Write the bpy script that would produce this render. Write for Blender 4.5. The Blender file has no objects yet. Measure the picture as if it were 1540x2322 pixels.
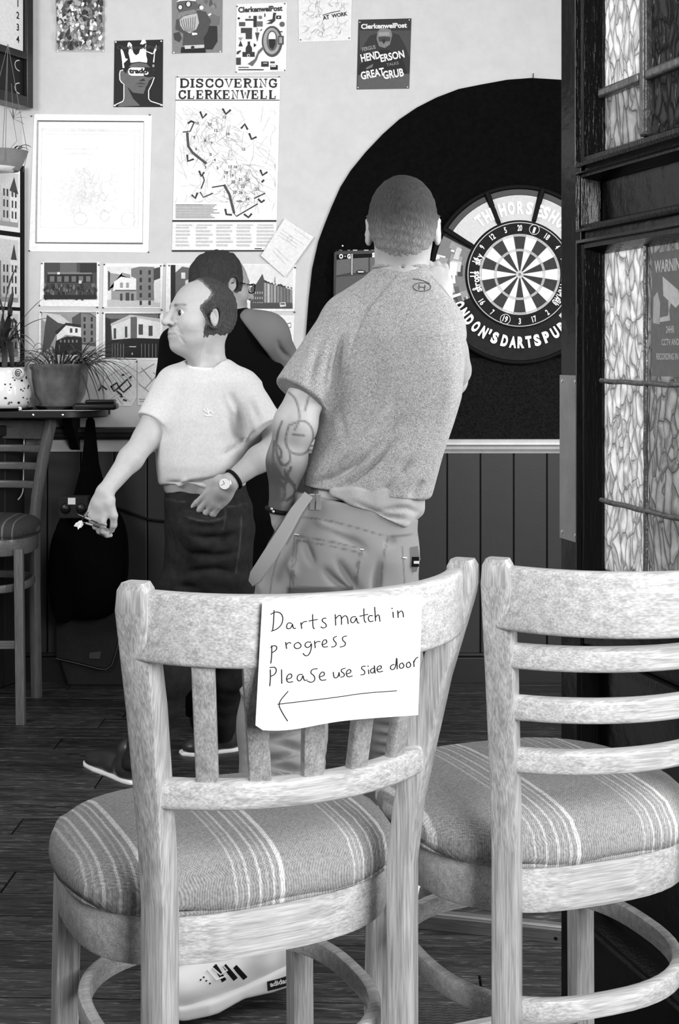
import bpy, bmesh, math, random
import numpy as np
from mathutils import Vector, Matrix
random.seed(7); np.random.seed(7)
C = bpy.context.scene.collection
sc = bpy.context.scene
pi = math.pi

# ------------------------------------------------------------------ camera
FPX, HC, HY, CX = 3096.0, 1.38, 810.0, 770.0      # focal length (px of the 1540x2322 frame), eye height, horizon row
DW = 5.82                                          # distance to the back wall
cd = bpy.data.cameras.new('camera'); cam = bpy.data.objects.new('camera', cd); C.objects.link(cam)
cam.location = (0, 0, HC); cam.rotation_euler = (pi/2, 0, 0)
cd.sensor_fit = 'VERTICAL'; cd.sensor_height = 24.0; cd.lens = 24.0*FPX/2322
cd.shift_y = -(1161-HY)/2322.0
cd.clip_start = 0.05
sc.camera = cam

# ------------------------------------------------------------------ world, lights, exposure
w = bpy.data.worlds.new('world'); sc.world = w; w.use_nodes = True
w.node_tree.nodes['Background'].inputs[0].default_value = (1, 1, 1, 1)
w.node_tree.nodes['Background'].inputs[1].default_value = 0.10
def area(name, loc, target, sx, sy, power):
    l = bpy.data.lights.new(name, 'AREA'); l.shape = 'RECTANGLE'; l.size = sx; l.size_y = sy; l.energy = power
    o = bpy.data.objects.new(name, l); C.objects.link(o); o.location = loc
    o.rotation_euler = (Vector(target)-Vector(loc)).to_track_quat('-Z', 'Y').to_euler(); return o
area('window_light_behind', (1.7, -1.5, 2.35), (-0.1, 3.6, 1.2), 1.8, 1.5, 185)
area('window_light_left', (-2.3, 2.6, 2.5), (0.2, 5.6, 1.8), 1.2, 1.1, 42)
area('doorway_light_right', (2.1, 3.2, 1.9), (0.2, 3.1, 1.35), 1.4, 1.8, 66)
sc.view_settings.view_transform = 'Standard'; sc.view_settings.look = 'None'
sc.view_settings.exposure = 0.36; sc.view_settings.gamma = 1; sc.view_settings.use_curve_mapping = False

# ------------------------------------------------------------------ helpers
def P(px, py, d):
    return np.array([(px-CX)/FPX*d, d, HC-(py-HY)/FPX*d])
def g(v):                                          # display grey 0..255 -> linear
    v = v/255.0
    return v/12.92 if v < .04045 else ((v+.055)/1.055)**2.4
def mat(name, v, rough=.6, spec=.5, metal=0, var=0, vscale=8, bump=0, bscale=60, stretch=(1, 1, 1), attr=False, coat=0, emis=0, detail=4):
    m = bpy.data.materials.new(name); m.use_nodes = True; nt = m.node_tree; b = nt.nodes['Principled BSDF']
    c = g(v); b.inputs['Base Color'].default_value = (c, c, c, 1); b.inputs['Roughness'].default_value = rough
    b.inputs['Specular IOR Level'].default_value = spec; b.inputs['Metallic'].default_value = metal
    if coat: b.inputs['Coat Weight'].default_value = coat; b.inputs['Coat Roughness'].default_value = .15
    if emis: b.inputs['Emission Color'].default_value = (1, 1, 1, 1); b.inputs['Emission Strength'].default_value = emis
    L = nt.links.new; N = nt.nodes.new
    src = None
    if attr:
        a = N('ShaderNodeAttribute'); a.attribute_name = 'Col'; src = a.outputs['Color']
    if var or bump:
        tc = N('ShaderNodeTexCoord'); mp = N('ShaderNodeMapping'); mp.inputs['Scale'].default_value = stretch
        L(tc.outputs['Object'], mp.inputs['Vector'])
    if var:
        n = N('ShaderNodeTexNoise'); n.inputs['Scale'].default_value = vscale; n.inputs['Detail'].default_value = detail; n.inputs['Roughness'].default_value = .65
        L(mp.outputs[0], n.inputs['Vector'])
        r = N('ShaderNodeMapRange'); r.inputs[1].default_value = .3; r.inputs[2].default_value = .7
        r.inputs[3].default_value = 1-var; r.inputs[4].default_value = 1+var; L(n.outputs['Fac'], r.inputs[0])
        mx = N('ShaderNodeMix'); mx.data_type = 'RGBA'; mx.blend_type = 'MULTIPLY'; mx.inputs[0].default_value = 1
        if src: L(src, mx.inputs[6])
        else: mx.inputs[6].default_value = (c, c, c, 1)
        L(r.outputs[0], mx.inputs[7]); src = mx.outputs[2]
    if src: L(src, b.inputs['Base Color'])
    if bump:
        n2 = N('ShaderNodeTexNoise'); n2.inputs['Scale'].default_value = bscale; n2.inputs['Detail'].default_value = 5
        L(mp.outputs[0], n2.inputs['Vector'])
        bp = N('ShaderNodeBump'); bp.inputs['Strength'].default_value = bump; bp.inputs['Distance'].default_value = .004
        L(n2.outputs['Fac'], bp.inputs['Height']); L(bp.outputs[0], b.inputs['Normal'])
    return m

class MB:
    def __init__(s): s.v = []; s.f = []; s.c = []
    def add(s, vs, fs, col=None):
        o = len(s.v); s.v += [tuple(map(float, q)) for q in vs]; s.f += [tuple(o+i for i in f) for f in fs]
        s.c += [col if col is not None else 1.0]*len(fs); return s
    def box(s, c, d, rz=0, col=None, M=None):
        x, y, z = d[0]/2, d[1]/2, d[2]/2
        vs = [(a, b, e) for a in (-x, x) for b in (-y, y) for e in (-z, z)]
        ca, sa = math.cos(rz), math.sin(rz)
        vs = [(a*ca-b*sa, a*sa+b*ca, e) for a, b, e in vs]
        if M is not None: vs = [tuple(M @ Vector(q)) for q in vs]
        vs = [(a+c[0], b+c[1], e+c[2]) for a, b, e in vs]
        return s.add(vs, [(0, 1, 3, 2), (4, 6, 7, 5), (0, 4, 5, 1), (2, 3, 7, 6), (0, 2, 6, 4), (1, 5, 7, 3)], col)
    def loft(s, rings, cap=True, closed=False, col=None):
        n = len(rings[0]); m = len(rings); o = len(s.v); vs = [q for r in rings for q in r]; fs = []
        for i in range(m if closed else m-1):
            for j in range(n):
                a = i*n+j; b = i*n+(j+1) % n; e = ((i+1) % m)*n; fs.append((a, b, e+(j+1) % n, e+j))
        if cap and not closed: fs.append(tuple(range(n))[::-1]); fs.append(tuple((m-1)*n+j for j in range(n)))
        return s.add(vs, fs, col)
    def tube(s, pts, r, n=8, col=None, closed=False):
        pts = [Vector(p) for p in pts]; rs = r if hasattr(r, '__len__') else [r]*len(pts); rings = []; up = None
        for i, p in enumerate(pts):
            if closed: t = pts[(i+1) % len(pts)]-pts[i-1]
            else: t = pts[min(i+1, len(pts)-1)]-pts[max(i-1, 0)]
            t.normalize()
            if up is None: up = Vector((0, 0, 1)) if abs(t.z) < .9 else Vector((1, 0, 0))
            a = t.cross(up).normalized(); b = a.cross(t).normalized(); up = b
            rings.append([tuple(p+(a*math.cos(2*pi*k/n)+b*math.sin(2*pi*k/n))*rs[i]) for k in range(n)])
        return s.loft(rings, closed=closed, col=col)
    def sweep(s, path, prof, normals=None, col=None, closed=False):
        # path: points; normals: outward horizontal dirs; prof: (n, z) offsets
        rings = []
        for p, nn in zip(path, normals):
            rings.append([(p[0]+nn[0]*a, p[1]+nn[1]*a, p[2]+b) for a, b in prof])
        return s.loft(rings, closed=closed, col=col)
    def lathe(s, prof, c=(0, 0, 0), n=40, ax='z', col=None, sx=1, sy=1):
        rings = []
        for r, h in prof:
            ring = []
            for k in range(n):
                a = 2*pi*k/n; u, v = r*math.cos(a)*sx, r*math.sin(a)*sy
                ring.append((c[0]+u, c[1]+v, c[2]+h) if ax == 'z' else (c[0]+u, c[1]-h, c[2]+v))
            rings.append(ring)
        return s.loft(rings, col=col)
    def prism(s, pts, d0, d1, fn, col=None):      # pts 2D -> fn(u,v,depth)
        n = len(pts); vs = [fn(u, v, d0) for u, v in pts]+[fn(u, v, d1) for u, v in pts]
        fs = [tuple(range(n)), tuple(range(2*n-1, n-1, -1))]+[(i, i+n, (i+1) % n+n, (i+1) % n) for i in range(n)]
        return s.add(vs, fs, col)
def link(o, parent=None):
    C.objects.link(o)
    if parent is not None: o.parent = parent
    return o
def tag(o, label=None, cat=None, group=None, kind=None):
    if label: o['label'] = label
    if cat: o['category'] = cat
    if group: o['group'] = group
    if kind: o['kind'] = kind
    return o
def thing(name, label, cat, loc=(0, 0, 0), rz=0, group=None, kind=None):
    o = bpy.data.objects.new(name, None); o.location = tuple(map(float, loc)); o.rotation_euler = (0, 0, rz); o.empty_display_size = .1
    C.objects.link(o); return tag(o, label, cat, group, kind)
def inv(parent, vs):
    if parent is None: return vs
    l = parent.location; a = -parent.rotation_euler[2]; ca, sa = math.cos(a), math.sin(a)
    if parent.parent is not None: vs = inv(parent.parent, vs)
    out = np.array(vs, float)-np.array(l)
    x = out[:, 0]*ca-out[:, 1]*sa; y = out[:, 0]*sa+out[:, 1]*ca; out[:, 0] = x; out[:, 1] = y
    return out.tolist()
def obj(name, mb, m, parent=None, local=False, smooth=None, bev=0, label=None, kind=None, fixn=True):
    me = bpy.data.meshes.new(name); vs = mb.v
    if parent is not None and not local: vs = inv(parent, vs)
    me.from_pydata(vs, [], mb.f); me.materials.append(m)
    if any(c != 1.0 for c in mb.c):
        a = me.color_attributes.new('Col', 'FLOAT_COLOR', 'CORNER'); buf = []
        for f, c in zip(mb.f, mb.c): buf += [c, c, c, 1]*len(f)
        a.data.foreach_set('color', buf)
    if fixn:
        bm = bmesh.new(); bm.from_mesh(me); bmesh.ops.recalc_face_normals(bm, faces=bm.faces); bm.to_mesh(me); bm.free()
    if smooth:
        me.polygons.foreach_set('use_smooth', [True]*len(me.polygons)); me.set_sharp_from_angle(angle=math.radians(smooth))
    o = bpy.data.objects.new(name, me); link(o, parent)
    if bev:
        b = o.modifiers.new('Bevel', 'BEVEL'); b.width = bev; b.segments = 2; b.limit_method = 'ANGLE'; b.angle_limit = math.radians(50)
        me.polygons.foreach_set('use_smooth', [True]*len(me.polygons)); me.set_sharp_from_angle(angle=math.radians(30))
    return tag(o, label, None, None, kind)
def ribbon(mb, pts, wd, fn, d, col=None, ends=0):
    """flat stroke through 2D points, width wd, mapped by fn(u,v,depth)"""
    pts = [np.array(p, float) for p in pts]
    if len(pts) < 2: return
    L_, R_ = [], []
    for i, p in enumerate(pts):
        a = pts[max(i-1, 0)]; b = pts[min(i+1, len(pts)-1)]; t = (b-a)/(np.linalg.norm(b-a)+1e-9)
        if i == 0: p = p-t*wd*ends
        if i == len(pts)-1: p = p+t*wd*ends
        n = np.array([-t[1], t[0]])*wd/2; L_.append(p+n); R_.append(p-n)
    vs = [fn(q[0], q[1], d) for q in L_]+[fn(q[0], q[1], d) for q in R_]; n = len(pts)
    mb.add(vs, [(i, i+1, i+1+n, i+n) for i in range(n-1)], col)
def smoothline(pts, it=2):
    for _ in range(it):
        q = [pts[0]]
        for a, b in zip(pts[:-1], pts[1:]):
            q += [tuple(u*.75+v*.25 for u, v in zip(a, b)), tuple(u*.25+v*.75 for u, v in zip(a, b))]
        pts = q+[pts[-1]]
    return pts
_tc = {}
def text2d(s, size=1.0, bold=0.0, align='LEFT', space=1.0):
    """built-in font outlines as triangles: returns verts2d, faces, width"""
    k = (s, bold, space)
    if k not in _tc:
        cu = bpy.data.curves.new('t', 'FONT'); cu.body = s; cu.offset = bold; cu.resolution_u = 3; cu.space_character = space
        o = bpy.data.objects.new('t', cu); C.objects.link(o)
        me = bpy.data.meshes.new_from_object(o.evaluated_get(bpy.context.evaluated_depsgraph_get()))
        v = [(q.co.x, q.co.y) for q in me.vertices]; f = [tuple(p.vertices) for p in me.polygons]
        bpy.data.objects.remove(o); bpy.data.curves.remove(cu); bpy.data.meshes.remove(me); _tc[k] = (v, f)
    v, f = _tc[k]; xs = [q[0] for q in v] or [0]
    x0, x1 = min(xs), max(xs)
    off = {'LEFT': -x0, 'CENTER': -(x0+x1)/2, 'RIGHT': -x1}[align]
    return [((x+off)*size, y*size) for x, y in v], f, (x1-x0)*size
def addtext(mb, s, x, y, size, fn, d, col=None, bold=0, align='LEFT', width=None, rot=0, shear=0, space=1.0, vs=1):
    """text on a surface; x,y in the surface's px (y down); size = px em; width fits the text to so many px"""
    v, f, wd = text2d(s, 1, bold, align, space); sx = (width/wd) if width else size
    ca, sa = math.cos(rot), math.sin(rot); out = []
    for a, b in v:
        a, b = a*sx, b*size*vs; a += b*shear; out.append(fn(x+a*ca-b*sa, y-(a*sa+b*ca), d))
    mb.add(out, f, col)

# ------------------------------------------------------------------ materials
M = {}
M['wall'] = mat('cream_wall_paint', 203, .75, .3, var=.05, vscale=14, bump=.12, bscale=45)
M['ceiling'] = mat('ceiling_paint', 205, .8)
M['black_felt'] = mat('black_backing', 7, .95, .1, var=.6, vscale=60, bump=.5, bscale=220)
M['carpet'] = mat('dark_speckled_carpet', 24, .95, .1, var=.8, vscale=150, bump=.6, bscale=260)
M['rail_bright'] = mat('dado_reflection_tone', 190, .3, .5, var=.1, vscale=20)  # pale tone puts the rail's glossy reflection into its colour
M['rail_dark'] = mat('dark_dado_rail', 42, .4, .5, var=.2, vscale=20)  # darker tone than the right-hand rail
M['wainscot'] = mat('grey_board_paint', 40, .5, .4, var=.08, vscale=9, bump=.06, bscale=90)
M['skirting'] = mat('skirting_paint', 14, .4, .5)
M['floor_base'] = mat('floor_gap', 10, .9)
M['paper'] = mat('white_paper', 236, .7, .3)
M['paper_wall'] = mat('poster_paper', 232, .6, .3)
M['print'] = mat('printed_ink', 128, .55, .35, attr=True, var=.10, vscale=90)
M['ink'] = mat('black_ink', 30, .8, .1)
M['pin'] = mat('dark_pin_head', 28, .3, .5)
M['clip'] = mat('white_pin_head', 240, .3, .5)
M['black_gloss'] = mat('black_gloss_paint', 7, .2, .35, bump=.35, bscale=26, var=.3, vscale=30)
M['black_mould'] = mat('black_paint_moulding', 10, .2, .35, bump=.5, bscale=30, var=.5, vscale=30, stretch=(6, 6, .6))
M['lead'] = mat('lead_came', 120, .35, .6, metal=.6, var=.35, vscale=60, bump=.5, bscale=90)
M['steel'] = mat('brushed_steel_plate', 150, .42, .5, metal=.5, var=.18, vscale=9)
M['chrome'] = mat('bright_metal', 230, .2, .5, metal=.8)
M['black'] = mat('matt_black', 10, .75, .2)
M['black_soft'] = mat('black_cloth', 7, .95, .05, var=.3, vscale=15)
M['dark_plastic'] = mat('dark_plastic', 24, .35, .4)
M['white_gloss'] = mat('white_glazed_ceramic', 235, .12, .5, coat=.5)
M['pot'] = mat('glazed_stoneware', 92, .22, .5, var=.35, vscale=14, coat=.4)
M['basket'] = mat('grey_basket_pot', 120, .7, .2, var=.15, vscale=20)
M['soil'] = mat('soil', 25, .95, .05, var=.5, vscale=80)
M['leaf'] = mat('strap_leaf', 72, .5, .3, var=.35, vscale=40)
M['leaf_dark'] = mat('dark_leaf', 44, .5, .3, var=.35, vscale=40)
M['cord'] = mat('grey_cord', 110, .8, .1)
M['cord_white'] = mat('white_cord', 215, .6, .2)
M['bag'] = mat('dark_grey_bag_cloth', 44, .85, .1, var=.12, vscale=60, bump=.2, bscale=300)
M['tread'] = mat('ribbed_mat_rubber', 70, .85, .1, var=.3, vscale=60)
M['glass_lens'] = mat('spectacle_lens', 220, .05)
def wood(name, v, axis, lo=.7, hi=1.25, rough=.38, coat=.25):
    m = mat(name, v, rough, .4, coat=coat); nt = m.node_tree; N = nt.nodes.new; L = nt.links.new; b = nt.nodes['Principled BSDF']
    tc = N('ShaderNodeTexCoord'); mp = N('ShaderNodeMapping'); s = [34, 34, 34]; s[axis] = 2.2; mp.inputs['Scale'].default_value = s
    L(tc.outputs['Object'], mp.inputs[0])
    n = N('ShaderNodeTexNoise'); n.inputs['Scale'].default_value = 3.2; n.inputs['Detail'].default_value = 7; n.inputs['Roughness'].default_value = .62; n.inputs['Distortion'].default_value = .15
    L(mp.outputs[0], n.inputs[0])
    mp2 = N('ShaderNodeMapping'); s2 = [420, 420, 420]; s2[axis] = 14; mp2.inputs['Scale'].default_value = s2; L(tc.outputs['Object'], mp2.inputs[0])
    n2 = N('ShaderNodeTexNoise'); n2.inputs['Scale'].default_value = 1.2; n2.inputs['Detail'].default_value = 3; L(mp2.outputs[0], n2.inputs[0])
    n3 = N('ShaderNodeTexNoise'); n3.inputs['Scale'].default_value = 9; n3.inputs['Detail'].default_value = 5; L(tc.outputs['Object'], n3.inputs[0])
    a = N('ShaderNodeMath'); a.operation = 'MULTIPLY_ADD'; a.inputs[1].default_value = 1.1; L(n2.outputs['Fac'], a.inputs[0]); L(n.outputs['Fac'], a.inputs[2])
    a2 = N('ShaderNodeMath'); a2.operation = 'MULTIPLY_ADD'; a2.inputs[1].default_value = .10; L(n3.outputs['Fac'], a2.inputs[0]); L(a.outputs[0], a2.inputs[2])
    r = N('ShaderNodeMapRange'); r.inputs[1].default_value = .86; r.inputs[2].default_value = 1.42; r.inputs[3].default_value = g(v)*lo; r.inputs[4].default_value = g(v)*hi
    L(a2.outputs[0], r.inputs[0]); L(r.outputs[0], b.inputs['Base Color'])
    bp = N('ShaderNodeBump'); bp.inputs['Strength'].default_value = .12; bp.inputs['Distance'].default_value = .001; L(n2.outputs['Fac'], bp.inputs['Height']); L(bp.outputs[0], b.inputs['Normal'])
    return m
M['oak_z'] = wood('backlit_oak_upright', 186, 2, .55, 1.22); M['oak_x'] = wood('pale_oak_rail', 205, 0, .58, 1.2)  # uprights darkened in colour for the back-lit contrast with the rails
M['stool_z'] = wood('shade_toned_stool_upright', 96, 2); M['stool_x'] = wood('shade_toned_stool_rail', 92, 0)  # shade on the far stool is put into this darker wood tone
M['dark_wood'] = wood('black_stained_wood', 26, 0, .6, 1.5)
def floor_mat():
    m = mat('dark_floorboard', 40, .42, .35); nt = m.node_tree; N = nt.nodes.new; L = nt.links.new; b = nt.nodes['Principled BSDF']
    tc = N('ShaderNodeTexCoord'); mp = N('ShaderNodeMapping'); mp.inputs['Scale'].default_value = (2.2, 26, 26); L(tc.outputs['Object'], mp.inputs[0])
    oi = N('ShaderNodeObjectInfo'); va = N('ShaderNodeVectorMath'); va.operation = 'ADD'; L(mp.outputs[0], va.inputs[0])
    cb = N('ShaderNodeCombineXYZ'); ml = N('ShaderNodeMath'); ml.operation = 'MULTIPLY'; ml.inputs[1].default_value = 90; L(oi.outputs['Random'], ml.inputs[0]); L(ml.outputs[0], cb.inputs[0]); L(ml.outputs[0], cb.inputs[1]); L(cb.outputs[0], va.inputs[1])
    n = N('ShaderNodeTexNoise'); n.inputs['Scale'].default_value = 2.0; n.inputs['Detail'].default_value = 8; n.inputs['Roughness'].default_value = .7; n.inputs['Distortion'].default_value = 1; L(va.outputs[0], n.inputs[0])
    mp2 = N('ShaderNodeMapping'); mp2.inputs['Scale'].default_value = (9, 90, 60); L(tc.outputs['Object'], mp2.inputs[0])
    n2 = N('ShaderNodeTexNoise'); n2.inputs['Scale'].default_value = 2; n2.inputs['Detail'].default_value = 6; n2.inputs['Roughness'].default_value = .7; L(mp2.outputs[0], n2.inputs[0])
    r = N('ShaderNodeMapRange'); r.inputs[1].default_value = .35; r.inputs[2].default_value = .75; r.inputs[3].default_value = g(14); r.inputs[4].default_value = g(68); L(n.outputs['Fac'], r.inputs[0])
    r2 = N('ShaderNodeMapRange'); r2.inputs[1].default_value = .55; r2.inputs[2].default_value = .8; r2.inputs[3].default_value = 0; r2.inputs[4].default_value = .24; L(n2.outputs['Fac'], r2.inputs[0])
    ad = N('ShaderNodeMath'); L(r.outputs[0], ad.inputs[0]); L(r2.outputs[0], ad.inputs[1])
    vr = N('ShaderNodeMapRange'); vr.inputs[3].default_value = .75; vr.inputs[4].default_value = 1.3; L(oi.outputs['Random'], vr.inputs[0])
    mm = N('ShaderNodeMath'); mm.operation = 'MULTIPLY'; L(ad.outputs[0], mm.inputs[0]); L(vr.outputs[0], mm.inputs[1]); L(mm.outputs[0], b.inputs['Base Color'])
    rr = N('ShaderNodeMapRange'); rr.inputs[3].default_value = .32; rr.inputs[4].default_value = .62; L(n2.outputs['Fac'], rr.inputs[0]); L(rr.outputs[0], b.inputs['Roughness'])
    bp = N('ShaderNodeBump'); bp.inputs['Strength'].default_value = .25; bp.inputs['Distance'].default_value = .002; L(n2.outputs['Fac'], bp.inputs['Height']); L(bp.outputs[0], b.inputs['Normal'])
    return m
M['board'] = floor_mat()
def stripe_mat(name, base, lines, shift=0.0):
    """woven upholstery: narrow pale stripes running front to back (function of local x)"""
    m = mat(name, base, .85, .15); nt = m.node_tree; N = nt.nodes.new; L = nt.links.new; b = nt.nodes['Principled BSDF']
    tc = N('ShaderNodeTexCoord'); sp = N('ShaderNodeSeparateXYZ'); L(tc.outputs['Object'], sp.inputs[0])
    a = N('ShaderNodeMath'); a.operation = 'ADD'; a.inputs[1].default_value = 1+shift; L(sp.outputs[0], a.inputs[0])
    md = N('ShaderNodeMath'); md.operation = 'MODULO'; md.inputs[1].default_value = .165; L(a.outputs[0], md.inputs[0])
    dv = N('ShaderNodeMath'); dv.operation = 'DIVIDE'; dv.inputs[1].default_value = .165; L(md.outputs[0], dv.inputs[0])
    cr = N('ShaderNodeValToRGB'); cr.color_ramp.interpolation = 'LINEAR'; el = cr.color_ramp.elements
    el[0].position = 0; el[0].color = (g(base),)*3+(1,); el[1].position = .999; el[1].color = (g(base),)*3+(1,)
    for p0, wd, v in lines:
        for q, vv in ((p0-.008, base), (p0, v), (p0+wd, v), (p0+wd+.008, base)):
            e = el.new(q); e.color = (g(vv),)*3+(1,)
    L(dv.outputs[0], cr.inputs[0])
    # herringbone weave: zig-zag wave in x with diagonal threads
    wv = N('ShaderNodeMath'); wv.operation = 'PINGPONG'; wv.inputs[1].default_value = .006; L(sp.outputs[1], wv.inputs[0])
    sm = N('ShaderNodeMath'); L(wv.outputs[0], sm.inputs[0]); L(sp.outputs[0], sm.inputs[1])
    ms = N('ShaderNodeMath'); ms.operation = 'MULTIPLY'; ms.inputs[1].default_value = 2*pi/.0036; L(sm.outputs[0], ms.inputs[0])
    sn = N('ShaderNodeMath'); sn.operation = 'SINE'; L(ms.outputs[0], sn.inputs[0])
    n = N('ShaderNodeTexNoise'); n.inputs['Scale'].default_value = 260; n.inputs['Detail'].default_value = 4; L(tc.outputs['Object'], n.inputs[0])
    n3 = N('ShaderNodeTexNoise'); n3.inputs['Scale'].default_value = 7; n3.inputs['Detail'].default_value = 3; L(tc.outputs['Object'], n3.inputs[0])
    q = N('ShaderNodeMath'); q.operation = 'MULTIPLY_ADD'; q.inputs[1].default_value = .18; q.inputs[2].default_value = .35; L(sn.outputs[0], q.inputs[0])
    q2 = N('ShaderNodeMath'); L(q.outputs[0], q2.inputs[0]); L(n.outputs['Fac'], q2.inputs[1])
    q3 = N('ShaderNodeMath'); q3.operation = 'MULTIPLY_ADD'; q3.inputs[1].default_value = .5; L(n3.outputs['Fac'], q3.inputs[0]); L(q2.outputs[0], q3.inputs[2])
    mr = N('ShaderNodeMapRange'); mr.inputs[1].default_value = .6; mr.inputs[2].default_value = 1.6; mr.inputs[3].default_value = .45; mr.inputs[4].default_value = 1.7; L(q3.outputs[0], mr.inputs[0])
    mx = N('ShaderNodeMix'); mx.data_type = 'RGBA'; mx.blend_type = 'MULTIPLY'; mx.inputs[0].default_value = 1; L(cr.outputs[0], mx.inputs[6]); L(mr.outputs[0], mx.inputs[7]); L(mx.outputs[2], b.inputs['Base Color'])
    bp = N('ShaderNodeBump'); bp.inputs['Strength'].default_value = .5; bp.inputs['Distance'].default_value = .0012; L(q2.outputs[0], bp.inputs['Height']); L(bp.outputs[0], b.inputs['Normal'])
    return m
LN = [(.02, .012, 176), (.07, .008, 160), (.115, .012, 186), (.21, .014, 188), (.27, .008, 164), (.32, .012, 186), (.38, .03, 200)]
M['seat_fabric'] = stripe_mat('striped_herringbone_cloth', 142, LN, .045)
M['seat_fabric2'] = stripe_mat('striped_herringbone_cloth_right', 146, LN, .10)
M['seat_dark'] = stripe_mat('striped_cloth_dim', 52, [(.1, .02, 90), (.3, .03, 95), (.7, .02, 85)])
def glass_mat(name, v, scale):
    m = bpy.data.materials.new(name); m.use_nodes = True; nt = m.node_tree; N = nt.nodes.new; L = nt.links.new
    b = nt.nodes['Principled BSDF']; out = nt.nodes['Material Output']; c = g(v)
    b.inputs['Base Color'].default_value = (c*.35, c*.35, c*.35, 1); b.inputs['Roughness'].default_value = .12
    t = N('ShaderNodeBsdfTranslucent'); t.inputs[0].default_value = (c, c, c, 1)
    tc = N('ShaderNodeTexCoord'); mp = N('ShaderNodeMapping'); mp.inputs['Scale'].default_value = (scale, scale, scale*.40); L(tc.outputs['Object'], mp.inputs[0])
    n0 = N('ShaderNodeTexNoise'); n0.inputs['Scale'].default_value = 1.3; L(mp.outputs[0], n0.inputs[0])
    va = N('ShaderNodeVectorMath'); va.operation = 'MULTIPLY_ADD'; va.inputs[1].default_value = (.7, .7, .7); L(n0.outputs['Color'], va.inputs[0]); L(mp.outputs[0], va.inputs[2])
    vo = N('ShaderNodeTexVoronoi'); vo.feature = 'DISTANCE_TO_EDGE'; L(va.outputs[0], vo.inputs['Vector'])
    vc = N('ShaderNodeTexVoronoi'); L(va.outputs[0], vc.inputs['Vector'])
    mr = N('ShaderNodeMapRange'); mr.inputs[1].default_value = 0; mr.inputs[2].default_value = .16; L(vo.outputs['Distance'], mr.inputs[0])
    nn = N('ShaderNodeTexNoise'); nn.inputs['Scale'].default_value = 40; nn.inputs['Detail'].default_value = 5; L(tc.outputs['Object'], nn.inputs[0])
    ad = N('ShaderNodeMath'); ad.operation = 'MULTIPLY_ADD'; ad.inputs[1].default_value = .35; L(nn.outputs['Fac'], ad.inputs[0]); L(mr.outputs[0], ad.inputs[2])
    bp = N('ShaderNodeBump'); bp.inputs['Strength'].default_value = 1; bp.inputs['Distance'].default_value = .012; L(ad.outputs[0], bp.inputs['Height'])
    L(bp.outputs[0], b.inputs['Normal']); L(bp.outputs[0], t.inputs['Normal'])
    # the pressed veins are thinner and let through less
    cr = N('ShaderNodeMapRange'); cr.inputs[1].default_value = 0; cr.inputs[2].default_value = .045; cr.inputs[3].default_value = c*.26; cr.inputs[4].default_value = c; L(vo.outputs['Distance'], cr.inputs[0])
    n4 = N('ShaderNodeMapRange'); n4.inputs[3].default_value = .6; n4.inputs[4].default_value = 1.4; L(nn.outputs['Fac'], n4.inputs[0])
    mm = N('ShaderNodeMath'); mm.operation = 'MULTIPLY'; L(cr.outputs[0], mm.inputs[0]); L(n4.outputs[0], mm.inputs[1]); L(mm.outputs[0], t.inputs[0])
    mx = N('ShaderNodeMixShader'); mx.inputs[0].default_value = .72; L(b.outputs[0], mx.inputs[1]); L(t.outputs[0], mx.inputs[2]); L(mx.outputs[0], out.inputs[0])
    return m
M['glass_pale'] = glass_mat('pebbled_glass_pale', 232, 10)
M['glass_grey'] = glass_mat('pebbled_glass_grey', 192, 8.5)
M['glass_dark'] = glass_mat('pebbled_glass_dim', 112, 9)
#@@STRUCTURE
# ------------------------------------------------------------------ room shell
def W(px, py, off=0.0): return ((px-CX)/FPX*DW, DW-off, HC-(py-HY)/FPX*DW)
S = DW/FPX                                        # metres per frame px on the back wall
XC = W(50, 0)[0]                                  # room corner
fl = obj('floor', MB().box((.3, 2.6, -.03), (5.6, 8.4, .05)), M['floor_base'], kind='structure')
bw = .142; fa = math.radians(2.0)
for i in range(30):
    y0 = -.2+i*bw*1.0
    y = y0+1.9; x = -2.4-random.random()*1.2
    while x < 2.6:
        ln = 1.6+random.random()*1.2
        if y < 6.15 and y > 1.6:
            me = MB().box((0, 0, 0), (ln-.004, bw-.005, .012))
            o = obj('floorboard', me, M['board'], fl, local=True, bev=.0012)
            cx = x+ln/2; o.location = (cx, y+math.tan(-fa)*cx, -.0005+random.random()*.0008); o.rotation_euler = (0, 0, -fa)
        x += ln
obj('wall_back', MB().box((.6, DW+.06, 1.6), (5.4, .12, 3.3)), M['wall'], kind='structure')
wl = (math.cos(math.radians(65)), math.sin(math.radians(65)))   # side wall runs (towards the room) along -wl
ang = math.atan2(wl[1], wl[0])
obj('wall_left', MB().box((XC-wl[0]*1.1-.06*wl[1], DW-wl[1]*1.1+.06*wl[0], 1.6), (2.3, .12, 3.3), rz=ang), M['wall'], kind='structure')
obj('ceiling', MB().box((.6, 3.2, 3.2), (6.6, 6.4, .08)), M['ceiling'], kind='structure')
obj('wall_right', MB().box((3.2, 3.2, 1.6), (.1, 5.6, 3.3)), M['wall'], kind='structure')

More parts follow.
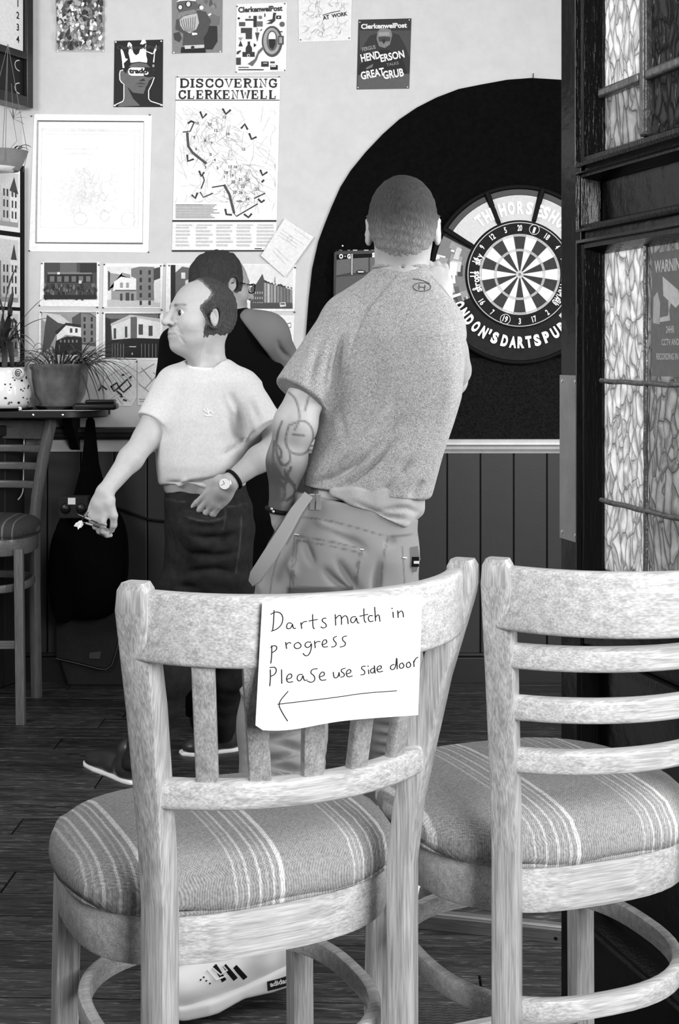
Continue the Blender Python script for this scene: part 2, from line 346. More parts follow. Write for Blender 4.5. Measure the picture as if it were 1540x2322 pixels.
# black arched backing board on the back wall, carpet behind the board, wainscot, rails
arch = [(690, 995), (692, 850), (694, 760), (700, 680), (708, 610), (722, 548), (738, 505), (752, 470), (772, 425), (795, 388), (830, 345), (868, 305), (905, 272), (945, 245), (990, 222), (1040, 203), (1090, 193), (1150, 182), (1205, 178), (1272, 182), (1340, 192), (1420, 216), (1500, 262), (1570, 330), (1640, 430), (1680, 540), (1700, 700), (1702, 995)]
ar = obj('trim_1', MB().prism(arch, 0, .012, W), M['black_felt'], kind='structure')
obj('backing_carpet', MB().prism([(690, 995), (692, 812), (1702, 812), (1702, 995)], .012, .016, W), M['carpet'], ar)
k = MB()
for x in range(-13, 10):
    x0 = 1013+x*75.3
    k2 = MB(); a, b = x0+1.2, x0+75.3-1.2
    if x0+75 < 60: continue
    a = max(a, 52)
    prof = [W(a, 1024, .001), W(b, 1024, .001)]
    w2 = MB(); xa, xb = W(a, 0)[0], W(b, 0)[0]; zt, zb = W(0, 1024)[2], .03
    cxm, wdt = (xa+xb)/2, xb-xa
    w2.box((cxm, DW-.011, (zt+zb)/2), (wdt, .018, zt-zb))
    if x == -13: wn = obj('trim_2', MB().box(((XC+1.9)/2, DW-.001, (zt+zb)/2), (1.9-XC, .002, zt-zb)), M['skirting'], kind='structure')
    obj('wainscot_board', w2, M['wainscot'], wn, bev=.003)
def rail(name, x0, x1, yt, yb, dep, m):
    # moulded dado rail: nosing on top, cove below
    xa, xb = W(x0, 0)[0], W(x1, 0)[0]; zt, zb = W(0, yt)[2], W(0, yb)[2]; h = zt-zb
    pr = [(0, 0), (0, h), (dep*.9, h), (dep, h*.9), (dep, h*.62), (dep*.75, h*.5), (dep*.7, h*.3), (dep*.4, h*.12), (dep*.35, 0)]
    mb = MB().loft([[(x, DW-.004-q, zb+z) for q, z in pr] for x in (xa, xb)])
    return obj(name, mb, m, kind='structure', smooth=40)
rail('trim_3', 380, 1702, 995, 1027, .05, M['rail_bright'])
rail('trim_4', 52, 380, 968, 996, .05, M['rail_dark'])
mb = MB().box(((XC+1.9)/2, DW-.03, .055), (1.9-XC, .028, .11)); mb.box(((XC+1.9)/2, DW-.028, .118), (1.9-XC, .018, .016))
obj('baseboard_back', mb, M['skirting'], kind='structure', bev=.004)

ws = bpy.data.objects.new('trim_5', None); C.objects.link(ws); ws['kind'] = 'structure'
for i in range(10):
    u0 = .0+i*.142; uc = u0+.071
    obj('wainscot_board', MB().box((XC+wl[1]*.013-wl[0]*uc, DW-wl[0]*.013-wl[1]*uc, .545), (.139, .018, 1.07), rz=ang), M['wainscot'], ws, bev=.003)
obj('rail', MB().box((XC+wl[1]*.02-wl[0]*.7, DW-wl[0]*.02-wl[1]*.7, 1.075), (1.4, .035, .045), rz=ang), M['rail_dark'], ws, bev=.006)
# ------------------------------------------------------------------ door leaf with leaded, pebbled glass
DX, DY = .462, 2.85
door = bpy.data.objects.new('door_1', None); door.location = (DX, DY, 0); door.rotation_euler = (0, 0, math.atan2(-.961, .276)); C.objects.link(door); door['kind'] = 'structure'
def D(t, z, off): return (t, -off, z)             # door coordinates: along the leaf, height, towards the room
def slab(mb, t0, t1, z0, z1, y0, y1): return mb.box(((t0+t1)/2, -(y0+y1)/2, (z0+z1)/2), (t1-t0, y1-y0, z1-z0))
mb = MB(); slab(mb, 0, .095, .005, 2.3, -.045, 0); slab(mb, .70, .80, .005, 2.3, -.045, 0)
slab(mb, .095, .70, 2.2, 2.3, -.045, 0); slab(mb, .095, .70, .80, .93, -.045, -.004); slab(mb, .095, .70, .005, .24, -.045, -.002)
slab(mb, .095, .70, 1.600, 1.634, -.045, -.006); slab(mb, .095, .70, 1.750, 1.775, -.045, -.006)
obj('door_frame', mb, M['black_gloss'], door, local=True, bev=.003)
mb = MB(); slab(mb, .1, .70, 1.62, 1.75, -.035, -.028); obj('upper_panel', mb, M['black_gloss'], door, local=True)
mb = MB(); slab(mb, .1, .70, .24, .80, -.035, -.026); obj('lower_panel', mb, M['black_gloss'], door, local=True)
def mould(t0, t1, z0, z1, wd=.034, h=.012, wz=None):
    wz = wz or wd
    # picture-frame moulding: stepped beads on four sides
    mb = MB(); pr = [(0, 0), (0, h), (wd*.22, h*1.3), (wd*.32, h*.7), (wd*.6, h*.8), (wd*.72, h*.1), (wd, -.018), (wd, -.026), (0, -.026)]
    rings = []
    for (ct, cz, dt, dz) in ((t0, z0, 1, 1), (t1, z0, -1, 1), (t1, z1, -1, -1), (t0, z1, 1, -1)):
        rings.append([(ct+dt*a, -b, cz+dz*a*wz/wd) for a, b in pr])
    mb.loft(rings, closed=True)
    return obj('moulding', mb, M['black_mould'], door, local=True, smooth=35)
mould(.095, .70, 1.762, 2.2, .058, .014, .028); mould(.095, .70, 1.632, 1.752, .034, .012, .02); mould(.095, .70, .93, 1.615, .056, .012, .030); mould(.095, .70, .24, .80, .03, .010)
def pane(t0, t1, z0, z1, m, n=14):
    mb = MB(); rnd = np.random.rand(99)*6
    nt_, nz = max(3, int((t1-t0)/.012)), max(3, int((z1-z0)/.012)); vs = []; fs = []
    for j in range(nz+1):
        for i in range(nt_+1):
            t = t0+(t1-t0)*i/nt_; z = z0+(z1-z0)*j/nz
            edge = min(i, nt_-i, j, nz-j) > 0
            q = .0016*(math.sin(t*170+rnd[0]+2*math.sin(z*60+rnd[1]))*math.sin(z*95+rnd[2]+2*math.sin(t*90)))*edge
            vs.append((t, .026-q-.0, z))
    for j in range(nz):
        for i in range(nt_):
            a = j*(nt_+1)+i; fs.append((a, a+1, a+nt_+2, a+nt_+1))
    mb.add(vs, fs); nb = len(vs)
    o = obj('glass_pane', mb, m, door, local=True, smooth=80, fixn=False)
    s = o.modifiers.new('Solidify', 'SOLIDIFY'); s.thickness = .004; s.offset = 0
    return o
TV = .328; TV2 = .56
ZL = [.93, 1.095, 1.332, 1.585]
for j in range(3):
    pane(.150, TV, ZL[j], ZL[j+1], M['glass_pale']); pane(TV, TV2, ZL[j], ZL[j+1], M['glass_grey']); pane(TV2, .66, ZL[j], ZL[j+1], M['glass_grey'])
ZU = [1.79, 1.903, 2.2]
for j in range(2):
    pane(.150, TV, ZU[j], ZU[j+1], M['glass_pale' if j else 'glass_grey']); pane(TV, TV2, ZU[j], ZU[j+1], M['glass_dark']); pane(TV2, .66, ZU[j], ZU[j+1], M['glass_dark'])
def came(a, b, wd, nm='lead_came', m='lead'):
    mb = MB(); (t0, z0), (t1, z1) = a, b; n = 24; pts = []
    L = math.hypot(t1-t0, z1-z0)
    for i in range(n+1):
        f = i/n; pts.append((t0+(t1-t0)*f+math.sin(i*1.7)*.0008, -.0+.018+math.sin(i*2.3)*.0006, z0+(z1-z0)*f+math.cos(i*1.3)*.0008))
    mb.tube(pts, wd, 6); obj(nm, mb, M[m], door, local=True, smooth=60)
came((TV, .93), (TV, 1.6), .0052); came((TV2, .93), (TV2, 1.6), .0052)
for z in (1.095, 1.332): came((.145, z+.001), (.66, z-.004), .0055)
def bar(t0, t1, z0, z1):
    mb = MB(); slab(mb, t0, t1, z0, z1, -.03, -.008); obj('glazing_bar', mb, M['lead'], door, local=True, bev=.005)
bar(TV-.010, TV+.012, 1.79, 2.2); bar(TV2-.01, TV2+.01, 1.79, 2.2); bar(.15, TV-.010, 1.893, 1.912); bar(TV+.012, .66, 1.893, 1.912)
mb = MB(); slab(mb, -.001, .087, 1.003, 1.343, 0.0005, .0025); pl = obj('finger_plate', mb, M['steel'], door, local=True, bev=.0007, label='steel finger plate')
for t in (.012, .074):
    for z in (1.33, 1.017):
        mb = MB().lathe([(.0001, .0022), (.003, .0018), (.0042, 0)], (0, 0, 0), 12, 'y'); mb.v = [(a+t, b-.0026+.0, e+z) for a, b, e in mb.v]
        obj('screw', mb, M['chrome'], pl, local=True, smooth=40)
# notices stuck on the glass
def DF(t, z, off): return (t, .0215-off, z)
def doortxt(mb, s, t, z, size, width, col, bold=.03):
    v, f, wd = text2d(s, 1, bold, 'CENTER'); sx = width/wd
    mb.add([DF(t+a*sx, z+b*size, .0006) for a, b in v], f, col)
st = tag(obj('warning_sticker', MB(), M['paper']), None); C.objects.unlink(st); bpy.data.objects.remove(st)
def dworld(q):
    a = door.rotation_euler[2]; ca, sa = math.cos(a), math.sin(a)
    return (DX+q[0]*ca-q[1]*sa, DY+q[0]*sa+q[1]*ca, q[2])
def dobj(name, mb, m, parent=None):
    mb.v = [dworld(q) for q in mb.v]; return obj(name, mb, m, parent)
st = dobj('warning_sticker', MB().prism([(.345, 1.345), (.47, 1.345), (.47, 1.572), (.345, 1.572)], 0, .0005, DF, col=g(120)), M['print'])
tag(st, 'grey camera warning sticker with pale lettering on the door glass', 'sticker')
mb = MB(); doortxt(mb, 'WARNING', .409, 1.536, .030, .108, g(205))
cam_p = [(.385, 1.527), (.440, 1.500), (.449, 1.478), (.432, 1.468), (.388, 1.492)]
mb.prism(cam_p, .0004, .0008, DF, col=g(215))
mb.prism([(.405, 1.482), (.415, 1.478), (.405, 1.455), (.372, 1.452), (.372, 1.444), (.412, 1.446)], .0004, .0008, DF, col=g(205))
mb.prism([(.352, 1.49), (.366, 1.50), (.376, 1.478), (.374, 1.44), (.35, 1.443)], .0004, .0008, DF, col=g(190))
for s_, z, wd, h in (('24HR', 1.424, .03, .018), ('CCTV AND', 1.402, .062, .016), ('RECORDING IN USE', 1.376, .10, .016)): doortxt(mb, s_, .412, z, h, wd, g(200), .02)
dobj('lettering', mb, M['print'], st)
st2 = dobj('framed_notice', MB().prism([(.468, 1.385), (.60, 1.385), (.60, 1.575), (.468, 1.575)], 0, .001, DF, col=g(12)), M['print'])
tag(st2, 'black bordered white notice at the right edge of the door glass', 'notice')
mb = MB().prism([(.474, 1.425), (.594, 1.425), (.594, 1.555), (.474, 1.555)], .001, .0014, DF, col=g(235)); mb.prism([(.474, 1.393), (.594, 1.393), (.594, 1.418), (.474, 1.418)], .001, .0014, DF, col=g(235))
mb.prism([(.474, 1.56), (.594, 1.56), (.594, 1.570), (.474, 1.570)], .001, .0014, DF, col=g(235))
dobj('notice_panel', mb, M['print'], st2)

# low wooden threshold with metal strip, ribbed mat
th = thing('threshold_bar', 'low wooden threshold bar with a metal strip lying beside the door', 'threshold', (.3, 3.28, 0), math.atan2(-.083, .325))
obj('bar', MB().box((-.02, 0, .019), (.52, .045, .038)), M['stool_x'], th, local=True, bev=.003)
obj('metal_strip', MB().box((-.02, -.012, .0395), (.52, .012, .004)), M['steel'], th, local=True, bev=.001)
mb = MB().lathe([(.0001, .001), (.004, .001), (.0045, 0)], (.22, -.0232, .016), 12, 'y'); obj('screw_hole', mb, M['black'], th, local=True)
mt = thing('door_mat', 'ribbed dark rubber mat on the floor between the two front stools', 'mat', (.27, 2.72, 0), -.06)
obj('backing', MB().box((0, 0, .009), (.36, .34, .005)), M['tread'], mt, local=True)
mb = MB()
for i in range(30):
    y = -.163+i*.0112; mb.tube([(-.175+j*.0117, y+(.0022 if j % 2 else -.0022), .0125) for j in range(31)], .0030, 5)
obj('ribs', mb, M['tread'], mt, local=True, smooth=60, kind='stuff')
#@@POSTERS
# ------------------------------------------------------------------ posters and photographs pinned on the back wall
def poster(name, label, cat, quad, v, group=None, off=.003, fn=W):
    """sheet of paper; quad = corners in wall px (TL, TR, BR, BL)"""
    mb = MB().prism(quad, off-.0022, off, fn, col=g(v))
    o = obj(name, mb, M['print']); return tag(o, label, cat, group)
LAY = .0004
def layer(parent, name, polys, off=.0034, fn=W, m='print'):
    """flat print: polys = [(grey, [pts])...] stacked in order"""
    mb = MB()
    for i, (v, pts) in enumerate(polys):
        if len(pts) == 2: (a, b), (c, d) = pts; pts = [(a, b), (c, b), (c, d), (a, d)]
        mb.add([fn(x, y, off+.00006*i) for x, y in pts], [tuple(range(len(pts)))], g(v))
    return obj(name, mb, M[m], parent, fixn=False, kind='stuff')
def pins(parent, pts, m='pin', r=.0042, off=.003):
    for x, y in pts:
        c = W(x, y, off); mb = MB().lathe([(.0001, .005), (r*.7, .0045), (r, .002), (r*.8, 0)], c, 10, 'y')
        obj('pin', mb, M[m], parent, smooth=50)
def lines(parent, name, strokes, wd, v, off=.0042, fn=W):
    mb = MB()
    for i, s in enumerate(strokes): ribbon(mb, s, wd, fn, off+.00002*(i % 5), g(v), .3)
    return obj(name, mb, M['print'], parent, fixn=False, kind='stuff')
def words(parent, name, items, off=.0044, fn=W):
    mb = MB()
    for it in items:
        s, x, y, size, v = it[:5]; kw = it[5] if len(it) > 5 else {}
        addtext(mb, s, x, y, size, fn, off, g(v), **kw)
    return obj(name, mb, M['print'], parent, fixn=False, kind='stuff')
def ell(cx, cy, rx, ry, n=18, a0=0, a1=2*pi):
    return [(cx+rx*math.cos(a0+(a1-a0)*i/n), cy+ry*math.sin(a0+(a1-a0)*i/n)) for i in range(n+(0 if abs(a1-a0-2*pi) < 1e-6 else 1))]
R = random.Random(3)
def scatter(x0, y0, x1, y1, n, lo, hi, smin, smax):
    out = []
    for _ in range(n):
        x, y = R.uniform(x0, x1), R.uniform(y0, y1); s = R.uniform(smin, smax); v = R.uniform(lo, hi); k = R.random(); a = R.random()*6
        nn = 3+int(k*5); pts = []
        for i in range(nn):
            t = a+2*pi*i/nn; q = s*R.uniform(.5, 1.1); pts.append((min(max(x+q*math.cos(t), x0), x1), min(max(y+q*1.4*math.sin(t), y0), y1)))
        out.append((v, pts))
    return out
# 1 crowded collage poster (top cut by the frame)
p = poster('poster', 'busy grey collage poster at top left of the wall', 'poster', [(128, -45), (238, -45), (237, 118), (127, 118)], 175)
layer(p, 'collage', scatter(130, -43, 235, 115, 420, 25, 250, 3, 8)+[(60, [(150+i*9, 112), (146+i*9, 96), (154+i*9, 98)]) for i in range(5)])
pins(p, [(131, 117), (235, 116)], 'clip')
# 2 crowned head
p = poster('poster', 'black poster of a head with a white crown and visor', 'poster', [(260, 93), (370, 90), (369, 243), (258, 243)], 14)
def q2(pts): return [(240+x/10.267, 80+y/10.267) for x, y in pts]
layer(p, 'portrait', [(100, q2([(300, 1620), (440, 1500), (440, 1130), (330, 1050), (325, 850), (400, 815), (470, 900), (520, 760), (620, 660), (800, 640), (960, 670), (1020, 740), (1120, 800), (1110, 980), (1060, 1080), (940, 1200), (880, 1370), (640, 1360), (500, 1200), (640, 1480), (800, 1640), (300, 1670)])),
    (18, q2([(500, 1200), (640, 1340), (900, 1370), (960, 1180), (1010, 1060), (1120, 980), (1150, 1000), (1040, 1200), (1000, 1480), (1100, 1600), (1050, 1660), (830, 1650), (640, 1480)])),
    (18, q2([(520, 745), (900, 745), (1100, 760), (1140, 960), (1000, 985), (880, 960), (560, 955), (500, 860)])),
    (245, q2([(600, 750), (900, 755), (905, 790), (870, 850), (890, 950), (600, 948), (540, 920), (515, 850), (540, 780)])),
    (245, q2(ell(945, 880, 52, 45))),
    (245, q2([(345, 340), (375, 325), (410, 380), (460, 540), (520, 560), (420, 660), (440, 760), (395, 770), (380, 600)])),
    (245, q2([(520, 175), (560, 165), (610, 220), (620, 330), (650, 420), (705, 470), (770, 430), (800, 340), (850, 295), (900, 300), (940, 200), (945, 480), (970, 570), (960, 645), (780, 620), (580, 645), (560, 540), (530, 420), (545, 300), (500, 270)])),
    (245, q2([(800, 210), (850, 105), (915, 105), (950, 180), (860, 220)])), (245, q2([(1180, 230), (1195, 320), (1150, 400), (1130, 640), (1100, 630), (1130, 420), (1090, 450), (1130, 340)])),
    (245, q2([(940, 365), (1090, 420), (1085, 450), (940, 385)])), (150, q2(ell(1110, 715, 28, 35))), (60, q2([(700, 1130), (800, 1100), (960, 1140), (880, 1150), (800, 1140)])), (45, q2([(770, 1060), (880, 1010), (930, 1060), (850, 1075)])), (60, q2([(720, 1180), (920, 1190), (820, 1215)]))])
lines(p, 'outline', [q2([(400, 815), (340, 830), (325, 900), (330, 1040), (370, 1100), (425, 1140), (425, 1480), (400, 1540), (190, 1640)]), q2([(1130, 990), (1080, 1130), (1000, 1290), (1000, 1480), (1050, 1540), (1330, 1630)])], 2.2, 240)
words(p, 'lettering', [('trado', 293, 166.5, 15, 20, dict(width=42, bold=.05)), ('ClerkenwelPost', 266, 112, 12, 62, dict(width=97, bold=.02))], off=.0052)
pins(p, [(263, 96), (366, 94), (261, 240), (366, 239)], 'clip')
# 3 bearded figure
p = poster('poster', 'grey poster of a bearded figure in goggles carrying a sack', 'poster', [(390, -45), (505, -45), (504, 119), (391, 122)], 128)
def q3(pts): return [(380+x/5.5, y/5.5) for x, y in pts]
layer(p, 'figure', scatter(440, -30, 500, 20, 24, 60, 170, 3, 7)+[
    (40, q3([(470, 320), (620, 330), (625, 520), (560, 620), (470, 620), (440, 450)])), (75, q3([(110, 250), (380, 130), (480, 150), (540, 260), (500, 400), (450, 480), (460, 560), (190, 570), (200, 420), (100, 370)])),
    (62, q3([(75, 420), (150, 400), (180, 480), (150, 530), (90, 500)])), (20, q3([(175, 590), (470, 600), (480, 660), (165, 662)])), (200, q3([(210, 570), (460, 560), (455, 600), (220, 615)])), (60, q3(ell(315, 597, 24, 24))), (30, q3(ell(315, 597, 12, 12))),
    (90, q3([(120, 40), (200, -20), (340, -10), (390, 80), (340, 150), (150, 170), (120, 100)])), (235, q3([(110, 30), (180, -30), (330, -30), (360, 20), (260, 10), (170, 15)])),
    (20, q3(ell(160, 95, 36, 38))), (215, q3(ell(160, 95, 24, 28))), (20, q3(ell(262, 55, 40, 42))), (215, q3(ell(262, 55, 26, 32))),
    (130, q3([(105, 230), (150, 160), (240, 140), (340, 120), (370, 160), (300, 180), (220, 190), (140, 245)])), (185, q3([(150, 250), (200, 210), (270, 190), (370, 170), (395, 290), (360, 370), (280, 420), (200, 380), (160, 320)])),
    (235, q3(ell(425, 100, 26, 26))), (110, q3([(540, 170), (650, 210), (640, 300), (600, 330), (540, 310)])), (235, q3([(500, 190), (540, 165), (550, 185), (520, 205)])), (235, q3([(305, 410), (370, 415), (375, 435), (310, 445)]))])
lines(p, 'beard', [q3([(170+i*30, 250-i*6), (190+i*25, 330), (230+i*16, 400)]) for i in range(7)], 1.4, 105, off=.0070)
pins(p, [(395, 120), (500, 118)], 'clip', off=.005)
# 4 the "10" cover
p = poster('poster', 'white cover poster of shapes forming a large number ten', 'poster', [(537, 10), (651, 6), (649, 162), (534, 166)], 234)
def q4(pts): return [(380+x/5.5, y/5.5) for x, y in pts]
def r4(v, a, b, c, d): return (v, q4([(a, b), (c, b), (c, d), (a, d)]))
layer(p, 'shapes', [r4(62, 915, 350, 1055, 415), r4(62, 975, 350, 1055, 490), r4(40, 1000, 520, 1030, 580), (45, q4([(975, 600), (1000, 560), (1030, 560), (1055, 600), (1055, 650), (1088, 650), (1088, 712), (935, 712), (935, 650), (975, 650)])),
    (75, q4(ell(1305, 520, 130, 195, 28))), (160, q4(ell(1300, 515, 105, 165, 28))), (95, q4(ell(1305, 510, 70, 130, 24))), (235, q4(ell(1305, 470, 45, 70, 20))), (30, q4([(1265, 490), (1345, 490), (1345, 560), (1310, 620), (1270, 590)])), (190, q4(ell(1010, 695, 20, 20))), (30, q4(ell(1012, 697, 10, 10))),
    r4(70, 970, 238, 1075, 262), r4(45, 1072, 200, 1115, 342), r4(100, 1110, 268, 1188, 335), r4(80, 893, 278, 970, 330), (40, q4(ell(890, 232, 15, 14))), (110, q4(ell(1027, 215, 14, 14))), (120, q4(ell(1158, 220, 24, 22))), r4(60, 1208, 172, 1222, 214), (50, q4([(1320, 160), (1360, 165), (1345, 200), (1345, 260), (1300, 300), (1230, 302), (1290, 270), (1235, 262), (1310, 240)])),
    r4(35, 1355, 198, 1418, 240), (225, q4(ell(1387, 220, 10, 10))), (95, q4(ell(1430, 306, 33, 33))), (70, q4([(1093, 408), (1148, 408), (1120, 525)])), (120, q4([(1115, 350), (1124, 350), (1122, 405), (1116, 405)])), (40, q4([(1150, 388), (1180, 358), (1175, 385)])), (30, q4([(1077, 540), (1112, 565), (1077, 595)])), (150, q4([(880, 470), (945, 470), (910, 510)])), (45, q4([(912, 510), (940, 582), (885, 582)])),
    (55, q4([(860, 680), (870, 645), (915, 628), (915, 645), (880, 680)])), r4(60, 857, 722, 915, 812), (100, q4([(1130, 640), (1180, 590), (1210, 600), (1140, 680), (1110, 760), (1060, 830), (1000, 800), (1090, 740)])), r4(45, 1170, 770, 1262, 835), r4(190, 1195, 785, 1245, 796), r4(50, 1283, 770, 1338, 792), r4(25, 1283, 815, 1375, 873), r4(220, 1290, 820, 1352, 838), r4(80, 1380, 450, 1450, 560), r4(160, 1395, 470, 1430, 540), r4(35, 1390, 393, 1435, 405), r4(90, 885, 838, 1015, 850), r4(60, 885, 866, 1200, 880)])
words(p, 'masthead', [('ClerkenwelPost', 541, 29, 17, 35, dict(width=100, bold=.03, rot=.04))], off=.0062)
pins(p, [(538, 15), (646, 9), (536, 164), (646, 160)], 'pin', .003)
# 5 pale sketch poster
p = poster('poster', 'pale pencil sketch poster lettered in black, cut by the top edge', 'poster', [(676, -50), (799, -50), (796, 92), (678, 96)], 226)
st = []
for i in range(70):
    x, y = R.uniform(685, 785), R.uniform(-10, 86)
    if 732 < x < 792 and 20 < y < 48: continue
    a = R.uniform(0, 6); s = [(x, y)]
    for k_ in range(4): a += R.uniform(-1, 1); s.append((s[-1][0]+4*math.cos(a), s[-1][1]+4*math.sin(a)))
    st.append([(min(max(u, 681), 793), min(v, 90)) for u, v in s])
lines(p, 'sketch', st, .8, 165)
lines(p, 'rule', [[(732, 35), (752, 29), (771, 25)]], 2, 90)
words(p, 'lettering', [('AT', 733, 46, 13, 25, dict(width=15, bold=.03, rot=.2)), ('WORK', 753, 41, 12, 25, dict(width=36, bold=.03, rot=.16))])
pins(p, [(682, 91), (792, 87)], 'pin', .003)
# 6 dark cover with slanted lettering
p = poster('poster', 'dark cover poster with slanted white lettering above the arch', 'poster', [(813, 45), (933, 42), (928, 201), (809, 203)], 40)
def q6(pts): return [(660+x/5.31, y/5.31) for x, y in pts]
layer(p, 'portrait', [(66, q6([(820, 370), (1440, 370), (1430, 700), (1380, 560), (1300, 420), (1160, 380), (950, 430), (830, 620)])), (84, q6([(805, 905), (1425, 890), (1420, 1065), (800, 1075)])), (18, q6([(810, 900), (830, 780), (960, 700), (1080, 600), (1170, 600), (1340, 690), (1400, 890)])), (120, q6([(1040, 390), (1070, 350), (1130, 340), (1200, 360), (1220, 420), (1190, 540), (1130, 580), (1060, 560), (1030, 470)])), (60, q6([(1050, 450), (1120, 440), (1200, 450), (1190, 500), (1060, 505)])), (150, q6([(1060, 390), (1180, 385), (1190, 430), (1055, 435)])), (30, q6([(1090, 480), (1140, 470), (1130, 520), (1110, 530)])), (110, q6([(900, 820), (990, 770), (980, 810), (910, 840)]))])
words(p, 'lettering', [('ClerkenwelPost', 819, 66, 15, 225, dict(width=104, bold=.04, rot=.03)), ('FERGUS', 822, 117, 11, 150, dict(width=31, bold=.02, rot=.2, vs=1.1)), ('HEND', 820, 141, 24, 232, dict(width=44, bold=.03, rot=.2)), ('ERSON', 864, 141, 23, 232, dict(width=55, bold=.03, rot=.2)), ('TALKS', 877, 151, 9, 130, dict(width=28, bold=.02, rot=.18)), ('GREAT', 820, 181, 24, 232, dict(width=54, bold=.03, rot=.2)), ('GRUB', 870, 180, 25, 232, dict(width=47, bold=.03, rot=.16))]+[(t, 817+i*18.5, 194, 4, 115, dict(width=12)) for i, t in enumerate(['ooooo', 'oooo', 'oooo', 'ooooo', 'oooo', 'ooo'])], off=.0056)
pins(p, [(816, 51), (928, 46), (812, 199), (924, 198)], 'clip', .003)
# 7 the big district map
p = poster('poster', 'tall white district map poster with two-line black slab heading', 'poster', [(400, 172), (636, 172), (626, 573), (390, 569)], 234)
SER = {'D': [[(.08, 1), (.08, 0)], [(.0, 1), (.4, 1), (.62, .86), (.7, .5), (.62, .14), (.4, 0), (0, 0)]], 'I': [[(.2, 1), (.2, 0)], [(.03, 1), (.37, 1)], [(.03, 0), (.37, 0)]],
    'S': [[(.56, .72), (.5, .93), (.3, 1), (.1, .9), (.07, .72), (.18, .57), (.45, .45), (.58, .28), (.5, .08), (.3, 0), (.1, .06), (.04, .28)], [(.56, 1), (.56, .7)], [(.04, .3), (.04, 0)]],
    'C': [[(.62, .7), (.52, .93), (.34, 1), (.12, .87), (.04, .5), (.12, .13), (.34, 0), (.55, .08), (.64, .28)], [(.62, 1), (.62, .68)]], 'O': [[(.36, 1), (.12, .86), (.04, .5), (.12, .14), (.36, 0), (.6, .14), (.68, .5), (.6, .86), (.36, 1)]],
    'V': [[(.1, 1), (.36, 0), (.62, 1)], [(0, 1), (.22, 1)], [(.5, 1), (.74, 1)]], 'E': [[(.12, 1), (.12, 0)], [(0, 1), (.58, 1), (.58, .76)], [(.12, .52), (.42, .52)], [(.42, .64), (.42, .4)], [(0, 0), (.6, 0), (.6, .26)]],
    'R': [[(.12, 1), (.12, 0)], [(0, 1), (.4, 1), (.56, .9), (.58, .74), (.5, .58), (.36, .52), (.12, .52)], [(.36, .52), (.52, .1), (.58, 0), (.7, 0)], [(0, 0), (.26, 0)]], 'N': [[(.12, 0), (.12, 1), (.56, 0), (.56, 1)], [(0, 0), (.24, 0)], [(0, 1), (.14, 1)], [(.44, 1), (.68, 1)]],
    'G': [[(.62, .72), (.5, .94), (.34, 1), (.12, .87), (.04, .5), (.12, .13), (.34, 0), (.5, .03), (.62, .12), (.62, .42)], [(.42, .42), (.72, .42)], [(.62, 1), (.62, .7)]], 'L': [[(.12, 1), (.12, 0)], [(0, 1), (.26, 1)], [(0, 0), (.58, 0), (.58, .3)]],
    'K': [[(.12, 1), (.12, 0)], [(.58, 1), (.14, .42)], [(.26, .56), (.6, 0)], [(0, 1), (.24, 1)], [(0, 0), (.24, 0)], [(.46, 1), (.7, 1)], [(.48, 0), (.72, 0)]], 'W': [[(.1, 1), (.28, 0), (.46, .8), (.64, 0), (.82, 1)], [(0, 1), (.22, 1)], [(.7, 1), (.94, 1)]]}
def slabtext(mb, s, x0, x1, ybase, h, wd, v, fn=W, off=.0045):
    wid = {'I': .42, 'W': .96}; tot = sum(wid.get(c, .74)+.12 for c in s)-.12; sx = (x1-x0)/tot; x = x0
    for c in s:
        for k_, stq in enumerate(SER[c]):
            pts = [(x+a*sx, ybase-b*h) for a, b in stq]; vert = len(stq) == 2 and abs(stq[0][0]-stq[1][0]) < .01 and abs(stq[0][1]-stq[1][1]) > .9
            ribbon(mb, pts, wd*(1.5 if vert else (1.25 if len(stq) > 4 else .8)), fn, off+.00003*k_, g(v), .25)
        x += (wid.get(c, .74)+.12)*sx
mb = MB(); slabtext(mb, 'DISCOVERING', 410, 629, 198, 18, 3.1, 22); slabtext(mb, 'CLERKENWELL', 406, 628, 224, 18, 3.1, 22); obj('heading', mb, M['print'], p, fixn=False)
layer(p, 'rules', [(150, [(399, 174), (636, 176)]), (60, [(398, 226.5), (634, 228.5)]), (55, [(391, 499), (627, 503.5)]), (50, [(390, 567), (603, 571)])]+[(150, [(400+a*46, 510), (436+a*46, 511.5)]) for a in range(5)]+[(196, [(399+a*46, 514+b*8), (R.uniform(424, 438)+a*46, 518.5+b*8)]) for a in range(5) for b in range(6)]+[(30, [(578, 563), (594, 565)])]+[(150, [(399, 464+i*3.6), (R.uniform(475, 501), 466+i*3.6)]) for i in range(9)]+[(110, [(399, 464), (459, 466)])])
st = []
for i in range(150):
    x, y = R.uniform(396, 622), R.uniform(240, 488)
    if y > 458 and x < 508: continue
    a = R.choice([.4, .5, 2.0, 2.1, 1.2])+R.uniform(-.3, .3); s = [(x, y)]
    for k_ in range(4): a += R.uniform(-.25, .25); L_ = R.uniform(4, 14); s.append((min(max(s[-1][0]+L_*math.cos(a), 396), 624), min(max(s[-1][1]+L_*math.sin(a), 238), 458)))
    st.append(s)
lines(p, 'streets', st, .8, 198)
st = []
for i in range(170):
    t = R.random()*6.28; r_ = math.sqrt(R.random()); x, y = (488+55*r_*math.cos(t), 318+55*r_*math.sin(t)) if i % 2 else (545+48*r_*math.cos(t), 420+50*r_*math.sin(t))
    a = R.choice([.5, 2.1])+R.uniform(-.4, .4); s = [(x, y)]
    for k_ in range(3): a += R.uniform(-.4, .4); s.append((s[-1][0]+6*math.cos(a), s[-1][1]+6*math.sin(a)))
    st.append(s)
lines(p, 'district', st, .8, 158)
def q7(pts): return [(x/2.2, y/2.2) for x, y in pts]
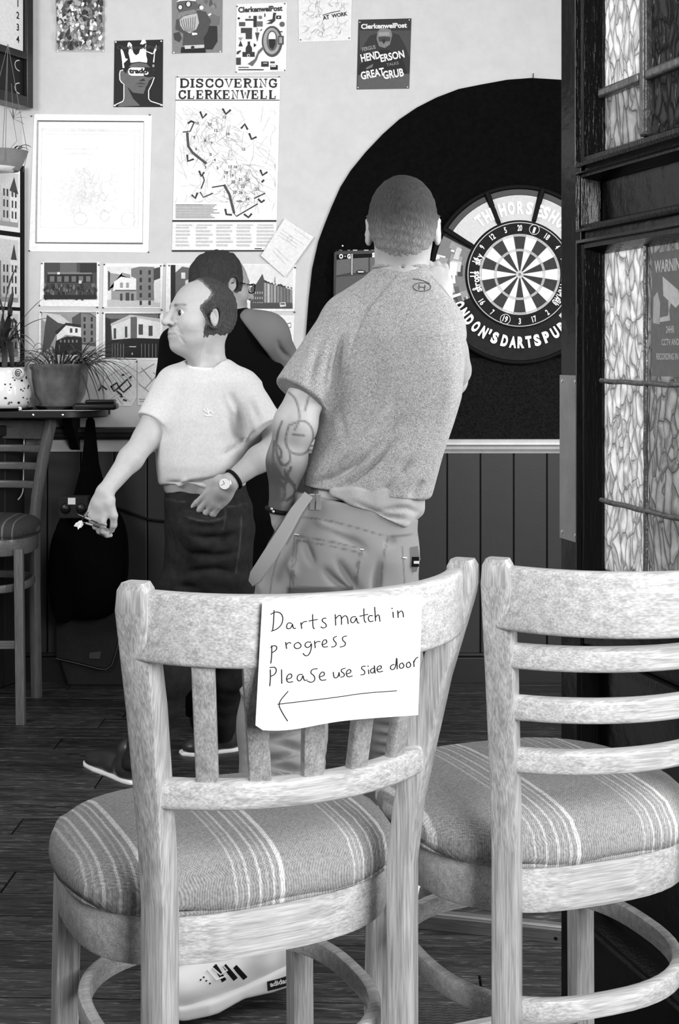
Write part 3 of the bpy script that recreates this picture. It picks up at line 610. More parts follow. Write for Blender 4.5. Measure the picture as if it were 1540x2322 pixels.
lines(p, 'route', [q7([(935, 665), (940, 730), (960, 760), (990, 785), (1028, 815)]), q7([(1120, 925), (1145, 970), (1160, 1030), (1168, 1060)])], 5.5, 70, off=.0050)
lines(p, 'route_line', [q7(s) for s in ([(970, 610), (950, 655), (915, 660)], [(1060, 935), (1120, 925)], [(1000, 960), (1015, 985), (1062, 965)], [(1010, 870), (1020, 900), (1005, 940)], [(1165, 1060), (1180, 1080), (1285, 1018)], [(1270, 990), (1322, 965)])], 2.6, 45, off=.0052)
lines(p, 'markers', [q7(s) for s in ([(1112, 545), (1128, 570), (1150, 550)], [(1000, 560), (1012, 590), (1030, 570)], [(940, 615), (955, 605), (970, 612)], [(1205, 640), (1222, 620), (1235, 645)], [(1245, 668), (1255, 695), (1278, 685)], [(935, 775), (938, 805), (965, 795)], [(995, 855), (1005, 880), (1018, 862)], [(960, 975), (975, 990), (985, 965)], [(1125, 1045), (1130, 1070), (1155, 1072)], [(1220, 1070), (1240, 1085), (1255, 1068)], [(1300, 850), (1310, 875), (1332, 860)], [(1290, 995), (1305, 1010), (1318, 1000)], [(1308, 908), (1316, 900)])], 4.2, 35, off=.0054)
nums = [('10', 985, 622), ('11', 1048, 628), ('13', 1120, 592), ('12', 1078, 658), ('14', 1138, 676), ('9', 970, 692), ('8', 1025, 708), ('7', 1057, 722), ('6', 980, 750), ('5', 1052, 778), ('4', 1072, 805), ('3', 1026, 842), ('2', 1085, 845), ('15', 1216, 752), ('17', 1150, 840), ('16', 1176, 840), ('18', 1130, 868), ('19', 1158, 883), ('1', 1120, 890), ('20', 1164, 914), ('21', 1200, 902), ('23', 1236, 904), ('22', 1212, 936), ('25', 1283, 950), ('27', 1172, 966), ('26', 1202, 967), ('24', 1235, 1000)]
words(p, 'numbers', [(s, x/2.2, y/2.2, 9, 85, dict(align='CENTER', bold=.03)) for s, x, y in nums])
layer(p, 'plinth', [(120, q7([(1175, 1003), (1200, 998), (1215, 1008), (1190, 1010)]))], off=.0048)
pins(p, [(403, 174.5), (633, 174.5)], 'pin', .003)
# 8 pale print in a thin frame line
p = poster('poster', 'large near-white faint print with a thin dark inner border', 'poster', [(78, 259), (345, 262), (337, 573), (66, 570)], 240)
layer(p, 'inner_sheet', [(150, [(85, 274), (327, 276.5), (324, 553.5), (81, 550)]), (246, [(88, 277), (326, 278), (323, 550), (84, 549)])])
lines(p, 'border', [[(86, 274), (326, 276)], [(82, 551), (324, 553)]], 1.8, 70, off=.0048)
lines(p, 'side_border', [[(86, 276), (82, 551)]], 3.5, 165, off=.0047)
lines(p, 'faint_lines', [[(96, 292), (318, 294), (314, 518), (92, 516), (96, 292)], [(96, 296), (316, 298)], [(104, 304), (306, 306), (304, 516)], ell(183, 496, 15, 15), ell(292, 497, 16, 16), ell(238, 490, 10, 12)], 1.1, 218, off=.0050)
words(p, 'faint_title', [('CLERKENWELL', 162, 299, 8, 222, dict(width=90)), ('the village of', 142, 340, 8, 222, dict(width=80)), ('CLERKENWELL', 150, 351, 7, 222, dict(width=60))], off=.0051)
st = []
for i in range(60):
    x, y = R.uniform(165, 280), R.uniform(370, 480); a = R.uniform(0, 6); s = [(x, y)]
    for k_ in range(4): a += R.uniform(-.8, .8); s.append((s[-1][0]+5*math.cos(a), s[-1][1]+5*math.sin(a)))
    st.append(s)
lines(p, 'faint_sketch', st, .8, 224, off=.0051)
pins(p, [(72, 264), (340, 261), (67, 569), (337, 572)], 'pin', .0035)
# 9 tilted sheet over the photograph
p9 = poster('notice', 'tilted pale sheet pinned beside the arch, ringed mark on it', 'notice', [(646, 496), (712, 538), (647, 629), (592, 580)], 224, off=.012)
lines(p9, 'faint_print', [ell(657, 542, 6, 6)+[(663, 542)], [(640, 522), (690, 556)], [(636, 528), (676, 556)], [(632, 534), (672, 562)], [(668, 520), (702, 544)], [(620, 570), (648, 600)], [(625, 563), (655, 592)]], 1.0, 178, off=.0125)
pins(p9, [(669, 607)], 'pin', .0035)
# the old pub photographs: rows of prints
def photo(label, quad, polys, group, pin=None, off=.003):
    p = poster('photograph', label, 'photograph', quad, 236, None, off); layer(p, 'image', polys, off=off+.0005)
    if pin: pins(p, pin, 'pin', .0036, off)
    return p
def qq(s, ox, oy):
    return lambda pts: [(ox+x/s, oy+y/s) for x, y in pts]
q = qq(2.2, 0, 550)
def rr(v, a, b, c, d): return (v, q([(a, b), (c, b), (c, d), (a, d)]))
crowd = [(R.uniform(15, 110), q(ell(R.uniform(225, 480), R.uniform(210, 280), R.uniform(3, 8), R.uniform(6, 14), 8))) for _ in range(110)]
photo('old photograph of an omnibus outing above a crowd', q([(205, 98), (498, 98), (494, 320), (198, 318)]), [rr(62, 221, 100, 484, 282), rr(95, 300, 100, 384, 160), rr(20, 235, 150, 462, 200), rr(120, 238, 148, 460, 158), rr(35, 400, 105, 484, 150)]+[rr(105, 250+i*36, 168, 272+i*36, 196) for i in range(6)]+crowd+[rr(220, 288, 148, 302, 160), rr(200, 395, 190, 410, 205), rr(20, 221, 262, 484, 283)], 'old photographs', [(95.5, 597.5), (224.5, 601), (90, 693), (221, 697)])
def windows(v, x0, y0, nx, ny, dx, dy, w_, h_, sk=0): return [rr(v, x0+i*dx, y0+j*dy+i*sk, x0+i*dx+w_, y0+j*dy+h_+i*sk) for i in range(nx) for j in range(ny)]
photo('old photograph of a pale corner pub beside a tall brick block', q([(518, 104), (815, 106), (806, 328), (514, 326)]), [rr(222, 536, 120, 800, 322), (150, q([(540, 150), (600, 160), (652, 180), (650, 160), (610, 150), (608, 200), (560, 240), (540, 236)])), (118, q([(655, 130), (700, 120), (770, 122), (770, 300), (680, 300), (680, 180), (655, 170)])), (190, q([(536, 285), (800, 290), (800, 322), (536, 322)])), (232, q([(570, 196), (605, 170), (680, 184), (680, 240), (565, 240)])), (150, q([(556, 240), (682, 240), (682, 290), (556, 285)]))]+windows(45, 697, 138, 2, 5, 44, 38, 12, 22)+windows(150, 600, 200, 2, 1, 30, 0, 14, 26)+[rr(60, 600, 255, 612, 290), rr(60, 628, 250, 646, 290), rr(60, 655, 255, 668, 290), (60, q([(768, 130), (800, 122), (800, 178), (768, 190)])), (215, q([(768, 205), (800, 185), (800, 300), (770, 300)])), (60, q([(540, 140), (550, 150), (548, 240), (540, 240)])), rr(90, 575, 236, 680, 242)], 'old photographs', [(237, 600), (365, 603), (234, 698), (367, 703)])
houses = [(x_, R.uniform(50, 120)) for x_ in range(0, 9)]
polys = [rr(222, 852, 112, 1462, 330), rr(22, 852, 112, 876, 345), (95, q([(876, 150), (910, 120), (970, 130), (970, 330), (876, 330)])), rr(215, 905, 150, 925, 180), (200, q([(925, 190), (965, 175), (965, 215), (925, 215)])), (75, q([(1250, 225), (1280, 205), (1310, 155), (1318, 185), (1345, 200), (1380, 215), (1400, 205), (1430, 228), (1458, 235), (1460, 330), (1250, 330)]))]
for i in range(9): polys += [(R.uniform(110, 190), q([(1318+i*16, 200+i*4), (1330+i*16, 203+i*4), (1330+i*16, 300), (1318+i*16, 300)])), (30, q([(1320+i*16, 196+i*4), (1326+i*16, 190+i*4), (1332+i*16, 200+i*4)]))]
polys += [(140, q([(1368, 200), (1372, 165), (1376, 200)]))]+windows(170, 1262, 245, 5, 3, 11, 26, 5, 12)+[(70, q([(1250, 300), (1460, 310), (1460, 330), (1250, 328)])), (205, q([(1395, 300), (1425, 298), (1428, 318), (1398, 322)])), rr(60, 1400, 303, 1422, 310)]
photo('wide old photograph of a terraced street with chimneys', q([(830, 104), (1478, 110), (1470, 342), (826, 346)]), polys, 'old photographs', [(373, 602.5), (384, 602.5), (670, 607), (668, 708)])
photo('old photograph of a smoky rooftop pub in the lower row', q([(198, 340), (497, 343), (492, 570), (192, 560)]), [rr(150, 205, 346, 480, 560), (205, q([(215, 350), (300, 360), (350, 400), (260, 420), (205, 380)])), (75, q([(360, 375), (400, 350), (450, 352), (480, 372), (480, 520), (365, 500)])), (120, q([(405, 352), (450, 358), (478, 376), (478, 500), (405, 500)])), (70, q([(235, 360), (290, 400), (330, 410), (285, 450), (250, 520), (210, 560), (225, 420)])), (30, q([(275, 445), (330, 400), (405, 410), (405, 422), (330, 412), (285, 460)])), (232, q([(285, 460), (330, 415), (405, 425), (405, 470), (330, 460), (285, 490)])), (20, q([(280, 490), (335, 468), (410, 475), (410, 560), (270, 560)]))]+windows(40, 418, 372, 2, 4, 36, 34, 10, 22)+windows(60, 350, 428, 2, 1, 26, 0, 12, 22)+windows(120, 300, 485, 5, 1, 20, 0, 8, 14), 'old photographs', [(93, 708), (222, 710)])
photo('old photograph of a white corner pub with dark shopfront', q([(515, 346), (816, 350), (804, 588), (512, 580)]), [rr(60, 526, 354, 798, 575), rr(110, 530, 358, 790, 380), (190, q([(553, 405), (650, 360), (800, 380), (800, 400), (660, 372), (553, 415)])), (215, q([(556, 415), (655, 375), (655, 478), (560, 485)])), (95, q([(652, 372), (682, 370), (684, 478), (652, 478)])), (228, q([(684, 375), (798, 398), (798, 480), (684, 476)])), (30, q([(526, 372), (552, 382), (552, 500), (526, 520)])), (14, q([(526, 492), (652, 478), (800, 482), (798, 575), (526, 575)]))]+[rr(60, 568+i*56, 428-i*9, 580+i*56, 480-i*6) for i in range(2)]+[rr(70, 692, 408, 714, 460), rr(70, 742, 415, 762, 466)]+[rr(150, 560+i*14, 505, 562+i*14, 572) for i in range(5)]+[rr(150, 706+i*18, 505, 708+i*18, 572) for i in range(5)]+[rr(190, 645, 517, 680, 522), rr(200, 658, 550, 663, 560)], 'old photographs', [(234, 710), (363, 712)])
# street-plan sheets under the photographs
q = qq(4.667, 0, 660)
p = poster('street_plan', 'street plan sheet with a bold block, behind the drooping plant', 'map', [(236, 812), (310, 814), (310, 902), (298, 921), (236, 920)], 226)
lines(p, 'streets', [q(s) for s in ([(1270, 840), (1380, 770)], [(1200, 780), (1300, 880), (1390, 950)], [(1040, 1010), (1150, 900), (1250, 840)], [(1180, 1140), (1260, 1080), (1380, 1170)], [(1300, 900), (1360, 860)], [(1200, 1160), (1240, 1120), (1300, 1200)])], 1.0, 150)
lines(p, 'blocks', [q(s) for s in ([(1260, 1020), (1350, 935), (1390, 1000), (1310, 1070), (1260, 1020)], [(1050, 1050), (1080, 1000), (1130, 1040)], [(1180, 1010), (1240, 970), (1260, 1020), (1210, 1060), (1180, 1010)], [(1240, 1060), (1290, 1100)])], 3.8, 40, off=.0048)
lines(p, 'marks', [q(s) for s in ([(1295, 890), (1310, 885)], [(1375, 920), (1390, 905)], [(1310, 1150), (1340, 1160)], [(1280, 1110), (1295, 1120)])], 4, 50, off=.0048)
pins(p, [(310, 820)], 'pin', .003)
p = poster('street_plan', 'paler street plan sheet between the plant and the white T-shirt', 'map', [(312, 816), (372, 818), (372, 921), (312, 918)], 228)
lines(p, 'streets', [[(318, 845), (350, 825)], [(315, 870), (340, 890), (372, 880)], [(322, 835), (345, 862)], [(330, 880), (366, 840)], [(316, 905), (360, 906)], [(318, 910), (360, 911)], [(348, 845), (356, 850)]], 2.0, 150)
p = poster('photograph', 'white print edge with a small line drawing under the terrace photograph', 'photograph', [(600, 714), (668, 716), (664, 845), (600, 840)], 232)
lines(p, 'line_drawing', [[(636, 738), (660, 732), (660, 742), (648, 744)], [(650, 745), (658, 742)]], 1.5, 50)
#@@SIDEWALL
# ------------------------------------------------------------------ things on the side wall
wn_ = np.array([wl[1], -wl[0]])
def LW(px, py, off=0.0):
    bx, by = XC+wn_[0]*off, DW+wn_[1]*off; k_ = (px-CX)/FPX
    t = (k_*by-bx)/(k_*wl[1]-wl[0])               # bx - wl0 t = k (by - wl1 t)
    y = by-wl[1]*t; x = bx-wl[0]*t
    return (x, y, HC-(py-HY)/FPX*y)
def LWz(u, z, off=0.0):                             # u = metres from the corner along the side wall
    return (XC+wn_[0]*off-wl[0]*u, DW+wn_[1]*off-wl[1]*u, z)
pb = thing('photo_board', 'black-edged board of old photographs on the side wall behind the hanging basket', 'picture board', LWz(.35, 1.5))
obj('board', MB().prism([(.02, 1.34), (.90, 1.34), (.90, 2.19), (.02, 2.19)], .002, .03, LWz), M['black'], pb, bev=.002)
def sidephoto(u0, u1, z0, z1, seed, nm):
    rnd = random.Random(seed); s = MB().prism([(u0, z0), (u1, z0), (u1, z1), (u0, z1)], .031, .0325, LWz, col=g(232)); o = obj(nm, s, M['print'], pb)
    polys = [(205, [(u0+.012, z0+.02), (u1-.012, z1-.014)]), (150, [(u0+.012, z0+.02), (u1-.012, z0+.05)]), (60, [(u0+.012, z0+.16), (u0+.04, z1-.03), (u0+.07, z0+.17)])]
    for i in range(5):
        a = u0+.016+i*.055; b = z0+.16+rnd.uniform(-.02, .04); polys.append((rnd.choice([222, 190, 120]), [(a, z0+.04), (a+.05, b)]))
        for j in range(3): polys += [(40, [(a+.008, z0+.055+j*.045), (a+.018, z0+.085+j*.045)]), (60, [(a+.03, z0+.055+j*.045), (a+.040, z0+.085+j*.045)])]
    mb = MB()
    for i, (v, pts) in enumerate(polys):
        if len(pts) == 2: (a, b), (c, d) = pts; pts = [(a, b), (c, b), (c, d), (a, d)]
        mb.add([LWz(x, y, .033+.00008*i) for x, y in pts], [tuple(range(len(pts)))], g(v))
    obj('image', mb, M['print'], o, fixn=False)
sidephoto(.055, .40, 1.905, 2.165, 1, 'photograph'); sidephoto(.055, .40, 1.59, 1.885, 2, 'photograph'); sidephoto(.055, .40, 1.36, 1.575, 3, 'photograph')
sb = thing('scoreboard_cabinet', 'dark framed scoreboard cabinet with column of numbers at top left', 'scoreboard', LWz(.4, 2.6))
obj('case', MB().prism([(.02, 2.43), (.9, 2.43), (.9, 3.1), (.02, 3.1)], .002, .05, LWz), M['dark_wood'], sb, bev=.003)
for a, b, c_, d_ in ((.02, 2.43, .06, 3.1), (.86, 2.43, .9, 3.1), (.06, 2.43, .86, 2.475), (.06, 3.05, .86, 3.1), (.06, 2.63, .86, 2.66)):
    obj('frame_rail', MB().prism([(a, b), (c_, b), (c_, d_), (a, d_)], .05, .075, LWz), M['dark_wood'], sb, bev=.003)
obj('number_panel', MB().prism([(.065, 2.665), (.22, 2.665), (.22, 3.04), (.065, 3.04)], .051, .056, LWz, col=g(225)), M['print'], sb)
obj('black_panel', MB().prism([(.065, 2.48), (.85, 2.48), (.85, 2.625), (.065, 2.625)], .051, .056, LWz, col=g(16)), M['print'], sb)
mb = MB()
for s_, z in (('2', 2.795), ('3', 2.745), ('4', 2.695), ('1', 2.845)):
    v, f, wd = text2d(s_, 1, .02, 'CENTER'); mb.add([LWz(.10-a*.04, z+b*.04, .057) for a, b in v], f, g(30))
obj('numbers', mb, M['print'], sb, fixn=False)
mb = MB()
for c_ in (2.505, 2.60): ribbon(mb, [(.09+.03*math.cos(t), c_+.022*math.sin(t)) for t in np.linspace(-1.6, 1.6, 10)], .004, LWz, .057, g(200))
obj('chalk_lines', mb, M['print'], sb, fixn=False)

# hanging basket with cords and a runner of a spider plant
hb = thing('hanging_basket', 'grey pot hanging on cords in front of the photographs, at left edge', 'hanging planter', P(12, 372, 5.3))
c0 = P(10, 0, 5.3); z0, z1 = P(0, 388, 5.3)[2], P(0, 345, 5.3)[2]
mb = MB().lathe([(.0001, z0), (.055, z0), (.075, (z0+z1)/2), (.089, z1), (.092, z1+.004), (.086, z1+.002), (.080, z1-.01), (.0001, z1-.012)], (c0[0], c0[1], 0), 32)
obj('pot', mb, M['basket'], hb, smooth=50)
mb = MB().lathe([(.0001, z0-.004), (.058, z0-.004), (.072, z0+.012), (.066, z0+.012), (.056, z0+.001), (.0001, z0+.001)], (c0[0]-.02, c0[1]-.02, 0), 28)
obj('saucer', mb, M['paper'], hb, smooth=50)
hook = P(18, 100, 5.3)
for a in (0.3, 1.9, 3.4, 5.0):
    b = (c0[0]+.088*math.cos(a), c0[1]+.088*math.sin(a), z1); obj('cord', MB().tube([hook, b, (c0[0]+.07*math.cos(a), c0[1]+.07*math.sin(a), z0)], .0012, 5), M['cord'], hb)
def blade(mb, p0, p1, p2, wd, n=7, seed=0):
    """a strap leaf: quadratic curve with a shallow V section tapering to a point"""
    p0, p1, p2 = map(np.array, (p0, p1, p2)); L_ = []; 
    for i in range(n+1):
        t = i/n; c_ = (1-t)**2*p0+2*t*(1-t)*p1+t*t*p2; tg = 2*(1-t)*(p1-p0)+2*t*(p2-p1); s_ = np.cross(tg, (0.13, -.2, 1)); s_ = s_/(np.linalg.norm(s_)+1e-9)
        h = wd*(math.sin(pi*min(.12+t*.88, 1))**.6 if t < .99 else .02); up = np.cross(s_, tg); up = up/(np.linalg.norm(up)+1e-9)
        L_.append((c_-s_*h, c_-up*h*.35, c_+s_*h))
    vs = [q for r in L_ for q in r]; fs = []
    for i in range(n):
        a = i*3; fs += [(a, a+1, a+4, a+3), (a+1, a+2, a+5, a+4)]
    mb.add(vs, fs)
rl = random.Random(11)
for i in range(9):
    a = rl.uniform(0, 6.28); r_ = .07; mb = MB(); q0 = (c0[0]+r_*math.cos(a)*.6, c0[1]+r_*math.sin(a)*.6, z1); L_ = rl.uniform(.03, .07)
    blade(mb, q0, (q0[0]+L_*math.cos(a)*.5, q0[1]+L_*math.sin(a)*.5, z1+L_*.7), (q0[0]+L_*math.cos(a), q0[1]+L_*math.sin(a), z1+L_*.2), .007)
    obj('leaf', mb, M['leaf_dark'], hb, smooth=60)
pt = P(30, 270, 5.25)
obj('runner', MB().tube([(c0[0]+.01, c0[1], z1), P(38, 320, 5.25), pt, P(28, 225, 5.25), P(26, 190, 5.27)], .001, 5), M['cord'], hb)
for i in range(6):
    mb = MB(); a = -.4+i*.5; blade(mb, pt, pt+np.array([.03*math.cos(a), 0, .045*math.sin(a)+.01]), pt+np.array([.05*math.cos(a), -.01, .05*math.sin(a)-.004]), .003); obj('leaf', mb, M['leaf'], hb, smooth=60)

# ------------------------------------------------------------------ wall shelf and what stands on it
SH = 1.165                                         # top of the shelf
xr = W(262, 0)[0]; sh = thing('wall_shelf', 'black drinks shelf on the wall carrying the plant pots', 'shelf', ((XC+xr)/2, DW-.2, SH))
out = [(XC-.03, DW-.004), (xr-.02, DW-.004)]+[(xr-.16+.16*math.cos(t), DW-.2-.16*math.sin(t)) for t in np.linspace(-.9, pi/2, 12)]+[(XC-.22, DW-.36)]
mb = MB(); n = len(out)
mb.loft([[(x, y, SH-.030) for x, y in out], [(x, y, SH) for x, y in out]]); obj('top', mb, M['dark_plastic'], sh, bev=.004)
for x in (XC+.22, xr-.16): obj('bracket', MB().prism([(DW-.004, SH-.03), (DW-.20, SH-.03), (DW-.19, SH-.05), (DW-.03, SH-.17), (DW-.004, SH-.18)], x-.01, x+.01, lambda u, v, d: (d, u, v)), M['black'], sh, bev=.002)
for x in (75, 142):
    c_ = P(x, 951, DW-.365); mb = MB().lathe([(.0001, .003), (.004, .002), (.005, 0)], (c_[0], DW-.3608, SH-.016), 10, 'y'); obj('stud', mb, M['chrome'], sh)
yS = DW-.20
def onshelf(px): return (px-CX)/FPX*yS
def pot(name, label, px, prof, m, cat='plant pot', y=yS, n=44):
    t = thing(name, label, cat, (onshelf(px), y, SH)); t['x'] = 0
    del t['x']
    return t
# stoneware pot with drooping leaves
t = thing('potted_plant', 'round glazed stoneware pot with drooping spider plant on the shelf', 'potted plant', (onshelf(136), yS, SH+.008))
sc_ = yS/FPX
h = 100*sc_; r1 = 66*sc_
prof = [(.0001, .0), (r1*.66, 0), (r1*.70, .01), (r1*.69, .018), (r1*.86, h*.30), (r1*.95, h*.62), (r1*.97, h*.84), (r1*1.03, h*.89), (r1*1.04, h*.96), (r1*.99, h*.99), (r1*.92, h*.98), (r1*.9, h*.9), (.0001, h*.9)]
bx, by, bz = onshelf(136), yS, SH+.008
obj('pot', MB().lathe(prof, (bx, by, bz), 48), M['pot'], t, smooth=50)
obj('soil', MB().lathe([(.0001, h*.93), (r1*.85, h*.91), (r1*.9, h*.9)], (bx, by, bz), 28), M['soil'], t, smooth=60)
obj('saucer', MB().lathe([(.0001, -.008), (r1*.72, -.008), (r1*.86, .008), (r1*.82, .008), (r1*.7, 0), (.0001, 0)], (bx, by, bz), 36), M['dark_plastic'], t, smooth=50)
def grass(t, n, base, rad, reach, up, drop, wd, seed, bias=0, m='leaf', spread=3.14, lean=0):
    rl = random.Random(seed)
    for i in range(n):
        a = bias+rl.uniform(-spread, spread); q = rl.uniform(0, rad); p0 = (base[0]+q*math.cos(a), base[1]+q*math.sin(a)*.8, base[2])
        L_ = rl.uniform(.55, 1.0)*reach; u = up*rl.uniform(.5, 1.1); dz = drop*rl.uniform(-.6, 1)
        p1 = (p0[0]+L_*.5*math.cos(a), max(p0[1]+L_*.4*math.sin(a), 0), p0[2]+u*1.5); p2 = (p0[0]+L_*math.cos(a)+lean, min(p0[1]+L_*.6*math.sin(a), DW-.03), p0[2]+u*.5-dz)
        p1 = (p1[0], min(p1[1], DW-.04), p1[2])
        mb = MB(); blade(mb, p0, p1, p2, wd*rl.uniform(.7, 1.2), 7); obj('leaf', mb, M[m], t, smooth=60)
grass(t, 46, (bx, by, bz+h*.9), r1*.75, .20, .075, .05, .0042, 5)
grass(t, 44, (bx+.04, by, bz+h*.9), r1*.6, .25, .07, .20, .0042, 6, bias=-.25, spread=.75)
grass(t, 16, (bx, by, bz+h*.9), r1*.5, .10, .10, -.02, .0042, 8)
# white snail-eyed ceramic planter with tall plant
t = thing('potted_plant', 'white spotted ceramic planter with spiral eye and tall strappy plant at left edge', 'potted plant', (onshelf(14), yS, SH+.008))
y2 = 5.545; bx2, bz2 = (17-CX)/FPX*y2, SH+.008
prof = [(r_*.9, h_) for r_, h_ in [(.0001, 0), (.085, 0), (.10, .02), (.108, .06), (.10, .10), (.085, .135), (.078, .155), (.082, .165), (.075, .166), (.07, .15), (.0001, .15)]]
obj('pot', MB().lathe(prof, (bx2, y2, bz2), 44), M['white_gloss'], t, smooth=60)
c_ = P(43, 846, y2-.070); mb = MB().lathe([(.0001, .026), (.014, .022), (.022, .012), (.024, 0), (.018, -.01)], tuple(c_), 24, 'y'); e_ = obj('eye_bulge', mb, M['white_gloss'], t, smooth=60)
c_ = P(40, 846, y2-.099); mb = MB(); mb.tube([(c_[0]+.014*(1-k_/34)*math.cos(k_*.45), c_[1]+.0035*abs(1-k_/34)**2*2, c_[2]+.017*(1-k_/34)*math.sin(k_*.45)) for k_ in range(33)], .0016, 6); obj('spiral', mb, M['black'], e_, smooth=60)
rs = random.Random(4)
for i in range(26):
    a = rs.uniform(-1.5, -.1); z = rs.uniform(.012, .15); r_ = np.interp(z, [0, .02, .06, .10, .135, .16], [.0783, .0905, .0977, .0905, .077, .074]); x, y = bx2+r_*math.cos(a), y2+r_*math.sin(a); s_ = rs.uniform(.003, .007)
    ta = np.array([-math.sin(a), math.cos(a), 0]); mb = MB(); mb.add([tuple(np.array([x, y, bz2+z])+ta*s_*math.cos(q)+np.array([0, 0, 1])*s_*.8*math.sin(q)+np.array([math.cos(a), math.sin(a), 0])*.0012) for q in np.linspace(0, 2*pi, 8)[:-1]], [tuple(range(7))]); obj('glaze_spot', mb, M['dark_plastic'], t)
for (a, b, c_, wd) in (((5, 790), (60, 700), (100, 676), .006), ((10, 790), (50, 722), (118, 720), .008), ((5, 780), (20, 700), (-20, 640), .008), ((0, 790), (40, 690), (45, 800), .010), ((15, 785), (45, 730), (60, 810), .009), ((8, 770), (30, 760), (28, 872), .014), ((5, 780), (18, 790), (2, 905), .012), ((10, 780), (50, 730), (85, 790), .006), ((0, 780), (10, 640), (42, 600), .007), ((12, 785), (40, 740), (88, 800), .005), ((0, 800), (-20, 650), (-60, 560), .010), ((5, 790), (-10, 700), (-30, 720), .012), ((8, 785), (30, 700), (20, 690), .012), ((5, 800), (20, 690), (30, 660), .013)):
    mb = MB(); blade(mb, P(a[0], a[1], y2), P(b[0], b[1], y2-.08), P(c_[0], c_[1], y2-.04), wd, 9); obj('leaf', mb, M['leaf_dark' if wd > .009 else 'leaf'], t, smooth=60)
# dish under it, case, papers, small ball
tag(obj('tray', MB().lathe([(.0001, 0), (.09, 0), (.105, .010), (.10, .011), (.085, .004), (.0001, .004)], (bx2, y2, SH), 40), M['black'], smooth=50), 'shallow black tray under the white ceramic planter', 'tray')
x0, x1 = P(165, 0, yS-.12)[0], P(252, 0, yS-.12)[0]
cs = thing('flat_case', 'flat black glossy case lying beside the stoneware pot', 'case', ((x0+x1)/2, yS-.06, SH+.002))
obj('body', MB().box(((x0+x1)/2+.01, yS-.085, SH+.016), (x1-x0+.02, .11, .026), .05), M['dark_plastic'], cs, bev=.010)
obj('lid', MB().box(((x0+x1)/2+.03, yS-.085, SH+.036), ((x1-x0)*.75, .10, .014), .05), M['dark_plastic'], cs, bev=.006)
tag(obj('paper_sheet', MB().prism([(onshelf(48), yS-.14), (onshelf(200), yS-.155), (onshelf(250), yS-.10), (onshelf(120), yS-.08)], SH+.0004, SH+.0016, lambda u, v, d: (u, v, d)), M['paper']), 'white paper sheet lying on the front of the black shelf', 'paper')
bl = MB().lathe([(.0085*math.sin(a)+.00001, -.0085*math.cos(a)) for a in np.linspace(0, pi, 12)], (onshelf(64), yS-.145, SH+.0085), 18); tag(obj('small_ball', bl, M['white_gloss'], smooth=80), 'tiny white ball on the shelf edge by the paper', 'ball')
# white cord hanging behind the far stool
cp = [P(54, 955, 5.7), P(55, 1000, 5.7), P(53, 1080, 5.7), P(53, 1112, 5.7), P(48, 1125, 5.68), P(41, 1133, 5.66)]
tag(obj('white_string', MB().tube(smoothline([tuple(q) for q in cp]), .0028, 6), M['cord_white'], smooth=60), 'thin white cord hanging behind the far stool', 'string')
mb = MB(); mb.tube(smoothline([tuple(P(x, y, DW-.032)) for x, y in ((262, 1150), (285, 1158), (320, 1172), (345, 1180), (400, 1183), (470, 1180))]), .005, 7)
tag(obj('black_cable', mb, M['black'], smooth=60), 'black cable sagging along the grey boards behind the white T-shirt man', 'cable')

# bulky black coat on a stool below the shelf, satchel on the floor
def blob(name, c, r, m, parent=None, amp=.03, seed=0, n=(28, 18), pw=2.6):
    mb = MB(); rings = []; rnd = np.random.RandomState(seed).rand(8)*6
    for j in range(1, n[1]):
        ph = pi*j/n[1]; ring = []
        for i in range(n[0]):
            th = 2*pi*i/n[0]; cx_, sx_ = math.cos(th), math.sin(th); e = 2/pw
            q = 1+amp*(math.sin(3*th+rnd[0]+2*ph)+math.sin(5*th+rnd[1])*math.sin(4*ph+rnd[2])+.6*math.sin(9*th+6*ph+rnd[3]))
            f_ = lambda v, e=e: math.copysign(abs(v)**e, v)
            ring.append((c[0]+r[0]*q*f_(cx_)*abs(math.sin(ph))**e, c[1]+r[1]*q*f_(sx_)*abs(math.sin(ph))**e, c[2]-r[2]*f_(math.cos(ph))))
        rings.append(ring)
    mb.loft(rings); return obj(name, mb, m, parent, smooth=80)
dB = 5.60; c_ = P(205, 1270, dB)
bg = thing('draped_coat', 'bulky black coat hanging under the shelf above the satchel', 'coat', (c_[0], dB, SH-.03))
blob('coat_body', c_, (.155, .088, .245), M['black_soft'], bg, .02, 3)
blob('coat_sleeve', (c_[0]-.10, dB-.04, c_[2]-.05), (.06, .05, .20), M['black_soft'], bg, .03, 5)
sp_ = thing('games_case', 'small grey case with two black discs and white label against the black coat', 'case', P(165, 1158, 5.52))
a = P(132, 1126, 5.45); b = P(200, 1165, 5.45)
obj('body', MB().prism([(a[0], b[2]-.02), (b[0], b[2]-.02), (b[0], a[2]), (a[0], a[2])], 5.45, 5.515, lambda u, v, d: (u, d, v)), M['bag'], sp_, bev=.006)
for px in (148, 184): obj('disc', MB().lathe([(.0001, .012), (.014, .010), (.020, .004), (.021, 0)], tuple(P(px, 1153, 5.449)), 24, 'y'), M['dark_plastic'], sp_, smooth=50)
a = P(154, 1129, 5.447); b = P(171, 1144, 5.447); obj('label', MB().prism([(a[0], b[2]), (b[0], b[2]), (b[0], a[2]), (a[0], a[2])], 5.447, 5.4505, lambda u, v, d: (u, d, v)), M['paper'], sp_)
obj('coat_collar', MB().loft([[(c_[0]+rx*math.cos(t), dB+.4*rx*math.sin(t), z) for t in np.linspace(0, 2*pi, 17)[:-1]] for rx, z in ((.11, c_[2]+.16), (.07, c_[2]+.26), (.035, c_[2]+.40), (.018, SH-.045), (.008, SH-.031))]), M['black_soft'], bg, smooth=70)
dS = 5.69
st_ = thing('satchel', 'dark grey satchel with flap and small badge on the floor', 'bag', (P(205, 0, dS)[0], dS+.05, 0))
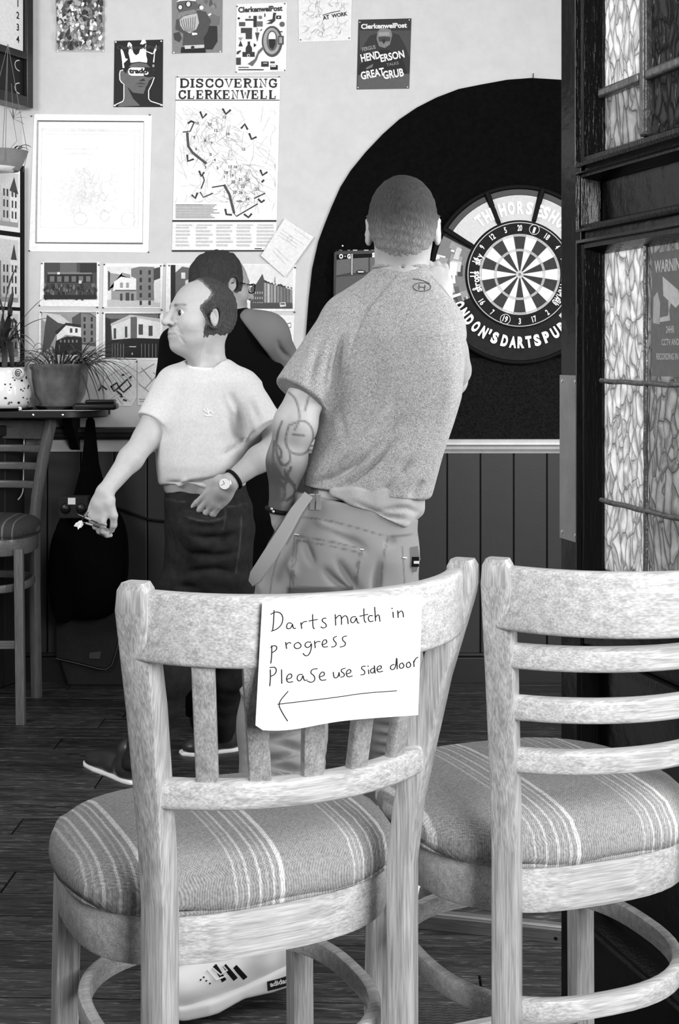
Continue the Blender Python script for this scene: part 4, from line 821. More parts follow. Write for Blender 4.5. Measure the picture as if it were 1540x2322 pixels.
def SF(u, v, d): q = P(u, v, dS); return (q[0], dS+d, q[2])
bot = HY+FPX*HC/dS
bodyp = [(126, 1390), (200, 1402), (262, 1384), (295, 1372), (300, 1470), (298, bot-2), (150, bot-2), (128, 1490)]
obj('body', MB().prism(bodyp, .02, .075, SF), M['bag'], st_, bev=.010)
flap = [(126, 1388), (180, 1399), (230, 1401), (255, 1390), (292, 1372), (276, 1420), (262, 1480), (252, 1508), (240, 1517), (225, 1516), (170, 1502), (126, 1492)]
obj('flap', MB().prism(flap, .0, .02, SF), M['bag'], st_, bev=.006)
mb = MB(); mb.tube([SF(x, y, -.001) for x, y in [(126, 1493), (170, 1503), (225, 1517), (240, 1518), (253, 1509), (263, 1480), (277, 1420), (292, 1373)]], .0028, 6); obj('piping', mb, mat('satchel_piping', 74, .7), st_, smooth=60)
obj('badge', MB().prism([(203, 1480), (229, 1477), (227, 1494), (202, 1493)], -.003, .001, SF), mat('satchel_badge', 66, .6), st_, bev=.0008)
#@@DARTS
# ------------------------------------------------------------------ dartboard, its round surround, score cabinet
ocx, ocz = W(1175, 624)[0], W(1175, 624)[2]
def DB(r, a, off): return (ocx+r*math.cos(a), DW-off, ocz+r*math.sin(a))
def annulus(mb, r0, r1, a0, a1, off, col, n=None, thick=None):
    n = n or max(2, int(abs(a1-a0)/.08)+1); A = [a0+(a1-a0)*i/n for i in range(n+1)]
    vs = [DB(r0, a, off) for a in A]+[DB(r1, a, off) for a in A]; k_ = n+1
    fs = [(i, i+1, i+1+k_, i+k_) for i in range(n)]
    if thick:
        o_ = len(vs); vs += [DB(r0, a, off-thick) for a in A]+[DB(r1, a, off-thick) for a in A]
        fs += [(o_+i, o_+k_+i, o_+k_+i+1, o_+i+1) for i in range(n)]+[(i, o_+i, o_+i+1, i+1) for i in range(n)]+[(k_+i, k_+i+1, o_+k_+i+1, o_+k_+i) for i in range(n)]+[(0, k_, o_+k_, o_), (n, o_+n, o_+k_+n, k_+n)]
    mb.add(vs, fs, col)
rd = math.radians
sr = thing('dartboard_surround', 'round black surround with pub lettering ringing the dartboard', 'surround', (ocx, DW-.014, ocz))
mb = MB(); annulus(mb, .2265, .366, 0, 2*pi, .040, None, 72, .024); obj('ring', mb, mat('surround_dark_foam', 36, .8, .2, var=.25, vscale=30), sr, smooth=40)
mb = MB(); mb.tube([DB(.372, a, .04) for a in np.linspace(0, 2*pi, 73)[:-1]], .0095, 8, closed=True); obj('outer_rim', mb, M['black'], sr, smooth=60)
SP = [149, 112, 75, 38, 1]
for i, a in enumerate(SP[:-1]):
    mb = MB(); annulus(mb, .23, .336, rd(a-2.2), rd(SP[i+1]+2.2), .047, g(205), None, .006); pn = obj('pale_panel', mb, M['print'], sr, smooth=30)
    mb = MB(); annulus(mb, .338, .360, rd(a-2.2), rd(SP[i+1]+2.2), .047, g(62), None, .006); obj('grey_edge_panel', mb, M['print'], sr, smooth=30)
for a in SP:
    ca_, sa_ = math.cos(rd(a)), math.sin(rd(a)); mb = MB()
    mb.loft([[(ocx+r_*ca_-q*sa_, DW-o_, ocz+r_*sa_+q*ca_) for q, o_ in ((-.011, .04), (.011, .04), (.008, .062), (-.008, .062))] for r_ in (.235, .375)]); obj('spoke', mb, M['black'], sr, bev=.002)
# grey picture on the left of the surround
mb = MB(); rp = random.Random(5)
annulus(mb, .23, .36, rd(153), rd(205), .0415, g(120))
for i in range(26):
    a0 = rd(rp.uniform(153, 200)); r0 = rp.uniform(.23, .33); annulus(mb, r0, min(r0+rp.uniform(.01, .05), .36), a0, min(a0+rp.uniform(.03, .25), rd(205)), .0416+.00006*i, g(rp.choice([230, 200, 150, 60, 90, 240])), 3)
obj('printed_picture', mb, M['print'], sr, fixn=False)
mb = MB(); 
for a in (318, 330): annulus(mb, .24, .36, rd(a-4), rd(a+5), .0415, g(215))
obj('printed_highlight', mb, M['print'], sr, fixn=False)
def arctext(s, angs, r, size, col, out, bold=.045, off=.049, wd=None, nm='letter', parent=None):
    for ch, a in zip(s, angs):
        if ch == ' ': continue
        v, f, w_ = text2d(ch, 1, bold, 'CENTER'); sx = (wd if wd and ch not in "'I" else None); kx = (sx/w_) if sx else size*.8
        a = rd(a); mb = MB(); vs = []
        for x, y in v:
            x, y = x*kx, (y-.36)*size
            if out: rr_, t_ = r+y, a-x/r
            else: rr_, t_ = r-y, a+x/r
            vs.append((ocx+rr_*math.cos(t_), DW-off, ocz+rr_*math.sin(t_)))
        # give the letters a little body
        n_ = len(vs); vs2 = [(p_[0], p_[1]+.0012, p_[2]) for p_ in vs]
        mb.add(vs, f, col); mb.add(vs2, [tuple(reversed(q)) for q in f], col)
        obj(nm, mb, M['print'], parent or sr, fixn=False)
arctext("LONDON'SDARTSPUB", [199.9, 206.9, 214.4, 222, 230, 238, 243, 248.7, 257.3, 264.4, 271, 277.8, 285, 293.3, 301.3, 309], .286, .062, g(240), False, .06, wd=.028)
arctext('THEHORSESHOE', [126.5, 119.5, 113, 105, 97.2, 89.2, 81.5, 73, 67, 59.5, 52, 44.5], .283, .068, g(252), True, .06, wd=.030, off=.0505)
# outline of the pale lettering
db = thing('dartboard', 'bristle dartboard with wire number ring on the black arch', 'dartboard', (ocx, DW-.04, ocz))
mb = MB().lathe([(.0001, .052), (.2235, .052), (.2255, .050), (.2255, .016), (.0001, .016)], (ocx, DW, ocz), 72, 'y'); obj('sisal_disc', mb, mat('board_black_sisal', 34, .9, .2, var=.3, vscale=60), db, smooth=30)
LT, DK, RG = g(238), g(62), g(186)
for k_ in range(20):
    a = pi/2-k_*pi/10; a0, a1 = a-pi/20+.004, a+pi/20-.004; dark = k_ % 2 == 0; c_ = DK if dark else LT; c2 = g(176) if dark else g(206)
    mb = MB()
    annulus(mb, .017, .098, a0, a1, .0528, c_, 3); annulus(mb, .108, .161, a0, a1, .0528, c_, 3); annulus(mb, .099, .107, a0, a1, .0528, c2, 3); annulus(mb, .162, .170, a0, a1, .0528, c2, 3)
    obj('segment', mb, mat_seg if k_ else globals().setdefault('mat_seg', mat('sisal_segments', 128, .85, .2, attr=True, var=.12, vscale=60)), db, fixn=False)
mb = MB(); annulus(mb, .0065, .016, 0, 2*pi, .0529, g(200), 20); annulus(mb, .0001, .0063, 0, 2*pi, .0530, g(120), 12); obj('bullseye', mb, mat_seg, db, fixn=False)
mb = MB()
for r_ in (.0065, .016, .0985, .1075, .1615, .1705): mb.tube([DB(r_, a, .0538) for a in np.linspace(0, 2*pi, 61)[:-1]], .0008, 5, closed=True)
for k_ in range(20): a = pi/20+k_*pi/10; mb.tube([DB(.016, a, .0538), DB(.172, a, .0538)], .0007, 4)
obj('wire_spider', mb, M['steel'], db, smooth=60)
mb = MB(); mb.tube([DB(.219, a, .0545) for a in np.linspace(0, 2*pi, 73)[:-1]], .0022, 6, closed=True); nr = obj('number_ring', mb, M['cord_white'], db, smooth=60)
nums = [20, 1, 18, 4, 13, 6, 10, 15, 2, 17, 3, 19, 7, 16, 8, 11, 14, 9, 12, 5]
for k_, n_ in enumerate(nums):
    a = 90-18*k_; dr = 2.0 if n_ not in (1, 19) else 0
    v, f, w_ = text2d(str(n_), 1, .03, 'CENTER'); mb = MB(); ra = rd(a); r0 = .197; wx = .020 if n_ > 9 else .010; flip = False
    vs = []
    for x, y in v:
        x, y = x*wx/w_, (y-.36)*.034; 
        if math.sin(ra) < .2: x, y = -x, -y
        rr_ = r0+y; t_ = ra-x/r0; vs.append((ocx+rr_*math.cos(t_), DW-.0555, ocz+rr_*math.sin(t_)))
    mb.add(vs, f, g(240)); obj('number', mb, M['print'], nr, fixn=False)
for a, ch in ((72, 'a'), (252, 'b')):
    mb = MB(); c_ = (ocx+.199*math.cos(rd(a)), ocz+.199*math.sin(rd(a)))
    mb.tube([(c_[0]+.021*math.cos(q), DW-.0562, c_[1]+.021*math.sin(q)) for q in np.linspace(0, 2*pi, 25)[:-1]], .0020, 6, closed=True); obj('ring_mark', mb, M['cord_white'], db, smooth=60)
arctext('skysports', [165, 160, 155, 178, 183, 188, 193, 197, 201], .188, .040, g(235), True, .03, .0556, .016, 'maker_lettering', db)
arctext('WINMAU', [352, 346, 340, 334, 328, 322], .190, .036, g(235), True, .03, .0556, .017, 'maker_lettering', db)
# score cabinet left of the board, partly behind the thrower
def SC(x, y, off): return W(x, y, off)
cb = thing('score_cabinet', 'black score cabinet with grey panels and white letters on the arch', 'scoreboard', W(812, 640, .03))
obj('case', MB().prism([(757, 575), (762, 570), (872, 566), (878, 700), (755, 704)], .012, .05, SC), M['dark_plastic'], cb, bev=.004)
for pts, v in (([(763, 597), (763, 592), (796, 588), (796, 620), (762, 627)], 92), ([(800, 588), (835, 585), (835, 619), (800, 621)], 96), ([(838, 586), (868, 584), (868, 617), (838, 618)], 96), ([(762, 630), (835, 624), (868, 622), (872, 698), (760, 698)], 78)):
    obj('panel', MB().prism(pts, .05, .0535, SC, col=g(v)), M['print'], cb, bev=.0008)
obj('divider', MB().prism([(796.5, 578), (800, 578), (799.5, 625), (796, 625)], .05, .058, SC, col=g(170)), M['print'], cb)
obj('header', MB().prism([(764, 580), (870, 576), (870, 584), (764, 590)], .05, .054, SC), M['black'], cb)
for a, b, v in ((800, 810, 200), (825, 835, 200), (788, 794, 120), (769, 776, 110), (842, 850, 110)): obj('lamp_slot', MB().prism([(a, 568.5), (b, 568.5), (b, 570.5), (a, 570.5)], .05, .052, SC, col=g(v)), M['print'], cb)
c_ = W(818, 618, .056); mb = MB().lathe([(.0001, .006), (.016, .005), (.019, 0)], c_, 24, 'y'); mb.v = [(x, y, c_[2]+(z-c_[2])*.42) for x, y, z in mb.v]; ko = obj('handle', mb, M['dark_plastic'], cb, smooth=50); obj('handle_highlight', MB().prism([(811, 617), (824, 617), (824, 620), (811, 620)], .0622, .0628, SC, col=g(215)), M['print'], ko)
words(cb, 'lettering', [('O · G', 769, 588, 13, 238, dict(width=26, bold=.05)), ('S', 843, 585, 13, 238, dict(bold=.06)), ('5', 845, 614, 11, 238, dict(bold=.06))], off=.0565)
mb = MB().lathe([(.0001, .004), (.003, .003), (.004, 0)], W(777, 558, .012), 12, 'y'); tag(obj('led_dot', mb, M['clip'], smooth=50), 'LED dot made as a plain white stud on the black arch above the score cabinet', 'pin')  # plain white stud stands in for a lit LED
mb = MB().tube([W(1209, 180, .006), W(1209, 171, .010), W(1209, 168, .016)], .0018, 6); tag(obj('wall_hook', mb, M['dark_plastic'], smooth=50), 'tiny hook on top of the black arch', 'hook')
tag(obj('coat_hook', MB().tube([W(640, 962, .004), W(640, 958, .02), W(641, 940, .022), W(644, 925, .022), W(648, 918, .024), W(652, 925, .024)], .0075, 8), M['black'], smooth=60), 'small black hook hanging on the wall by the tattooed elbow', 'hook')

# ------------------------------------------------------------------ bar stools
def arcpath(xe, ye, sag, z, n=17):
    R_ = (xe*xe+sag*sag)/(2*sag); h = math.asin(min(xe/R_, .9999)); out = []; nn = []
    for i in range(n):
        t = -h+2*h*i/(n-1); out.append((R_*math.sin(t), ye-(R_*math.cos(t)-R_*math.cos(h)), z)); nn.append((math.sin(t), -math.cos(t)))
    return out, nn, R_, h
def rrect(w_, h_, r, n=4):                          # rounded-rectangle profile (n outward, z up)
    out = []
    for cx_, cy_, a0 in ((w_/2-r, h_/2-r, 0), (-w_/2+r, h_/2-r, pi/2), (-w_/2+r, -h_/2+r, pi), (w_/2-r, -h_/2+r, 3*pi/2)):
        for i in range(n+1): a = a0+pi/2*i/n; out.append((cx_+r*math.cos(a), cy_+r*math.sin(a)))
    return out
def stool(label, loc, yaw, wz, wx, fab, kind, tw=42, at=.209, yt=-.304, am=.160, ym=-.236, s1=.12, Rx=.222, Ry=.214, group=None, zlow=.892, slow=.06):
    T = thing('bar_stool', label, 'stool', (loc[0], loc[1], 0), yaw, group)
    O = lambda nm, mb, m, **k: obj(nm, mb, m, T, local=True, **k)
    # rear posts: rise from the floor, splay outwards and back at the top, faces turned to the ring of the seat
    for s in (-1, 1):
        K = [(am+.004, ym+.006-.02, 0), (am, ym, .45), (am, ym, .74), (am+.006, ym-.008, .82), (am+(at-am)*.55, ym+(yt-ym)*.55, .98), (at, yt, 1.100), (at, yt, 1.122), (at, yt, 1.13)]
        rings = []                                 # outward normal turned towards the side
        for i, (x, y, z) in enumerate(K):
            ph = rd(42+((tw-42)*min(max((1.1-z)/.25, 0), 1) if s < 0 else 0))*s
            nx, ny = math.sin(ph), -math.cos(ph); tx, ty = math.cos(ph), math.sin(ph)
            hw, hd = (.0175, .0165) if z < .9 else (.0185, .018)
            if z > 1.11: q = (.92 if z < 1.125 else .72); hw *= q; hd *= q
            rings.append([(s*x+tx*a+nx*b, y+ty*a+ny*b, z) for a, b in rrect(2*hw, 2*hd, .004, 2)])
        mb = MB(); mb.loft(rings); O('post', mb, wz, smooth=25)
    # front legs
    for s in (-1, 1):
        mb = MB(); rings = []
        for z, ox in ((0, .010), (.66, 0)):
            rings.append([(s*(.178+ox)+a, .145+ox+b, z) for a, b in rrect(.034, .034, .004, 2)])
        mb.loft(rings); O('leg', mb, wz, smooth=40)
    # seat: bent apron, cushion
    def se(k, n=48, pw=2.7, cy=-.012):
        e = 2/pw; return [(k*Rx*math.copysign(abs(math.cos(t))**e, math.cos(t)), cy+k*Ry*math.copysign(abs(math.sin(t))**e, math.sin(t))) for t in [2*pi*i/n for i in range(n)]]
    mb = MB(); mb.loft([[(x, y, z) for x, y in se(k_)] for k_, z in ((.935, .634), (.945, .638), (.95, .692), (.94, .699))]); O('apron', mb, wx, smooth=40)
    prof = [(.93, .698), (.985, .702), (1.0, .713), (.995, .727), (.965, .741), (.90, .753), (.78, .761), (.6, .766), (.35, .769), (.12, .770)]
    mb = MB(); mb.loft([[(x, y, z+.004*math.sin(9*math.atan2(y, x)+2)*(k_ > .9)*(k_ < .99)) for x, y in se(k_)] for k_, z in prof]); O('seat_cushion', mb, fab, smooth=80)
    mb = MB(); mb.tube([(x, y, .7005) for x, y in se(.972)], .0032, 6, closed=True); O('seat_piping', mb, fab, smooth=60)
    # footrest hoop and stretchers
    mb = MB(); rings = []
    n = 56
    for i in range(n):
        t = 2*pi*i/n; e = 2/2.5; x = .186*math.copysign(abs(math.cos(t))**e, math.cos(t)); y = -.03+.198*math.copysign(abs(math.sin(t))**e, math.sin(t)); nx, ny = math.cos(t), math.sin(t)
        rings.append([(x+nx*a, y+ny*a, .508+b) for a, b in rrect(.018, .030, .005, 2)])
    mb.loft(rings, closed=True); O('footrest_hoop', mb, wx, smooth=40)
    mb = MB(); mb.box((0, .145, .30), (.34, .02, .03)); O('stretcher', mb, wx, bev=.003)
    # top rail
    def railpiece(nm, xe, ye, sag, zc, h, th, m=wx, prof=None):
        pth, nn, R_, hh = arcpath(xe, ye, sag, zc, 25); mb = MB(); mb.sweep(pth, prof or rrect(th, h, min(th, h)*.28, 3), nn); return O(nm, mb, m, smooth=40)
    railpiece('top_rail', at-.008, yt+.004, s1*.92, 1.081, .080, .022)
    def xy(z):
        f_ = min(max((z-.80)/(1.10-.80), 0), 1); return am+.004+(at-am)*f_, ym-.006+(yt-ym)*f_
    if kind == 'slat':
        xe, ye = xy(zlow); zc = zlow-.017
        railpiece('lower_rail', xe-.010, ye+.004, slow, zc, .034, .024)
        def at_px(px, pth):
            ca_, sa_ = math.cos(yaw), math.sin(yaw); best = min(range(len(pth)), key=lambda i: abs(CX+FPX*(loc[0]+pth[i][0]*ca_-pth[i][1]*sa_)/(loc[1]+pth[i][0]*sa_+pth[i][1]*ca_)-px)); return best
        pt_, n1, R1, h1 = arcpath(at-.02, yt, s1*.92, 1.045, 201); pl_, n2, R2, h2 = arcpath(xe-.010, ye+.004, slow, zlow-.004, 201)
        for pb_, ptp in ((471, 462), (589, 576), (706, 714), (807, 838), (894, 930)):
            i_ = at_px(pb_, pl_); a, b = pl_[i_], pt_[at_px(ptp, pt_)]; nn = n2[i_]; tx, ty = -nn[1], nn[0]; rings = []
            for q in (a, b): rings.append([(q[0]+tx*u+nn[0]*v, q[1]+ty*u+nn[1]*v, q[2]) for u, v in rrect(.026, .014, .003, 2)])
            mb = MB(); mb.loft(rings); O('back_slat', mb, wz, smooth=40)
    else:
        for z, sg in ((1.005, .085), (.935, .075), (.862, .06)):
            xe, ye = xy(z); railpiece('ladder_rail', xe-.010, ye+.002, sg, z, .031, .022)
    return T
s1_ = stool('pale oak bar stool with upright slats carrying the handwritten paper sign', (-.164, 1.883), rd(24.7), M['oak_z'], M['oak_x'], M['seat_fabric'], 'slat', group='bar stools', Ry=.190, Rx=.231, zlow=.895, tw=56)
s2_ = stool('pale oak ladder-back bar stool nearest the door', (.283, 2.057), rd(21), M['oak_z'], M['oak_x'], M['seat_fabric2'], 'ladder', group='bar stools', s1=.135)
s3_ = stool('shade-toned wooden ladder-back bar stool under the plant shelf', (-1.385, 5.27), rd(181), M['stool_z'], M['stool_x'], M['seat_dark'], 'ladder', group='bar stools')

# ------------------------------------------------------------------ handwritten sign taped to the slatted stool
def bck(x, y, z):                                   # stool-1 local -> world
    a = rd(24.7); return np.array([-.164+x*math.cos(a)-y*math.sin(a), 1.883+x*math.sin(a)+y*math.cos(a), z])
SHc = bck(0, -.1597, 0); SHR = .2538+.0135             # the sheet wraps the bent rail
def sheet(px, py, off=0.0):
    r_ = np.array([(px-CX)/FPX, 1.0, -(py-HY)/FPX]); R_ = SHR+off; zz = HC
    for _ in range(3):
        A_ = r_[0]**2+r_[1]**2; B_ = -2*(r_[0]*SHc[0]+r_[1]*SHc[1]); C_ = SHc[0]**2+SHc[1]**2-R_**2
        k_ = (-B_-math.sqrt(max(B_*B_-4*A_*C_, 0)))/(2*A_); q = np.array([0, 0, HC])+r_*k_; an = math.atan2(q[0]-SHc[0], -(q[1]-SHc[1]))
        R_ = SHR+off+.0012*math.sin(9*an+q[2]*30)+.003*max(0, (1.00-q[2])*8)**2*.3
    return tuple(q)
S1 = 1.8333
def sg(pts): return [(250+x/S1, 1250+y/S1) for x, y in pts]
edge = sg([(637, 208), (660, 205), (700, 215), (1000, 192), (1293, 178), (1299, 200), (1290, 380), (1280, 670), (1100, 690), (900, 720), (648, 753), (632, 714), (603, 714), (608, 640), (622, 420), (630, 240)])
N_ = 22; mb = MB(); vs = []; 
def lerp(a, b, t): return (a[0]+(b[0]-a[0])*t, a[1]+(b[1]-a[1])*t)
TL, TR, BR, BL = sg([(632, 212), (1298, 180), (1281, 670), (604, 716)])
for side in (0, 1):
    for j in range(N_+1):
        for i in range(N_+1):
            a = lerp(TL, TR, i/N_); b = lerp(BL, BR, i/N_); q = lerp(a, b, j/N_)
            dy = 0
            if j == N_: 
                x_ = i/N_; dy = 14*math.exp(-((x_-.18)/.25)**2)+(-4 if x_ < .03 else 6)
            vs.append(sheet(q[0], q[1]+dy, -.0006*side))
n1 = (N_+1)**2; fs = []
for j in range(N_):
    for i in range(N_):
        a = j*(N_+1)+i; fs += [(a, a+1, a+N_+2, a+N_+1), (n1+a, n1+a+N_+1, n1+a+N_+2, n1+a+1)]
for i in range(N_):
    for a, b in ((i, i+1), (n1-1-i, n1-2-i), ((i+1)*(N_+1), i*(N_+1)), (i*(N_+1)+N_, (i+1)*(N_+1)+N_)): fs.append((a, b, b+n1, a+n1))
mb.add(vs, fs); sign = obj('paper_sign', mb, M['paper'], smooth=60)
tag(sign, 'white handwritten paper sign about a darts match, with an arrow', 'sign')
HW = [[(682, 245), (680, 290), (676, 330)], [(668, 262), (690, 250), (712, 258), (720, 280), (712, 308), (690, 326), (670, 332)], [(755, 300), (742, 296), (733, 308), (735, 322), (750, 322), (758, 305), (758, 300), (762, 322), (772, 320)], [(793, 296), (797, 322)], [(795, 305), (805, 292), (818, 292)], [(842, 262), (843, 318), (850, 322)], [(826, 290), (862, 283)],
 [(898, 278), (885, 278), (880, 290), (898, 302), (900, 314), (885, 320), (876, 314)], [(936, 262), (938, 308)], [(938, 280), (952, 264), (962, 270), (962, 305)], [(962, 280), (975, 266), (987, 272), (990, 302)], [(1022, 272), (1005, 272), (998, 288), (1008, 300), (1020, 290), (1024, 272), (1028, 298), (1036, 298)], [(1055, 238), (1056, 290), (1064, 296)], [(1038, 270), (1072, 262)], [(1092, 268), (1078, 266), (1072, 280), (1080, 294), (1094, 290)], [(1100, 232), (1104, 290)], [(1104, 274), (1114, 262), (1120, 270), (1122, 292)], [(1176, 252), (1178, 276)], [(1171, 236), (1174, 239)], [(1196, 246), (1198, 276)], [(1198, 258), (1210, 246), (1218, 254), (1220, 274)],
 [(672, 392), (672, 440), (668, 466)], [(668, 400), (682, 390), (695, 398), (690, 412), (672, 422)], [(730, 378), (734, 405)], [(733, 388), (742, 378), (752, 382)], [(782, 378), (768, 384), (764, 396), (774, 406), (790, 402), (796, 390), (782, 378)], [(835, 378), (818, 376), (808, 390), (818, 402), (832, 396), (838, 378), (836, 410), (826, 432), (812, 436), (802, 424)], [(850, 372), (853, 402)], [(852, 384), (862, 374), (874, 376)], [(884, 388), (902, 382), (900, 368), (888, 368), (880, 384), (886, 400), (905, 396)], [(942, 354), (928, 358), (930, 372), (942, 382), (936, 396), (920, 398)], [(984, 352), (966, 356), (966, 370), (980, 380), (976, 394), (956, 398)],
 [(666, 492), (667, 525), (664, 560)], [(664, 484), (685, 480), (693, 495), (685, 512), (668, 520)], [(713, 492), (714, 550)], [(736, 532), (756, 526), (755, 510), (742, 510), (732, 528), (738, 546), (760, 542)], [(800, 512), (782, 512), (776, 530), (786, 542), (798, 530), (802, 512), (806, 538), (820, 535)], [(862, 488), (840, 490), (832, 506), (850, 518), (852, 536), (838, 546), (820, 540)], [(872, 522), (892, 516), (890, 502), (878, 502), (868, 520), (876, 538), (898, 534)], [(928, 502), (930, 524), (940, 528), (950, 518), (952, 498), (954, 520)], [(978, 486), (962, 490), (960, 500), (974, 508), (974, 520), (958, 524)], [(984, 510), (1002, 504), (1000, 492), (988, 492), (980, 508), (988, 524), (1008, 518)],
 [(1062, 478), (1048, 478), (1044, 488), (1060, 498), (1058, 512), (1042, 514)], [(1074, 492), (1076, 510)], [(1071, 476), (1074, 479)], [(1096, 486), (1084, 490), (1082, 502), (1092, 508), (1100, 498), (1098, 466), (1102, 508)], [(1112, 492), (1128, 488), (1128, 476), (1116, 476), (1108, 490), (1116, 504), (1134, 498)], [(1182, 470), (1168, 474), (1164, 488), (1176, 494), (1188, 482), (1192, 430), (1194, 490)], [(1215, 464), (1204, 468), (1202, 484), (1214, 488), (1224, 476), (1215, 464)], [(1243, 460), (1232, 466), (1232, 482), (1244, 484), (1252, 472), (1243, 460)], [(1262, 456), (1264, 480)], [(1263, 462), (1270, 446), (1280, 440)],
 [(1192, 580), (1050, 590), (950, 606), (800, 624), (697, 636)], [(740, 582), (697, 632), (715, 670), (738, 706)]]
mb = MB()
for i, s_ in enumerate(HW): ribbon(mb, sg(smoothline(s_, 2)), 2.1 if i < len(HW)-2 else 1.9, lambda u, v, d: sheet(u, v, d), .0007+.00002*(i % 4), None, .2)
obj('handwriting', mb, M['ink'], sign, fixn=False)
#@@PEOPLE
# ------------------------------------------------------------------ bodies as smooth distance fields turned into one surface each
def nrm(v): v = np.array(v, float); return v/np.linalg.norm(v)
def cap(Q, a, b, ra, rb):
    a = np.array(a, float); b = np.array(b, float); ba = b-a; t = np.clip(((Q-a)@ba)/(ba@ba+1e-12), 0, 1)
    return np.linalg.norm(Q-a-t[:, None]*ba, axis=1)-(ra+(rb-ra)*t)
def eld(Q, c, r, R_=None):
    q = Q-np.array(c, float)
    if R_ is not None: q = q@R_
    r = np.array(r, float); k0 = np.linalg.norm(q/r, axis=1); k1 = np.linalg.norm(q/(r*r), axis=1)+1e-9
    return np.where(k0 < .05, -r.min(), k0*(k0-1)/k1)
def smin(a, b, k):
    h = np.clip(.5+.5*(b-a)/k, 0, 1); return b+(a-b)*h-k*h*(1-h)
def smax(a, b, k): return -smin(-a, -b, k)
def tube_sdf(Q, pts, rs, k=.02):
    d = None
    for (a, b, ra, rb) in zip(pts[:-1], pts[1:], rs[:-1], rs[1:]):
        e = cap(Q, a, b, ra, rb); d = e if d is None else smin(d, e, k)
    return d
def rows_sdf(Q, rows, pw=2.3, cap_r=.01):
    """rows: (z, cx, cy, rx, ry, yaw) from low to high: a soft elliptical loft"""
    rows = sorted(rows); zz = np.array([r[0] for r in rows]); z = Q[:, 2]
    I = lambda k: np.interp(z, zz, [r[k] for r in rows])
    cx, cy, rx, ry, ya = I(1), I(2), I(3), I(4), I(5); dx, dy = Q[:, 0]-cx, Q[:, 1]-cy; ca, sa = np.cos(ya), np.sin(ya)
    u, v = (dx*ca+dy*sa)/rx, (-dx*sa+dy*ca)/ry; rr_ = (np.abs(u)**pw+np.abs(v)**pw+1e-9)**(1/pw)
    gl = np.sqrt((u/rx)**2+(v/ry)**2)/(np.sqrt(u*u+v*v)+1e-6)
    d = (rr_-1)/np.maximum(gl, 1/np.maximum(rx, ry)*.9); dz = np.maximum(zz[0]-z, z-zz[-1])
    return smax(d, dz, cap_r)
def rot(yaw, pitch=0, roll=0):
    """columns = the head's own axes (x to its right, y where it faces, z up) in the room"""
    return np.array((Matrix.Rotation(yaw, 3, 'Z') @ Matrix.Rotation(pitch, 3, 'X') @ Matrix.Rotation(roll, 3, 'Y')))
def head_sdf(Q, detail=True, old=0.0):
    d = eld(Q, (0, -.018, .030), (.0765, .098, .088))
    d = smin(d, eld(Q, (0, -.045, -.01), (.064, .062, .070)), .03)
    d = smin(d, eld(Q, (0, .035, -.03), (.060, .052, .082)), .035)
    d = smin(d, eld(Q, (0, .028, -.078), (.053, .052, .040)), .03)
    d = smin(d, eld(Q, (0, .070, -.102), (.021, .018, .019)), .022)
    if detail:
        X = np.abs(Q[:, 0]); S_ = np.stack([X, Q[:, 1], Q[:, 2]], 1)
        d = smin(d, cap(S_, (.012, .081, .024), (.042, .069, .020), .007, .006), .018)
        d = smin(d, eld(S_, (.043, .052, -.030), (.020, .020, .022)), .025)
        d = smax(d, -eld(S_, (.031, .095, .001), (.019, .020, .0125)), .010)
        d = smin(d, eld(S_, (.031, .070, .000), (.0145, .0145, .0135)), .004)
        d = smin(d, cap(S_, (.018, .081, -.0135), (.042, .072, -.0115), .0035, .003), .006)
        d = smin(d, cap(Q, (0, .086, .012), (0, .112, -.030), .0085, .0125), .014)
        d = smin(d, eld(S_, (.0135, .094, -.033), (.0085, .011, .008)), .006)
        d = smax(d, -eld(S_, (.007, .103, -.0415), (.004, .005, .0035)), .003)
        d = smin(d, eld(Q, (0, .080, -.066), (.028, .014, .022)), .014)
        d = smin(d, cap(S_, (0, .0945, -.0610), (.021, .083, -.0655), .0048, .003), .005)
        d = smin(d, cap(S_, (0, .0925, -.0745), (.019, .082, -.0700), .0060, .0035), .005)
        d = smax(d, -cap(S_, (0, .1010, -.0676), (.024, .0875, -.0682), .0022, .0018), .003)
        if old:
            d = smax(d, -cap(S_, (.021, .088, -.035), (.037, .072, -.068), .0028, .0018), .007)
            d = smax(d, -cap(S_, (.034, .0755, -.074), (.038, .064, -.092), .002, .0015), .006)
            for zz in (.052, .062, .072): d = smax(d, -cap(S_, (0, .0845-(zz-.05)*.35, zz), (.034, .0745-(zz-.05)*.35, zz-.002), .0014, .0010), .004)
            d = smax(d, -cap(S_, (.020, .086, -.021), (.042, .072, -.020), .0014, .001), .004)
            d = smin(d, cap(Q, (0, .045, -.112), (0, .01, -.118), .016, .022), .03)
    X = np.abs(Q[:, 0]); S_ = np.stack([X, Q[:, 1], Q[:, 2]], 1)
    Er = np.array(Matrix.Rotation(rd(-22), 3, 'Z') @ Matrix.Rotation(rd(-10), 3, 'X'))
    e = eld(S_, (.0835, -.010, -.005), (.0085, .0185, .033), Er)
    e = smax(e, -eld(S_, (.0945, -.006, -.001), (.0115, .0115, .022), Er), .003)
    e = smin(e, eld(S_, (.084, -.002, -.008), (.006, .006, .008), Er), .006)
    return smin(d, e, .007)
